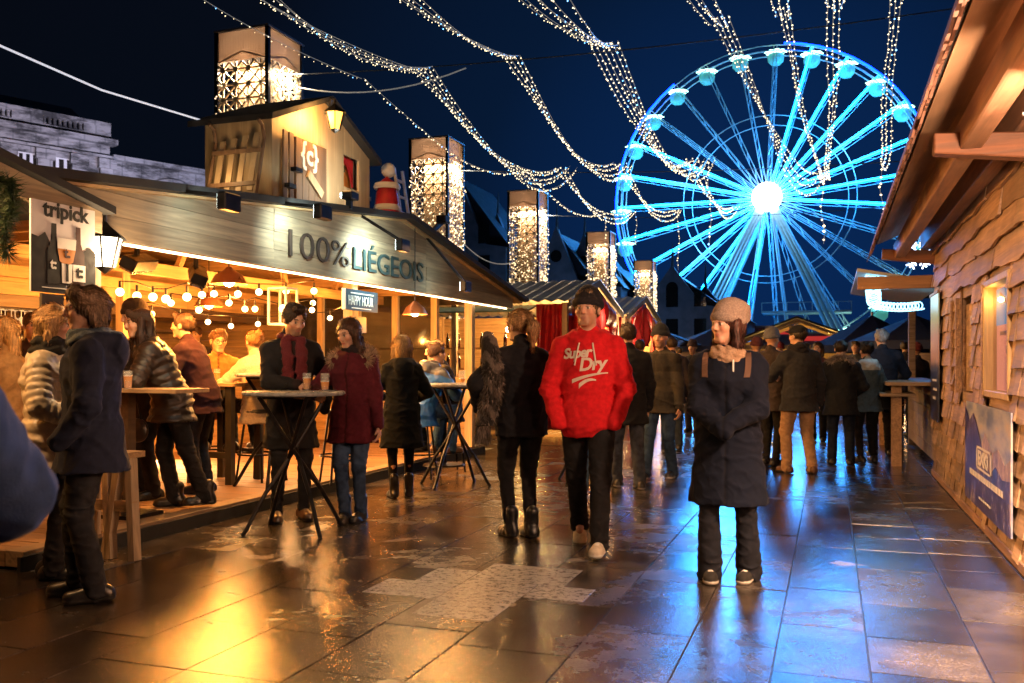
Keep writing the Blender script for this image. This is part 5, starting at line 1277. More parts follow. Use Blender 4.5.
tr = N(nt, 'BsdfTranslucent'); tr.inputs[0].default_value = (.55, .45, .38, 1); mxs = N(nt, 'MixShader'); mxs.inputs[0].default_value = .55; L(nt, b.outputs[0], mxs.inputs[1]); L(nt, tr.outputs[0], mxs.inputs[2]); L(nt, mxs.outputs[0], o.inputs[0])
wv = N(nt, 'TexWave', Scale=16.0); wv.bands_direction = 'DIAGONAL'; L(nt, coords(nt, (1, 1, 0)), wv.inputs['Vector']); bump(nt, b, wv.outputs[0], .6, .02); CAPM = m
TW = [(260, 18.8, 42), (437, 27.6, 144), (528, 35.8, 195), (601, 47, 233), (645, 60, 264)]
lab = ['tallest looking lattice light tower rising behind the small hut', 'second lattice light tower right of the small hut, hung with warm lights', 'third lattice light tower, above the corrugated roof of the first red stall', 'fourth lattice light tower with a dazzling top lamp, above the second red stall', 'smallest looking lattice light tower beside the rim of the big wheel']
TOW = []
for k, (px, D, py) in enumerate(TW):
    x, y = at(px, D); t = thing('light_tower', lab[k], 'light tower', (x, y, 0), 'lattice light towers in a row'); t.rotation_euler = (0, 0, 0)
    tower_parts(t, 8.0, x, y); TOW.append((x, y))
# ================================================================ strings of lights
WZ = 7.05
def wire(y, x0, x1, z0, z1, lab, g='support wires over the street'):
    pts = []; n_ = 24
    for i in range(n_+1): u = i/n_; pts.append((x0 + (x1-x0)*u, y, z0 + (z1-z0)*u - .5*4*u*(1-u)))
    tag(MB().tube(pts, .012, 5).build('support_wire', plain('wire', (.12, .16, .22), .5, .5, .1, 5, 0), None, smooth=True), lab, 'wire', g)
wire(16, TOW[0][0], 11, 7.25, 7.6, 'thin wire spanning the street from the tower behind the hut'); wire(25.6, TOW[1][0], 11, 7.25, 6.9, 'thin wire spanning the street from the second lattice tower'); wire(34.2, TOW[2][0], 8, 7.2, 7.2, 'thin wire spanning the street from the third lattice tower')
SN = [0]
def strand(a, b, sag, lab, grp, bulb=.022, step=.155, seed=0, skew=0.0, warm=FAIRY):
    r_ = random.Random(seed); a, b = Vector(a), Vector(b); ln_ = (b-a).length; n_ = max(14, int(ln_/.35)); mb = MB(); pts = []
    def P(u):
        p = a.lerp(b, u); w = 4*u*(1-u); p.z -= sag*(w*(1 + skew*(u - .5)*2)); p.x += .05*math.sin(u*7 + seed)*w; return p
    mb.tube([P(i/n_) for i in range(n_+1)], .0065, 4, False); k = int((ln_ + sag)/step)
    for i in range(k):
        u = (i + r_.uniform(-.3, .3))/k; u = min(max(u, 0), 1); p = P(u); mb.mi = 2 if r_.random() < .09 else 1; mb.octa(p + Vector((r_.uniform(-.02, .02), r_.uniform(-.02, .02), r_.uniform(-.05, -.01))), bulb*r_.uniform(.7, 1.15))
    SN[0] += 1
    o = mb.build('string_light', [CABLE_P, warm, FAIRYC], None, fix=False); return tag(o, lab, 'string lights', grp)
W1 = [(-8.7, 1, 365), (-7.4, 5, 425), (-5.6, 4, 510), (-3.85, 6, 604), (-1.8, 4, 720), (-.75, 3, 775), (.05, 3, 828), (1.0, 3, 890)]
zW1 = lambda x: 6.95 + .03*(x + 8.7)
seed = 0
for gi, (x, n_, px) in enumerate(W1):
    wh = ['the first bunch over the small hut', 'the bunch left of the middle of the sky', 'the bunch above the middle towers', 'the dense bunch left of the big wheel', 'the bunch crossing the top of the wheel', 'the bunch above the wheel hub', 'the near vertical bunch over the wheel', 'the bunch beside the cabin eave'][gi]
    for k in range(n_):
        seed += 1; f = (k - (n_-1)/2)
        grp = 'strings of fairy lights in ' + wh
        strand((x + f*.4, 6.2, 7.15 + rnd.uniform(-.1, .1)), (x + f*.1, 16 + rnd.uniform(-.1, .1), zW1(x) + rnd.uniform(-.06, .06)), .42 + .13*k + rnd.uniform(-.05, .05), 'near light string in ' + wh, grp, .0108, .18, seed)
        if x < -3:
            xe = x + {0: .2, 1: .1, 2: 0, 3: .45}[gi]; strand((x + f*.1, 16, zW1(x)), (xe + f*.16, 25.6 + rnd.uniform(-.2, .2), 7.05), (.62 + .16*k) if gi < 3 else .75 + .11*k, 'second span light string in ' + wh, grp + ' beyond the first wire', .0165, .17, seed + 100, .25)
            if k < 3: strand((xe + f*.16, 25.6, 7.05), (xe + .3 + f*.1, 34.2, 7.1), .55 + .2*k, 'far light string past ' + wh, grp + ' beyond the second wire', .021, .19, seed + 200)
        else:
            ge = {4: (-.25, 25.2, 6.25), 5: (-.15, 25.6, 6.2), 6: (-.1, 25.6, 6.25), 7: (1.25, 25.6, 6.45)}[gi]
            strand((x + f*.09, 16, zW1(x) + .15), (ge[0] + f*.03, ge[1], ge[2] + rnd.uniform(-.05, .2)), (.55 + .22*k) if gi == 4 else .25 + .3*k, 'drooping light string in ' + wh, grp + ' beyond the first wire', .0155, .17, seed + 100, .5)
for k, (x, y, z, ln_, lab_) in enumerate(((-.2, 25.6, 6.25, 1.75, 'hanging tail of large warm lights right of the wheel hub'), (1.25, 25.6, 6.4, 1.5, 'hanging tail of warm lights beside the cabin eave'), (-3.2, 25.7, 6.95, 2.6, 'hanging tail of warm lights left of the wheel hub'), (-5.4, 34.2, 7.0, 2.2, 'hanging tail of warm lights in front of the wheel rim'), (-7.0, 34.2, 7.1, 1.3, 'short hanging tail above the fourth tower'), (-8.2, 34.2, 7.1, 2.6, 'long hanging tail left of the fourth tower'))):
    strand((x, y, z), (x + .02, y, z - ln_), 0, lab_, None, .036 if k < 2 else .026, .16, 900 + k)
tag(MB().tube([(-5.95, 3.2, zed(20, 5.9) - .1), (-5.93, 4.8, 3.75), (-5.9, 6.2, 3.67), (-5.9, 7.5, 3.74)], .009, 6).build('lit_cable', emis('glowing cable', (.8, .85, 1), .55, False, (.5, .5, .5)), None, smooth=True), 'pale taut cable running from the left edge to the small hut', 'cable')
for a, b_, lb in (((*at(463, 27), 4.9), (*at(512, 27), 4.3), 'slack cable between the second and third lattice towers'), ((*at(300, 18.6), 6.95), (*at(466, 17.5), 7.0), 'faintly glowing wire from the tower behind the hut')):
    pts = [Vector(a).lerp(Vector(b_), i/10) - Vector((0, 0, .25*4*(i/10)*(1-i/10))) for i in range(11)]; tag(MB().tube(pts, .014, 5).build('slack_cable', CABLE_P), lb, 'cable')
# ================================================================ big wheel
hx, hy = at(768, 93); hz = zed(200, 93); WR = 15.5
wh = thing('ferris_wheel', 'giant ferris wheel with blue neon spokes and a blazing white hub', 'ferris wheel', (hx, hy, 0))
NS = 27; A0 = 73.8
def wp(a, r, dy=0): return Vector((hx + r*math.cos(R(a)), hy + dy, hz + r*math.sin(R(a))))
for dy, nm in ((-.9, 'rim'), (.9, 'rim')):
    for r in (WR, WR - .55): MB().tube([wp(A0 + i*360/NS/2, r, dy) for i in range(NS*2 + 1)], .06, 6, False).build(nm, ZINC, wh)
MB().tube([wp(i*6, WR*.55, -.5) for i in range(61)], .045, 5, False).build('inner_ring', ZINC, wh); MB().tube([wp(i*6, WR*.5, .5) for i in range(61)], .045, 5, False).build('inner_ring', ZINC, wh)
LIT = set(range(-6, 1)) | set(range(6, 13)) | {14}
for i in range(-6, NS - 6):
    a = A0 + 360/NS*i
    sp = MB(); 
    for dy in (-.9, .9):
        for o_ in (-.16, .16): e = Vector((-math.sin(R(a)), 0, math.cos(R(a))))*o_; sp.tube([wp(a, 1.2, dy*.9) + e, wp(a, WR, dy) + e], .032, 5)
        for k in range(7): r0 = 2.5 + k*1.9; e = Vector((-math.sin(R(a)), 0, math.cos(R(a))))*.16; sp.tube([wp(a, r0, dy*.95) + e, wp(a, r0 + .9, dy*.95) - e], .03, 4)
    s_ = sp.build('spoke', ZINC, wh)
    if i in LIT: MB().tube([wp(a, 1.3, -1.05), wp(a, WR - .2, -1.05)], .05, 8).build('neon_tube', NEON, s_)
for a0_, a1_ in ((127, 222), (14, 84)):
    n_ = int((a1_-a0_)/6); MB().tube([wp(a0_ + (a1_-a0_)*k/n_, WR + .1, -1.05) for k in range(n_+1)], .095, 6).build('rim_neon', NEONR, wh)
MB().lathe([(.001, 0), (1.4, 0), (1.45, .1), (1.45, .35), (.001, .4)], (hx, hy - 1.6, hz), 40, Matrix.Rotation(R(90), 4, 'X')).build('hub_disc', HUBL, wh)
MB().lathe([(1.0, -1.5), (1.0, 1.5)], (hx, hy, hz), 24, Matrix.Rotation(R(90), 4, 'X')).build('hub_drum', ZINC, wh)
for sx, dy in ((-1, -2.4), (1, -2.4), (-1, 2.4), (1, 2.4)):
    lg = MB(); foot = Vector((hx + sx*8.6, hy + dy*1.4, 0)); top = Vector((hx + sx*.3, hy + dy*.6, hz - .4)); side = Vector((math.copysign(.55, sx), 0, .35))
    for o_ in (-.9, 0, .9): lg.tube([top + side*o_*.4, foot + side*o_], .2, 8)
    lg.build('support_leg', ZINC, wh)
for sx in (-.18, .18):
    for dy in (-2.6, 2.6): MB().tube([(hx + sx*2, hy + dy*.6, hz - .5), (hx + sx*14, hy + dy, 0)], .12, 6).build('support_strut', ZINC, wh)
pf_ = MB(); pf_.box(hx - .5, hx + 8, hy - 2.3, hy + 2, 6.3, 6.5); pf_.box(hx - .5, hx + 8, hy - 2.3, hy - 2.25, 7.3, 7.36)
for k in range(8): pf_.box(hx - .5 + k*1.2, hx - .42 + k*1.2, hy - 2.3, hy - 2.24, 6.5, 7.3)
pf_.build('platform', ZINC, wh)
CABM = emis('lit teal gondola', (.12, .6, .5), .3, False, (.1, .4, .4))
for i in range(-6, NS - 6):
    a = A0 + 360/NS*i; c = wp(a, WR - .25, 0); 
    if c.z < 3.4: continue
    cb_ = MB().lathe([(.001, -1.6), (.45, -1.52), (.76, -1.18), (.82, -.8), (.74, -.48), (.42, -.35)], c, 16).build('gondola', CABM, wh, smooth=True)
    can = MB()
    for k in range(8):
        b_ = R(45*k + 10); e = Vector((math.cos(b_), math.sin(b_), 0)); n_ = Vector((-e.y, e.x, 0)); p0 = c + Vector((0, 0, .05)); can.add([p0 + n_*.06, p0 - n_*.06, p0 + e*1.1 + Vector((0, 0, -.28)) - n_*.22, p0 + e*1.1 + Vector((0, 0, -.28)) + n_*.22, p0 + Vector((0, 0, -.1))], [(0, 1, 2, 3), (0, 3, 4), (1, 4, 2), (3, 2, 4)])
    can.build('canopy', GONL, cb_); bs = MB()
    for k in range(6): b_ = R(60*k); bs.tube([c + Vector((.74*math.cos(b_), .74*math.sin(b_), -.5)), c + Vector((.5*math.cos(b_), .5*math.sin(b_), -.1))], .04, 4)
    bs.tube([c + Vector((.74*math.cos(R(60*k)), .74*math.sin(R(60*k)), -.5)) for k in range(7)], .04, 4, False); bs.build('hanger', ZINC, cb_)
light('hub_glow', 'POINT', (hx, hy - 4.5, hz), 600, (.4, .8, 1), 1.2)
for a in (30, 160, 215): p = wp(a, 9, -4); light('wheel_glow', 'POINT', p, 2300, (.1, .5, 1), 1.0)
light('wheel_fill_beam', 'SPOT', (hx, hy - 5, hz), 46000, (.04, .3, 1), 8.0, (0, 4, 1), 60, .8)  # added soft blue beam, carries the wheel's light onto the street
# booths under the wheel
REDS = emis('red sign', (1, .06, .05), .35, False)
for k, (px, w_, h_) in enumerate(((702, 3, 2.8), (778, 4.2, 4.6), (818, 3.6, 4.0), (745, 3.5, 3.0))):
    x, y = at(px, 84); t = thing('ticket_booth', ['low booth left below the wheel', 'tall booth with a red lit sign below the hub of the wheel', 'booth with red lit strips right of the tall one below the wheel', 'dim booth between the wheel struts'][k], 'booth', (x, y, 0), 'booths below the wheel')
    b0 = MB(); b0.box(x - w_/2, x + w_/2, y, y + 2, 0, h_); b0.build('wall', plain('booth paint %d' % k, (.25, .22, .24), .6), t); MB().box(x - w_/2 - .2, x + w_/2 + .2, y - .3, y + 2.2, h_, h_ + .18).build('roof', GALV, t)
    MB().box(x - w_*.4, x + w_*.4, y - .06, y - .02, h_ - .62, h_ - .2).build('sign_panel', REDS, t); MB().box(x - w_*.35, x + w_*.35, y - .05, y - .01, 1.0, 2.0).build('window', GLASS_W, t)
# ================================================================ old stone building on the left
FX = 0.0; PVX, PVY = at(110, 38); PA = R(-24)
bd = thing('stone_palace', 'long pale stone palace with balustraded parapet behind the stalls', 'building', (PVX, PVY, 0)); bd.rotation_euler = (0, 0, 0)
def fy(px):
    k = (px - CX)/FPX; dx, dy = CA*k - SA, CA + SA*k; ux, uy = -math.sin(PA), math.cos(PA)   # ray meets the facade line
    return (dx*PVY - dy*PVX)/(ux*dy - uy*dx)
def fz_(py, px): t0 = fy(px); return zed(py, depth(PVX - math.sin(PA)*t0, PVY + math.cos(PA)*t0))
def FW(x, y, z): return (PVX + math.cos(PA)*x - math.sin(PA)*y, PVY + math.sin(PA)*x + math.cos(PA)*y, z)
PAR = bd; _b = MB.build
def pbuild(mb, name, mt, parent=None, **kw):
    mb.v = [FW(*v) for v in mb.v]; return _b(mb, name, mt, parent, **kw)
MB.build = pbuild
topz = fz_(146, 110); ptop = fz_(124, 110); pz = ptop - .75
ya, yb, ye = fy(-60), fy(110), fy(215) + 9
wl = MB(); wl.box(FX - 10, FX, ya, yb, 0, topz); wl.box(FX - 10, FX - .5, yb, ye, 0, topz - .5); wl.build('wall', STONE, bd)
co = MB(); co.box(FX - .2, FX + .35, ya, yb + .2, topz, topz + .22); co.box(FX - .8, FX - .1, yb + .2, ye, topz - .5, topz - .3); co.box(FX - .1, FX + .18, ya, yb + .1, topz - .55, topz - .45); co.build('cornice', STONE, bd)
pa = MB(); y = ya
pa.box(FX - .15, FX + .12, ya, yb, pz + .55, pz + .75)
b1, b2 = fy(42), fy(83); q1, q2 = fy(-30), fy(11)
for s0, s1 in ((ya, q1), (q2, b1), (b2, yb)): pa.box(FX - .15, FX + .1, s0, s1, topz + .22, pz + .55)
pa.box(FX - .15, FX + .1, b1, b2, topz + .22, topz + .42); pa.box(FX - .15, FX + .1, q1, q2, topz + .22, topz + .42)
pao = pa.build('parapet', STONE, bd)
for s0, s1 in ((b1, b2), (q1, q2)):
    n_ = 8
    for k in range(n_): MB().lathe([(.07, topz + .42), (.13, topz*.65 + ptop*.35), (.06, topz*.4 + ptop*.6), (.08, pz + .55)], (FX - .03, s0 + (s1 - s0)*(k + .5)/n_, 0), 8).build('baluster', STONE, pao, smooth=True)
wy0, wy1 = fy(49), fy(73); wz0, wz1 = fz_(186, 60), fz_(158, 60)
def pwin(y0, y1, z0, z1, arch=False):
    f = MB(); f.box(FX + .002, FX + .1, y0 - .22, y1 + .22, z1, z1 + .25); f.box(FX + .002, FX + .08, y0 - .2, y0, z0, z1); f.box(FX + .002, FX + .08, y1, y1 + .2, z0, z1); w_ = f.build('window', STONE, bd)
    MB().box(FX + .004, FX + .012, y0, y1, z0, z1).build('pane', GLASS_W, w_); g_ = MB()
    for k in range(4): yy = y0 + (y1 - y0)*k/3; g_.box(FX + .014, FX + .05, yy - .06, yy + .06, z0, z1)
    for k in range(3): zz = z0 + (z1 - z0)*k/2; g_.box(FX + .016, FX + .048, y0, y1, zz - .05, zz + .05)
    g_.build('glazing_bars', WHITE, w_)
pwin(wy0, wy1, wz0, wz1); pwin(fy(17), fy(38), wz0, wz1)
pl_ = MB()
for px in (6, 44, 78, 106): pl_.box(FX + .0, FX + .16, fy(px) - .28, fy(px) + .28, 0, topz - .56); pl_.box(FX + .0, FX + .24, fy(px) - .36, fy(px) + .36, topz - 1.0, topz - .6)
pl_.box(FX + .002, FX + .09, fy(82), fy(98), wz0, wz1 - .3); pl_.box(FX + .002, FX + .12, ya, yb, wz0 - .4, wz0 - .25)
pl_.build('pilaster_course', STONE, bd)
for px in (123, 178):
    yy = fy(px); ar = MB(); z0 = fz_(200, px)
    for rr0, t0 in ((1.5, 0.0), (1.15, 0.1)): ar.tube([(FX - .47 + t0, yy + rr0*math.cos(math.pi*k/16), z0 - .6 + rr0*math.sin(math.pi*k/16)) for k in range(17)], .13, 6)
    ar.build('arch_moulding', STONE, bd)
rfm = MB(); rfm.prism([(FX - 1, topz + .3), (FX - 5, topz + 2.6), (FX - 9, topz + .3)], lambda u, v, t: (u, t, v), ya, fy(118)); rfm.build('roof', SLATE, bd)
MB.build = _b
for y, c_ in ((fy(10), (.86, .76, 1)), (fy(65), (.9, .76, 1)), (fy(130), (.62, .64, 1)), (fy(190), (.32, .5, 1))): light('facade_wash', 'SPOT', FW(9.5, y, 5.2), 1300, c_, .3, FW(0, y + .5, topz - .3), 110, .9)
# ================================================================ gabled old houses behind the towers
GD = 76; specs_ = [(455, 9, 17.5, 'gabled facade'), (497, 6.5, 14.2, ''), (528, 6, 11.5, ''), (556, 6.2, 12.8, ''), (584, 6.4, 12.5, ''), (612, 6, 10.5, ''), (672, 8, 9.5, ''), (705, 7, 8.0, '')]
gl_ = ['dim gabled facade hidden behind the second light tower', 'tall dim gabled facade with a spire between the second and third towers', 'low dim gabled facade behind the third light tower', 'dim pointed facade just right of the third light tower', 'dim pointed facade left of the fourth light tower', 'low dim facade behind the fourth light tower', 'low dark facade right of the smallest tower', 'low dark facade behind the wheel rim']
HOUSE = plain('dim house plaster', (.2, .21, .24), .85, 0, .25, 1.2, .2)
for k, (px, w_, h_, _) in enumerate(specs_):
    x, y = at(px, GD + (k % 3)*2); t = thing('gabled_house', gl_[k], 'house', (x, y, 0), 'old gabled houses behind the towers'); a_ = YAW*.0
    e_ = h_*.62
    m0 = MB(); m0.prism([(-w_/2, 0), (w_/2, 0), (w_/2, e_), (w_*.3, e_ + .3), (.0, h_), (-w_*.3, e_ + .3), (-w_/2, e_)], lambda u, v, s: (x + u, y + s, v), 0, .6); m0.box(x - w_/2, x + w_/2, y + .6, y + 9, 0, e_); m0.build('wall', HOUSE, t)
    r0 = MB(); r0.prism([(-w_/2 - .2, e_), (0, h_ - .5), (w_/2 + .2, e_)], lambda u, v, s: (x + u, y + s, v), .65, 9); r0.build('roof', SLATE, t)
    MB().lathe([(.16, h_ - .3), (.1, h_ + .6), (.02, h_ + 1.9)], (x, y + .3, 0), 6).build('finial', HOUSE, t)
    for r1 in range(int((e_ - 3)//2.6) + 1):
        for c1 in (-1, 0, 1):
            zz = 3.4 + r1*2.6; wd = MB(); wd.box(x + c1*w_*.29 - .5, x + c1*w_*.29 + .5, y - .05, y - .005, zz, zz + 1.6); wd.build('window', GLASS_W, t)
    MB().lathe([(.001, 0), (.5, 0), (.5, .05), (.001, .05)], (x, y - .01, h_*.8), 14, Matrix.Rotation(R(90), 4, 'X')).build('round_window', GLASS_W, t)
for px in (490, 550, 600, 690): x, y = at(px, 66); light('house_front_fill', 'SPOT', (x, y, 1.0), 300, (.18, .42, .9), 1.0, (*at(px, 78), 9), 110, .9)  # blue spots put in to brighten the dim house fronts
# ================================================================ far stalls and parasols
x, y = at(797, 30); gs = thing('timber_gazebo', 'open timber stall with a low lit gable in the far middle', 'market stall', (x, y, 0)); w_ = 1.9; yv = Vector((math.cos(0), 0, 0))
for sy in (0, 3.0):
    for sx in (-1, 1): MB().box(x + sx*w_ - .07, x + sx*w_ + .07, y + sy - .07, y + sy + .07, 0, 2.0).build('post', W_PINEZ, gs)
    for sx in (-1, 1): MB().bar((x + sx*(w_ + .3), y + sy, 1.88), (x, y + sy, 2.74), .1, .1).build('rafter', W_PINEX, gs)
    MB().bar((x - w_ - .1, y + sy - .01, 1.86), (x + w_ + .1, y + sy - .01, 1.86), .1, .14).build('tie_beam', W_PINEX, gs); MB().bar((x, y + sy, 1.9), (x, y + sy, 2.7), .1, .1).build('king_post', W_PINEZ, gs)
rf_ = MB(); rf_.prism([(x - w_ - .35, 1.96), (x, 2.82), (x + w_ + .35, 1.96), (x + w_ + .35, 2.02), (x, 2.88), (x - w_ - .35, 2.02)], lambda u, v, s: (u, s, v), y - .15, y + 3.2); rf_.build('roof', FELT, gs)
boards_y(MB(), y + .1, y + .14, x - w_, x + w_, .1, 1.0).build('counter_front', W_PINEX, gs); boards_y(MB(), y + 3.1, y + 3.14, x - w_, x + w_, .1, 2.0).build('back_wall', W_PINEX, gs)
for dx in (-.9, .9): light('gazebo_light', 'POINT', (x + dx, y + 1.2, 2.1), 75, (1, .55, .12), .08)
for k, (px, D, r_, zt_, zl) in enumerate(((872, 27, 1.75, 2.75, 1.85), (915, 24, 1.7, 2.6, 1.9), (715, 38, 2.2, 2.8, 2.0))):
    x, y = at(px, D); t = thing('market_parasol', ['wide navy parasol right of the lit gazebo', 'navy parasol partly behind the booth counter', 'distant navy parasol below the wheel rim'][k], 'parasol', (x, y, 0), 'navy parasols at the far end'); vs, fs = [(x, y, zt_)], []
    for i in range(8): a = 6.283*i/8 + .2; vs.append((x + r_*math.cos(a), y + r_*math.sin(a), zl))
    for i in range(8): a = 6.283*i/8 + .2; vs.append((x + r_*math.cos(a), y + r_*math.sin(a), zl - .22))
    for i in range(8): j = (i+1) % 8; fs += [(0, 1+i, 1+j), (1+i, 9+i, 9+j, 1+j)]
    o = MB().add(vs, fs).build('canopy', NAVYCLOTH, t, fix=False); s2 = o.modifiers.new('thick', 'SOLIDIFY'); s2.thickness = .01
    MB().tube([(x, y, 0), (x, y, zt_ + .1)], .035, 8).build('pole', STEEL, t); MB().box(x - .35, x + .35, y - .35, y + .35, 0, .08).build('base', BLACK, t)
# dark timber stalls closing the far end
for k, (px, D, w_, lb) in enumerate(((905, 34, 3.5, 'dark timber stall behind the navy parasols'), (700, 44, 4, 'dim timber stall in the far middle below the wheel rim'), (655, 36, 3, 'dim timber stall beyond the second red stall'))):
    x, y = at(px, D); t = thing('far_stall', lb, 'market stall', (x, y, 0)); bw_ = MB(); boards_y(bw_, y, y + .04, x - w_/2, x + w_/2, 0, 1.0, .2); boards_y(bw_, y + 2, y + 2.04, x - w_/2, x + w_/2, 0, 2.1, .2); bw_.build('wall', W_GREY, t)
    r0 = MB(); r0.prism([(x - w_/2 - .2, 2.0), (x, 2.6), (x + w_/2 + .2, 2.0), (x + w_/2 + .2, 2.06), (x, 2.66), (x - w_/2 - .2, 2.06)], lambda u, v, s: (u, s, v), y - .2, y + 2.2); r0.build('roof', FELT, t)
    for sx in (-1, 1): MB().box(x + sx*w_/2 - .06, x + sx*w_/2 + .06, y - .06, y + .06, 0, 2.05).build('post', W_PINEZ, t)
    light('far_stall_light', 'POINT', (x, y + 1, 1.8), 35, (1, .5, .2) if k != 1 else (.9, .3, .4), .1)
# ================================================================ tables, stools, glasses
DK = .12
def cocktail(label):
    t = thing('standing_table', label, 'table', (0, 0, 0), 'folding standing tables')
    MB().lathe([(.001, 1.075), (.39, 1.075), (.4, 1.085), (.4, 1.1), (.392, 1.108), (.001, 1.108)], n=40).build('table_top', TABLETOP, t, smooth=True)
    for k in range(4):
        a = R(45 + 90*k); c, s_ = math.cos(a), math.sin(a); o = .03*(1 if k % 2 else -1)
        P_ = lambda r, z: (r*c - o*s_, r*s_ + o*c, z)
        pts = [P_(-.3, 1.07), P_(-.22, .95), P_(-.03, .66), P_(.14, .42), P_(.22, .32), P_(.29, .2), P_(.37, .06), P_(.41, .0)]
        MB().tube(pts, .017, 8).build('leg', BLACK, t, smooth=True)
    MB().tube([(-.2, -.2, 1.06), (.2, .2, 1.06)], .014, 6).build('crossbar', BLACK, t); MB().tube([(-.2, .2, 1.06), (.2, -.2, 1.06)], .014, 6).build('crossbar', BLACK, t)
    return t
ct = cocktail('folding standing table with grey top in front of the man in the black coat'); x, y = at(294, 7.2); ct.location = (x, y, 0); ct.rotation_euler = (0, 0, R(12))
x, y = at(455, 9.9); dup(ct, (x, y, .0), R(40), 'folding standing table beside the woman with blonde bob and the seated men'); x, y = at(277, 9.0); dup(ct, (x, y, DK), R(70), 'dark standing table deeper on the deck behind the man in the black coat')
x, y = at(590, 10.2); dup(ct, (x, y, 0), R(25), 'standing table half hidden behind the man in the red hoodie')
def stool(px, D, z, lab, rot=0, first=[None]):
    x, y = at(px, D)
    if first[0] is None:
        t = thing('bar_stool', lab, 'stool', (0, 0, 0), 'black bar stools'); MB().lathe([(.001, .7), (.17, .7), (.18, .715), (.17, .74), (.001, .745)], n=20).build('seat', DARKW, t, smooth=True)
        for k in range(4): a = R(45 + 90*k); MB().tube([(.12*math.cos(a), .12*math.sin(a), .7), (.22*math.cos(a), .22*math.sin(a), 0)], .012, 6).build('leg', BLACK, t)
        MB().tube([(.2*math.cos(R(15*k)), .2*math.sin(R(15*k)), .28) for k in range(25)], .01, 6, False).build('foot_ring', BLACK, t); first[0] = t; t.location = (x, y, z); t.rotation_euler = (0, 0, rot); return t
    return dup(first[0], (x, y, z), rot, lab)
stool(258, 9.35, DK, 'black stool under the blonde person in the cream jumper'); stool(215, 10.0, DK, 'black stool under the man in the amber jacket', .4); stool(421, 10.35, 0.02, 'black stool under the person in the blue jacket', .2); stool(449, 11.0, .02, 'black stool under the man in the dark jacket near the end wall', .7); stool(340, 9.2, DK, 'empty black stool on the deck behind the woman in the maroon parka', .9)
def wtable(px, D, w_, d_, lab, mt, legm, rz_=0):
    x, y = at(px, D); t = thing('high_table', lab, 'table', (x, y, DK)); z1 = 1.13
    MB().box(x - w_/2, x + w_/2, y - d_/2, y + d_/2, z1 - .035, z1).build('table_top', mt, t, bevel=.004)
    for sx in (-1, 1):
        for sy in (-1, 1): MB().box(x + sx*(w_/2 - .08) - .035, x + sx*(w_/2 - .08) + .035, y + sy*(d_/2 - .06) - .035, y + sy*(d_/2 - .06) + .035, DK, z1 - .035).build('leg', legm, t)
    for sy in (-1, 1): MB().box(x - w_/2 + .08, x + w_/2 - .08, y + sy*(d_/2 - .06) - .02, y + sy*(d_/2 - .06) + .02, .38, .44).build('stretcher', legm, t)
x, y = at(155, 7.12); t = thing('high_table', 'wooden high table the woman in the black puffer leans on', 'table', (x, y, DK))
MB().box(x - .42, x + .36, y - .2, y + .2, 1.1, 1.132).build('table_top', W_PINEX, t, bevel=.004); MB().box(x - .3, x - .22, y - .04, y + .04, DK + .02, 1.1).build('column', W_DARKX, t); MB().box(x - .45, x - .07, y - .18, y + .18, DK, DK + .03).build('base', BLACK, t); wtable(226, 9.35, .62, .6, 'wooden high table in front of the man in the amber jacket', W_PINEX, DARKW)
x, y = at(444, 10.75); t = thing('high_table', 'small dark high table between the seated men near the end wall', 'table', (x, y, .12)); MB().box(x - .35, x + .35, y - .25, y + .25, 1.04, 1.08).build('table_top', W_DARKX, t); MB().tube([(x, y, .14), (x, y, 1.04)], .035, 10).build('column', BLACK, t); MB().lathe([(.001, .16), (.24, .14), (.25, .12)], (x, y, 0), 20).build('base', BLACK, t)
# pale timber bench frame by the deck edge
x, y = at(112, 6.25); t = thing('wooden_bench', 'pale timber bench frame on the paving behind the man in the navy coat', 'bench', (x, y, 0))
for dx in (-.1, .1):
    MB().bar((x + dx - .1, y - .05, 0), (x + dx - .02, y, .68), .07, .05).build('leg', W_PINEZ, t); MB().bar((x + dx + .14, y - .05, 0), (x + dx + .06, y, .68), .07, .05).build('leg', W_PINEZ, t)
MB().box(x - .16, x + .16, y - .14, y + .14, .68, .72).build('seat', W_PINEX, t); MB().bar((x - .1, y - .03, .36), (x + .22, y - .03, .36), .05, .07).build('stretcher', W_PINEX, t)
g0 = None
def glass(x, y, z, lab, fill=.7):
    t = thing('beer_glass', lab, 'glass', (x, y, z), 'glasses of beer on the tables'); h_ = .14
    MB().lathe([(.001, 0), (.028, 0), (.036, h_), (.034, h_), (.027, .008), (.001, .008)], (x, y, z), 14).build('vessel', GLASS_C, t, smooth=True)
    MB().lathe([(.001, .01), (.026, .01), (.0325, h_*fill), (.001, h_*fill)], (x, y, z), 14).build('beer', BEER, t, smooth=True); MB().lathe([(.001, h_*fill), (.0325, h_*fill), (.034, h_*fill + .008), (.001, h_*fill + .01)], (x, y, z), 14).build('foam', WHITE, t, smooth=True)
x, y = at(307, 7.42); glass(x, y, 1.108, 'glass of beer by the hand of the man in the black coat'); x, y = at(325, 7.3); glass(x, y, 1.108, 'glass of beer by the hand of the woman in the maroon parka', .5); x, y = at(217, 9.4); glass(x, y, 1.13, 'glass of beer before the man in the amber jacket'); x, y = at(436, 10.6); glass(x, y, 1.08, 'glass of beer on the small table between the seated men'); x, y = at(128, 7.0); glass(x, y, 1.13, 'glass of beer on the table of the woman in the puffer')
x, y = at(462, 9.85); glass(x, y, 1.108, 'half empty glass on the table beside the blonde woman', .35)
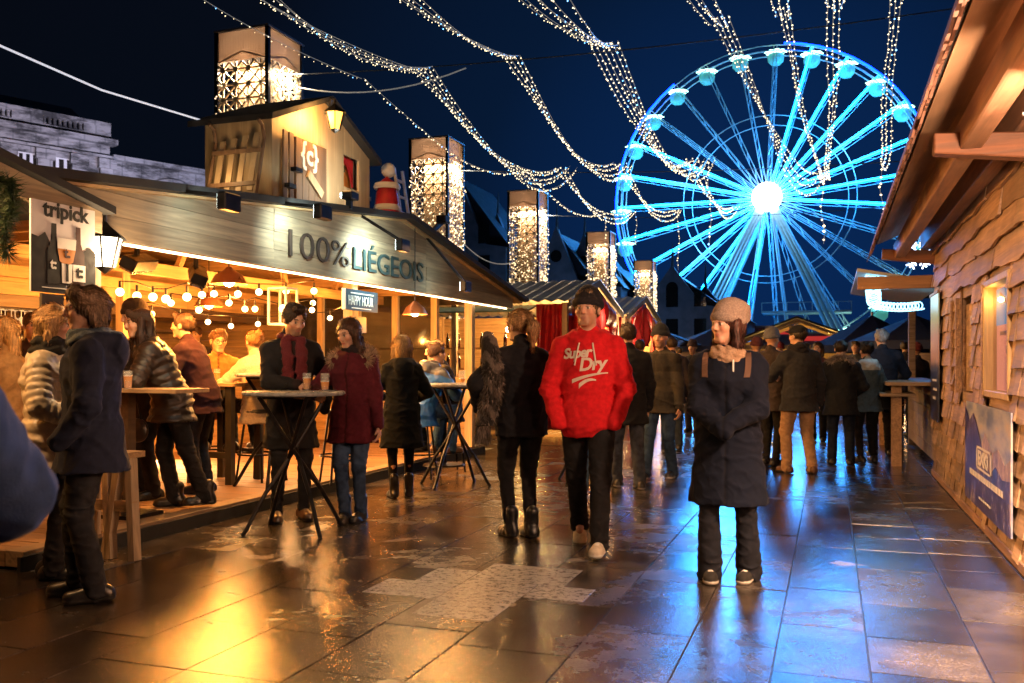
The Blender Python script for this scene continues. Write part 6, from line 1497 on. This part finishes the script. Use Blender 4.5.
# ================================================================ people
BLK = (.011, .011, .013); JEAN = (.025, .05, .11); DJEAN = (.012, .018, .035)
SH_B = dict(col=(.012, .011, .011)); SH_BR = dict(col=(.12, .055, .025), sole=(.04, .03, .02))
def wrap(o, v0, nrm, off=.004):
    pass
pr, J = person('person', 'man in a red printed hoodie and black beanie walking towards us', px=588, D=6.5, turn=6, H=1.83, build=1.03, lean=-2,
    feet=((-.1, .24, 0, -6), (.09, -.3, .055, 6, (0, 1, 0), 38)), hands=((-.19, .11, .87), (.19, .11, .87)), elbow=((-1, -.55, 0), (1, -.55, 0)), grip=('pocket', 'pocket'), yaw=-12, pitch=-4,
    skin=(.55, .3, .21), beard=((.26, .12, .06), .55), hat=dict(kind='beanie', col=(.012, .012, .016)), hair=('short', (.1, .06, .03)),
    coat=dict(name='hoodie', col=(.55, .012, .018), thick=.024, len=.1, flare=-.012, gather=1, hood=1, cuff=1, mat='cloth', fold=.009, sleeve=1.06),
    legs=dict(col=BLK, style='straight', hem=-.035, mat='denim'), shoes=dict(col=(.55, .48, .38), sole=(.62, .6, .55), stripe=(.45, .4, .34), mat='cloth', lace=(.7, .68, .62)), h=.008, seed=2)
# chest print: flat lettering laid onto the cloth
hd = [c for c in pr.children if c.name.startswith('hoodie')][0]; bv = BVHTree.FromPolygons([v.co for v in hd.data.vertices], [p.vertices for p in hd.data.polygons])
def on_cloth(me_, name, mt, off=.0035):
    import bmesh
    bm = bmesh.new(); bm.from_mesh(me_); bmesh.ops.triangulate(bm, faces=bm.faces); bmesh.ops.subdivide_edges(bm, edges=[e for e in bm.edges if e.calc_length() > .02], cuts=2); bm.to_mesh(me_); bm.free()
    for v in me_.vertices:
        hit = bv.ray_cast(Vector((v.co.x, .6, v.co.z)), Vector((0, -1, 0)))
        if hit[0] is not None: v.co.y = hit[0].y + off
    me_.materials.clear(); me_.materials.append(mt); me_.update(); o = bpy.data.objects.new(name, me_); COL.objects.link(o); o.parent = pr; return o
PRINT = plain('cream print', (.68, .58, .5), .8, 0, .05, 30, 0); FLIP = Matrix.Rotation(math.pi, 4, 'Z') @ Matrix.Rotation(R(90), 4, 'X')
for tx, sz_, dx, dz, sp_ in (('Super', .1, .165, 1.36, .84), ('Dry', .125, .05, 1.275, .9)):
    m_ = text_mesh(tx, sz_, extrude=0, shear=.25, bold=.0035, space=sp_); m_.transform(Matrix.Translation((dx, 0, dz)) @ FLIP @ Matrix.Rotation(R(5), 4, 'Z')); on_cloth(m_, 'chest_print', PRINT)
sw_ = MB(); A_ = [(.02 + .0, 0), (.0, 0)]
def curve_strip(p0, p1, bow, w0, w1, n_=14):
    vs, fs = [], []
    for i in range(n_+1):
        u = i/n_; x = p0[0] + (p1[0]-p0[0])*u; z = p0[1] + (p1[1]-p0[1])*u + bow*4*u*(1-u); w_ = w0 + (w1-w0)*u; vs += [(x, 0, z), (x, 0, z - w_)]
    for i in range(n_): fs.append((2*i, 2*i+1, 2*i+3, 2*i+2))
    return vs, fs
for a_ in (((.1, 1.215), (-.15, 1.265), .012, .028, .008), ((.05, 1.185), (-.07, 1.215), .02, .035, .01)): sw_.add(*curve_strip(*a_))
mm = bpy.data.meshes.new('swoosh'); mm.from_pydata(sw_.v, [], sw_.f); on_cloth(mm, 'chest_print', PRINT)
for sx in (-.045, .05):
    pts = []
    for k in range(7): 
        z = (1.47 - k*.026); hit = bv.ray_cast(Vector((sx*(1 + .1*k), .7, z)), Vector((0, -1, 0)))
        if hit[0] is not None: pts.append(hit[0] + Vector((0, .006, 0)))
    if len(pts) > 2: o_ = MB().tube(pts, .006, 6).build('drawstring', PRINT); o_.parent = pr
pr, J = person('person', 'woman in a long dark navy coat with beige slouchy beanie and scarf', px=728, D=5.6, turn=6, H=1.67, female=True, build=1.08,
    feet=((-.13, -.02, 0, -12), (.11, .05, 0, 10)), hands=((.0, .25, 1.0), (-.0, .25, .97)), elbow=((-1, -.35, -.2), (1, -.35, -.2)), grip=('pocket', 'pocket'), yaw=-38, pitch=-3, skin=(.58, .32, .22),
    coat=dict(col=(.003, .006, .017), thick=.03, len=.35, flare=.035, mat='cloth', fold=.008, sleeve=1.1, zip=(.004, .005, .01)), legs=dict(col=(.009, .011, .018), style='flare', hem=-.05), shoes=dict(col=(.02, .02, .02), sole=(.5, .47, .42), lace=(.5, .48, .45), mat='cloth'),
    hair=('bob', (.05, .018, .014)), hat=dict(kind='beanie', col=(.26, .2, .17), slouch=1), scarf=dict(col=(.36, .24, .16), col2=(.31, .2, .13), loops=((.075, .005, .03), (.092, -.03, .036), (.098, -.06, .03))), h=.008, seed=3)
co = [c for c in pr.children if c.name.startswith('coat')][0]; bv = BVHTree.FromPolygons([v.co for v in co.data.vertices], [p.vertices for p in co.data.polygons])
bp = thing('backpack', 'backpack with tan shoulder straps worn by the woman in the navy coat', 'backpack', pr.location); bp.rotation_euler = pr.rotation_euler
STRAP = plain('tan strap', (.1, .05, .03), .8)
for sx in (-1, 1):
    mbx = MB(); L_, R_ = [], []
    for k in range(14):
        z = 1.44 - k*.015; row = []
        for e in (-.017, .017):
            hit = bv.ray_cast(Vector((sx*(.118 + .012*math.sin(k*.2)) + e, .7, z)), Vector((0, -1, 0))); row.append((hit[0].x, hit[0].y + .006, hit[0].z) if hit[0] is not None else None)
        if None not in row: L_.append(row)
    vs = [p for r0 in L_ for p in r0]; fs = [(2*i, 2*i+1, 2*i+3, 2*i+2) for i in range(len(L_)-1)]; o_ = MB().add(vs, fs).build('strap', STRAP, None, fix=False); o_.parent = bp; s2 = o_.modifiers.new('thick', 'SOLIDIFY'); s2.thickness = .006
vb = Vol((-.2, -.42, .9), (.2, -.1, 1.5), .012); vb.cap((0, -.24, 1.05), (0, -.24, 1.3), .13, .11, .03, flat=(np.array([0, 1, 0]), 1.5)); sdf_obj('bag', vb, CLOTH, bp, (.05, .03, .02))
hit = bv.ray_cast(Vector((-.045, .7, 1.3)), Vector((0, -1, 0))); 
if hit[0] is not None: o_ = MB().tube([hit[0] + Vector((0, .004, .05)), hit[0] + Vector((0, .008, 0)), hit[0] + Vector((0, .006, -.06))], .006, 6).build('zip_pull', WHITE); o_.parent = pr
person('person', 'bearded man in a long open black coat standing behind the front table', px=291, D=7.75, turn=-10, H=1.83, feet=((-.1, .0, 0, 8), (.12, .03, 0, -8)), hands=((-.25, .1, .9), (-.0, .3, 1.1)), elbow=((-.8, -.6, 0), (.9, -.5, -.3)), grip=('pocket', 'hold'), yaw=16, pitch=20,
    skin=(.5, .28, .18), beard=((.07, .04, .025), .6), hair=('short', (.03, .016, .01)), coat=dict(col=(.01, .01, .012), thick=.024, len=.26, panel=(.055, (.02, .012, .012)), collar=1.4, buttons=3, bx=.09),
    scarf=dict(col=(.09, .015, .02), loops=((.08, .01, .03),), tails=(((-.06, .1, .5), (-.055, .17, .36), (-.05, .17, .12)), ((.06, .1, .5), (.055, .17, .36), (.05, .17, .1)))), legs=dict(col=BLK, style='slim'), shoes=dict(col=(.07, .035, .02), sole=(.02, .02, .02), lace=(.2, .15, .1)), seed=5)
person('person', 'woman in a maroon parka with fur collar holding a drink at the front table', px=353, D=7.65, turn=22, H=1.7, female=True, feet=((-.06, -.02, 0, -4), (.05, .06, 0, 14)), hands=((-.25, .05, .83), (.2, .3, 1.1)), elbow=((-.6, -.7, 0), (.7, -.6, -.3)), grip=('relax', 'hold'), yaw=-20, pitch=17,
    skin=(.55, .32, .23), hair=('long', (.05, .022, .014)), coat=dict(name='parka', col=(.07, .009, .018), thick=.03, len=.16, zip=(.03, .005, .008), mat='cloth', hood=1), fur=dict(col=(.36, .25, .17), n=4200), scarf=dict(col=(.02, .015, .02), loops=((.08, .03, .03),)), legs=dict(col=JEAN, style='slim', fade=.5), shoes=dict(col=BLK, boot=.2), seed=6)
person('person', 'older man in a dark navy hooded coat and grey scarf at the left', px=92, D=5.15, turn=98, H=1.75, build=1.06, feet=((-.1, -.04, 0, 6), (.1, .08, 0, -6)), hands=((-.2, .14, .9), (.2, .14, .9)), grip=('pocket', 'pocket'), yaw=18, pitch=4, skin=(.5, .28, .19),
    hair=('mid', (.16, .1, .06)), coat=dict(col=(.012, .017, .04), thick=.034, len=.12, hood=1, zip=(.02, .02, .03), fold=.009), scarf=dict(col=(.12, .15, .17), col2=(.04, .06, .09), loops=((.085, .03, .036), (.1, -.02, .04))), legs=dict(col=(.014, .016, .022), style='straight'), shoes=dict(col=(.01, .01, .011)), h=.0085, seed=7)
person('person', 'blonde woman in a cream quilted coat facing the older man', px=50, D=5.65, turn=-72, H=1.68, female=True, feet=((-.09, -.02, 0, 5), (.09, .05, 0, -5)), hands=((-.17, .22, 1.0), (.15, .24, 1.02)), grip=('relax', 'relax'), yaw=-5, pitch=5, skin=(.56, .32, .22), hair=('long', (.42, .24, .1)),
    coat=dict(col=(.58, .5, .4), thick=.034, len=.12, quilt=.09, mat='nylon'), scarf=dict(col=(.02, .02, .02)), legs=dict(col=BLK, style='straight'), shoes=dict(col=BLK), seed=8)
person('person', 'woman in a black quilted jacket and headband leaning on the pale high table', px=172, D=7.6, z=DK, turn=92, H=1.7, female=True, lean=24, feet=((-.1, -.28, 0, 8), (.1, -.02, 0, -6)), hands=((-.13, .5, 1.13), (.16, .48, 1.13)), elbow=((-.5, .2, -1), (.5, .2, -1)), grip=('relax', 'hold'), yaw=16, pitch=2, skin=(.58, .32, .2),
    hair=('long', (.035, .016, .01)), hat=dict(kind='band', col=(.05, .03, .02)), coat=dict(name='puffer_jacket', col=(.022, .015, .012), thick=.036, len=.1, quilt=.07, mat='nylon', fold=.006), legs=dict(col=BLK, style='straight'), shoes=dict(col=(.01, .01, .011), boot=.17), seed=9)
person('person', 'person in a dark cap and jacket behind the woman in the puffer', px=150, D=8.15, z=DK, turn=70, H=1.75, lean=10, hands=((-.15, .42, 1.1), (.15, .42, 1.1)), skin=(.52, .3, .2), pitch=6, hat=dict(kind='beanie', col=(.03, .018, .012)), coat=dict(name='jacket', col=(.02, .016, .015), thick=.028, len=.14), legs=dict(col=(.015, .015, .02), style='straight'), shoes=SH_B, h=.012, seed=10)
person('person', 'person in a plum jacket standing beyond the puffer woman', px=203, D=8.5, z=DK, turn=115, H=1.7, lean=18, hands=((-.2, .4, 1.05), (.2, .4, 1.05)), skin=(.5, .28, .18), hair=('short', (.04, .02, .012)), coat=dict(name='jacket', col=(.022, .006, .01), thick=.028, len=.08), legs=dict(col=(.02, .022, .03), style='straight'), shoes=SH_B, h=.012, seed=12)
SIT = ((-.13, .32, .3, 5), (.13, .32, .3, -5))
person('person', 'man with glasses in an amber jacket seated behind the wooden high table', px=217, D=10.0, z=DK, turn=-4, H=1.76, pel=.77, lean=14, feet=SIT, hands=((-.16, .38, 1.06), (.12, .4, 1.06)), grip=('flat', 'hold'), skin=(.55, .32, .2), hair=('short', (.09, .045, .02)), specs=True, yaw=8, pitch=6, coat=dict(name='jacket', col=(.34, .15, .045), thick=.024, len=.08, zip=(.1, .05, .02)), legs=dict(col=DJEAN, style='straight'), shoes=SH_BR, h=.011, seed=13)
person('person', 'blonde person in a cream jumper seated with back to us on a stool', px=259, D=9.35, z=DK, turn=152, H=1.7, female=True, pel=.79, lean=8, feet=SIT, hands=((-.15, .36, 1.05), (.15, .36, 1.05)), skin=(.55, .32, .2), hair=('bun', (.42, .2, .07)), coat=dict(name='jumper', col=(.52, .4, .26), thick=.024, len=.08, mat='knit'), legs=dict(col=DJEAN, style='slim'), shoes=SH_B, h=.011, seed=14)
person('person', 'woman with blonde bob in a black knee length coat, seen from behind', px=402, D=9.0, turn=172, H=1.6, female=True, build=1.02, feet=((-.09, 0, 0, 8), (.08, .04, 0, -8)), hands=((-.16, .3, 1.08), (.17, .28, 1.05)), elbow=((-.7, -.6, -.2), (.7, -.6, -.2)), skin=(.55, .32, .22), hair=('bob', (.34, .22, .1)), coat=dict(col=(.006, .009, .014), thick=.03, len=.3, flare=.035, hood=1), legs=dict(col=(.01, .01, .012), style='tights', mat='cloth'), shoes=dict(col=BLK, boot=.22), h=.01, seed=15)
person('person', 'person in a bright blue jacket seated with back half turned near the end wall', px=421, D=10.35, z=.02, turn=-130, H=1.74, pel=.78, lean=22, feet=((-.13, .34, .26, 5), (.13, .34, .26, -5)), hands=((-.15, .42, 1.0), (.15, .42, 1.0)), skin=(.52, .3, .2), hair=('short', (.12, .06, .03)), coat=dict(name='jacket', col=(.015, .1, .36), thick=.03, len=.08, hood=1, mat='nylon', yoke=(.4, (.06, .06, .07))), legs=dict(col=(.03, .07, .15), style='straight', fade=.4), shoes=SH_BR, h=.011, seed=16)
person('person', 'man with grey stubble in a dark jacket seated facing the blue jacket', px=449, D=11.0, z=.02, turn=75, H=1.76, pel=.78, lean=14, feet=((-.13, .34, .26, 5), (.13, .34, .26, -5)), hands=((-.12, .4, 1.02), (.14, .4, 1.04)), grip=('flat', 'hold'), pitch=8, skin=(.58, .32, .2), beard=((.2, .16, .13), .5), hair=('short', (.12, .09, .07)), coat=dict(name='jacket', col=(.015, .014, .015), thick=.028, len=.08), legs=dict(col=DJEAN, style='straight'), shoes=SH_B, h=.011, seed=17)
pt, J13 = person('person', 'woman with ginger ponytail in a black jacket, seen from behind', px=521, D=6.95, turn=158, H=1.73, female=True, build=1.06, feet=((-.07, .05, 0, 4), (.07, -.03, 0, 2)), hands=((-.3, .12, 1.0), (.12, .28, 1.02)), elbow=((-.8, -.5, 0), (.8, -.6, -.1)), grip=('relax', 'hold'), yaw=18, skin=(.55, .32, .22), hair=('pony', (.36, .2, .09)), coat=dict(name='jacket', col=(.01, .011, .015), thick=.028, len=.06, flare=.0, collar=1.5, sleeve=1.05), legs=dict(col=(.008, .008, .01), style='slim', mat='cloth'), shoes=dict(col=BLK, boot=.2), h=.0085, seed=18)
fc = thing('fur_coat', 'dark patterned shaggy coat carried over the arm of the ponytail woman', 'coat', (*at(489, 6.75), .8)); V0, C0 = [], []
r_ = random.Random(5)
for k in range(3000):
    u = r_.random()*.92 + .08 if k % 3 else r_.uniform(.9, 1.0); px_ = 489 + 5*math.sin(u*4) - 3*u; w_ = .035 + .05*math.sin(math.pi*min(1, .12 + u*.8)); x, y = at(px_, 6.75); z = zed(338, 6.75) - u*.72; a = r_.uniform(0, 6.283); ct_ = np.array([x, y, z]); d_ = np.array([math.cos(a), math.sin(a)*.8, 0.0])
    p0 = ct_ + d_*w_*.8; p1 = ct_ + d_*w_*(1.02 if u < .9 else .9) + np.array([r_.uniform(-.02, .02), r_.uniform(-.02, .02), -r_.uniform(.02, .05) - (.07*r_.random() if u > .9 else 0)]); tn = np.cross(p1 - p0, np.array([r_.uniform(-1, 1) for _ in range(3)])); tn = tn/(np.linalg.norm(tn) + 1e-6)*.006; V0 += [p0 - tn, p0 + tn, p1]; sh = r_.uniform(.3, 1.3); cc_ = np.array((.075, .06, .05) if math.sin(u*22 + a*2) > -.2 else (.16, .13, .11))*sh; C0 += [cc_]*3
me = quick_mesh('pile', np.array(V0, np.float32), np.arange(len(V0)).reshape(-1, 3)); at_ = me.attributes.new('Col', 'FLOAT_COLOR', 'POINT'); at_.data.foreach_set('color', np.concatenate([np.array(C0), np.ones((len(C0), 1))], 1).astype(np.float32).ravel()); me.materials.append(FUR); put(bpy.data.objects.new('pile', me), fc)
vb = Vol((*[a - .25 for a in at(488, 6.75)], .85), (*[a + .25 for a in at(488, 6.75)], 1.7), .015)
for k in range(8): u = k/7; x, y = at(489 + 5*math.sin(u*4) - 3*u, 6.75); vb.ell((x, y, zed(338, 6.75) - .03 - u*.7), (.035 + .05*math.sin(math.pi*min(1, .12 + u*.8)), .06, .09), .03)
vb.noise(.02, 4, 3, st=(1.6, 1.6, .5), ridge=True); o_ = sdf_obj('lining', vb, KNIT, None, lambda V: np.where((np.sin(V[:, 2]*34 + np.sin(V[:, 0]*40)*1.5) > .25)[:, None], np.array((.1, .085, .075)), np.array((.02, .018, .018)))); o_.parent = fc; o_.matrix_parent_inverse = fc.matrix_basis.inverted()
person('person', 'bearded man in an olive jacket and grey beanie walking in the middle', px=661, D=10.5, turn=28, H=1.74, feet=((-.1, -.1, 0, 5), (.1, .18, 0, 0)), hands=((-.26, .05, .82), (.08, .3, 1.22)), elbow=((-.6, -.7, 0), (.8, -.4, -.5)), grip=('relax', 'flat'), yaw=10, skin=(.5, .28, .19), beard=((.12, .06, .035), .7), hat=dict(kind='beanie', col=(.02, .022, .028)), coat=dict(name='jacket', col=(.045, .04, .033), thick=.03, len=.08, zip=(.05, .04, .03), bands=((.3, .5, (.022, .02, .019)),), cuff=1), legs=dict(col=(.03, .06, .12), style='straight', fade=.5), shoes=dict(col=(.02, .02, .025), sole=(.55, .55, .55)), h=.01, seed=19)
person('person', 'person in a black jacket and jeans partly hidden right behind the red hoodie', px=628, D=9.7, turn=165, H=1.74, feet=((-.1, .1, 0, 5), (.1, -.12, 0, 0)), hands=((-.22, .2, .95), (.25, .1, .85)), skin=(.5, .28, .19), hair=('short', (.05, .03, .02)), coat=dict(name='jacket', col=(.012, .013, .016), thick=.03, len=.16), legs=dict(col=(.05, .06, .08), style='straight', fade=.4), shoes=dict(col=(.02, .02, .02), sole=(.5, .5, .5)), h=.012, seed=20)
person('person', 'person in pale jeans seen only between the legs of the hoodie man', px=591, D=9.3, turn=178, H=1.66, feet=((-.08, .12, 0, 5), (.08, -.1, 0, 0)), skin=(.5, .28, .19), hair=('short', (.05, .03, .02)), coat=dict(name='jacket', col=(.02, .02, .03), len=.1), legs=dict(col=(.08, .15, .24), style='straight', fade=.5), shoes=SH_B, h=.014, seed=21)
person('person', 'man in a dark cap, grey jacket and tan chinos with back to us', px=799, D=11.0, turn=150, H=1.77, build=1.08, feet=((-.13, .05, 0, 12), (.13, -.08, 0, -16)), hands=((-.15, .32, 1.15), (.27, .02, .84)), elbow=((-.7, -.6, -.2), (.7, -.6, 0)), grip=('hold', 'relax'), yaw=22, skin=(.52, .3, .2), hat=dict(kind='cap', col=(.015, .016, .02)), hair=('short', (.04, .03, .02)), coat=dict(name='jacket', col=(.028, .03, .036), thick=.032, len=.1, collar=1.3), scarf=dict(col=(.015, .015, .02)), legs=dict(col=(.4, .25, .14), style='straight', mat='cloth'), shoes=SH_BR, h=.01, seed=22)
person('person', 'person in a pale pompom beanie partly behind the man in chinos', px=771, D=11.9, turn=-150, H=1.76, feet=((-.1, .05, 0, 5), (.12, -.1, 0, -8)), hands=((-.15, .3, 1.1), (.15, .3, 1.1)), skin=(.52, .3, .2), hat=dict(kind='beanie', col=(.13, .14, .17)), coat=dict(name='jacket', col=(.05, .04, .04), thick=.03, len=.14), legs=dict(col=BLK, style='slim'), shoes=SH_B, h=.012, seed=23)
person('person', 'person in a dark parka with grey fur hood, seen from behind', px=841, D=11.9, turn=178, H=1.62, build=1.06, feet=((-.12, .0, 0, 12), (.12, .0, 0, -12)), hands=((-.2, .25, 1.0), (.2, .25, 1.0)), skin=(.5, .28, .19), hair=('short', (.02, .014, .01)), coat=dict(name='parka', col=(.012, .014, .02), thick=.036, len=.14, hood=1), fur=dict(col=(.3, .25, .22), n=3600, up=.05, arc=(-.15, 1.15)), legs=dict(col=DJEAN, style='straight'), shoes=SH_B, h=.011, seed=24)
person('person', 'person in a slate jacket with pale hood beside the fur hood', px=867, D=12.2, turn=150, H=1.6, female=True, feet=((-.1, .0, 0, 12), (.1, .0, 0, -12)), hands=((-.18, .25, 1.05), (.24, .2, .95)), skin=(.5, .28, .19), hair=('bun', (.02, .014, .01)), coat=dict(name='jacket', col=(.07, .11, .14), thick=.03, len=.1, hood=1, hoodcol=(.4, .42, .42)), legs=dict(col=BLK, style='slim'), shoes=SH_B, h=.011, seed=25)
person('person', 'tall grey haired man in a dark navy coat near the counter booth', px=882, D=13.0, turn=165, H=1.8, build=1.1, feet=((-.12, .0, 0, 8), (.12, .06, 0, -8)), hands=((-.2, .3, 1.0), (.3, .3, 1.0)), skin=(.55, .34, .24), hair=('short', (.3, .3, .32)), coat=dict(col=(.012, .018, .035), thick=.034, len=.2), legs=dict(col=BLK, style='straight'), shoes=SH_B, h=.012, seed=26)
person('person', 'small person in red trousers walking near the counter booth', px=893, D=16.0, turn=20, H=1.5, feet=((-.1, .2, 0, 5), (.1, -.15, 0, 0)), skin=(.5, .28, .19), hair=('bob', (.06, .03, .02)), coat=dict(name='jacket', col=(.03, .03, .05), len=.1), legs=dict(col=(.35, .03, .03), style='straight'), shoes=SH_B, h=.016, seed=27)
person('person', 'blonde person with loose hair at the left kiosk counter', px=6, D=6.6, turn=120, H=1.66, female=True, hands=((-.15, .4, 1.08), (.15, .4, 1.08)), skin=(.55, .32, .2), hair=('long', (.45, .24, .08)), coat=dict(name='jacket', col=(.3, .16, .06), thick=.026, len=.1), legs=dict(col=BLK, style='slim'), shoes=SH_B, h=.012, seed=28)
person('person', 'man behind the left kiosk counter, face just above the cream coat', px=33, D=7.9, z=.1, turn=-10, H=1.66, hands=((-.2, .3, 1.05), (.2, .3, 1.05)), skin=(.56, .32, .2), hair=('short', (.07, .04, .02)), coat=dict(name='jacket', col=(.04, .02, .015), thick=.022, len=.06), legs=dict(col=BLK, style='straight'), shoes=SH_B, h=.013, seed=29)
bx, by = -9.2, on_x(97, -9.2); person('person', 'bartender with amber lit face behind the counter at the left', xy=(bx, by), z=DK, turn=0, H=1.72, hands=((-.2, .3, 1.1), (.2, .3, 1.1)), grip=('relax', 'hold'), skin=(.58, .34, .22), hair=('short', (.06, .03, .02)), coat=dict(name='shirt', col=(.06, .03, .02), thick=.014, len=.04), legs=dict(col=BLK, style='straight'), shoes=SH_B, h=.013, seed=30)
bx, by = -9.2, on_x(330, -9.2)
person('person', 'bartender in a dark shirt behind the counter between the black coat and maroon parka', xy=(bx, min(by, 11.6)), z=DK, turn=20, H=1.76, hands=((-.2, .3, 1.1), (.2, .3, 1.1)), grip=('relax', 'hold'), skin=(.58, .34, .22), hair=('short', (.06, .03, .02)), coat=dict(name='shirt', col=(.05, .04, .04), thick=.014, len=.04), legs=dict(col=BLK, style='straight'), shoes=SH_B, h=.013, seed=31)
FAR = [(693, 17.5, 20, (.02, .02, .03), (.03, .03, .05), 'short', 1.74, 'far person in a dark jacket left of the woman in the navy coat'), (706, 21, 170, (.08, .05, .04), BLK, 'bob', 1.64, 'far person in a brown jacket beyond the olive jacket'), (679, 25, 160, (.03, .03, .04), DJEAN, 'short', 1.76, 'far person in a dark coat below the wheel rim'), (757, 14.2, 165, (.02, .018, .022), (.015, .015, .02), 'short', 1.7, 'person in a black jacket just right of the navy coat'),
       (818, 15.5, 10, (.1, .04, .05), BLK, 'bob', 1.68, 'person in a dusty red jacket between chinos man and fur hood'), (905, 18.5, 190, (.03, .03, .05), BLK, 'short', 1.76, 'far person near the booth counter in a dark jacket'), (917, 16.5, 150, (.06, .05, .06), (.02, .02, .03), 'long', 1.66, 'far long haired person just beyond the counter booth'), (856, 19, 20, (.05, .06, .08), DJEAN, 'short', 1.78, 'far person behind the slate jacket'), (640, 15.5, 185, (.02, .022, .03), DJEAN, 'short', 1.72, 'far person between the red curtained stalls and the olive jacket'), (780, 20, 30, (.09, .08, .08), BLK, 'short', 1.75, 'far person left of the lit gazebo counter'), (735, 26, 175, (.04, .03, .05), DJEAN, 'bob', 1.65, 'far person below the wheel hub'), (672, 14, 175, (.03, .025, .03), (.02, .03, .05), 'short', 1.72, 'person in a charcoal jacket beyond the olive jacket')]
for k, (px, D, tn, cc_, lc_, hs, H_, lb) in enumerate(FAR):
    person('person', lb, px=px, D=D, turn=tn, H=H_, female=hs != 'short', feet=((-.1, .08, 0, 8), (.1, -.06, 0, -8)), hands=((-.2, .22, .98), (.24, .1, .86)), skin=(.5, .29, .2), hair=(hs, (.04, .025, .015)) if k % 3 else None, hat=None if k % 3 else dict(kind='beanie', col=(.05 + .02*k, .04, .05)), coat=dict(name='jacket', col=cc_, thick=.03, len=.12), legs=dict(col=lc_, style='straight'), shoes=SH_B, h=.019, seed=40 + k)
person('person', 'blurred shoulder and arm in a navy fleece at the left picture edge', px=-236, D=1.22, turn=172, H=1.66, build=1.05, hands=((-.2, .3, 1.05), (.2, .32, 1.08)), elbow=((-.8, -.5, -.2), (1, -.35, -.3)), skin=(.5, .28, .2), hair=('short', (.03, .02, .015)), coat=dict(name='fleece', col=(.01, .026, .085), thick=.035, len=.1, sleeve=1.2), legs=dict(col=BLK, style='straight'), shoes=SH_B, h=.012, seed=60)
# shoulder bag straps
pb = thing('handbag', 'small dark handbag hanging beside the woman in the quilted jacket', 'bag', (*at(132, 7.45), .8)); x, y = at(132, 7.45); vb = Vol((x - .2, y - .2, .6), (x + .2, y + .2, 1.05), .012); vb.cap((x - .06, y, .78), (x + .06, y, .78), .1, .1, .02, flat=(np.array([0, 1, 0]), 2.0)); o_ = sdf_obj('pouch', vb, LEATHER, None, (.03, .02, .015)); o_.parent = pb; o_.matrix_parent_inverse = pb.matrix_basis.inverted()
MB().tube([(x - .1, y, .84), (x - .06, y, 1.0), (x, y, 1.09), (x + .06, y, 1.0), (x + .1, y, .84)], .008, 6).build('strap', BLACK, pb)
# ================================================================ camera, sky, moonless night
cd = bpy.data.cameras.new('camera'); cam = bpy.data.objects.new('camera', cd); COL.objects.link(cam); cam.location = (0, 0, EYE); cam.rotation_euler = (R(90), 0, YAW)
cd.sensor_width = 36; cd.lens = 32; cd.shift_y = 21.5/1024; cd.clip_end = 2000; cd.clip_start = .05
cd.dof.use_dof = True; cd.dof.focus_distance = 6.6; cd.dof.aperture_fstop = 5.0
S.camera = cam
w = bpy.data.worlds.new('World'); S.world = w; w.use_nodes = True; nt = w.node_tree; bg = nt.nodes['Background']
t = nt.nodes.new('ShaderNodeTexCoord'); dv = Vector((hx, hy, hz - 6)).normalized()
dp = nt.nodes.new('ShaderNodeVectorMath'); dp.operation = 'DOT_PRODUCT'; nt.links.new(t.outputs['Generated'], dp.inputs[0]); dp.inputs[1].default_value = dv
r = ramp(nt, [(.6, (.0014, .002, .0038)), (.84, (.0016, .003, .007)), (.95, (.0016, .0075, .026)), (1, (.002, .015, .066))], dp.outputs['Value'])
nt.links.new(r.outputs[0], bg.inputs[0]); bg.inputs[1].default_value = 1.0
S.view_settings.view_transform = 'Standard'; S.view_settings.look = 'None'; S.view_settings.exposure = .35; S.view_settings.gamma = 1
S.render.engine = 'CYCLES'; cy = S.cycles
cy.use_denoising = True
try: cy.denoiser = 'OPENIMAGEDENOISE'
except Exception: pass
cy.max_bounces = 6; cy.diffuse_bounces = 3; cy.glossy_bounces = 3; cy.transmission_bounces = 3; cy.transparent_max_bounces = 6
cy.sample_clamp_indirect = 4; cy.sample_clamp_direct = 0; cy.use_light_tree = True; cy.caustics_reflective = False; cy.caustics_refractive = False
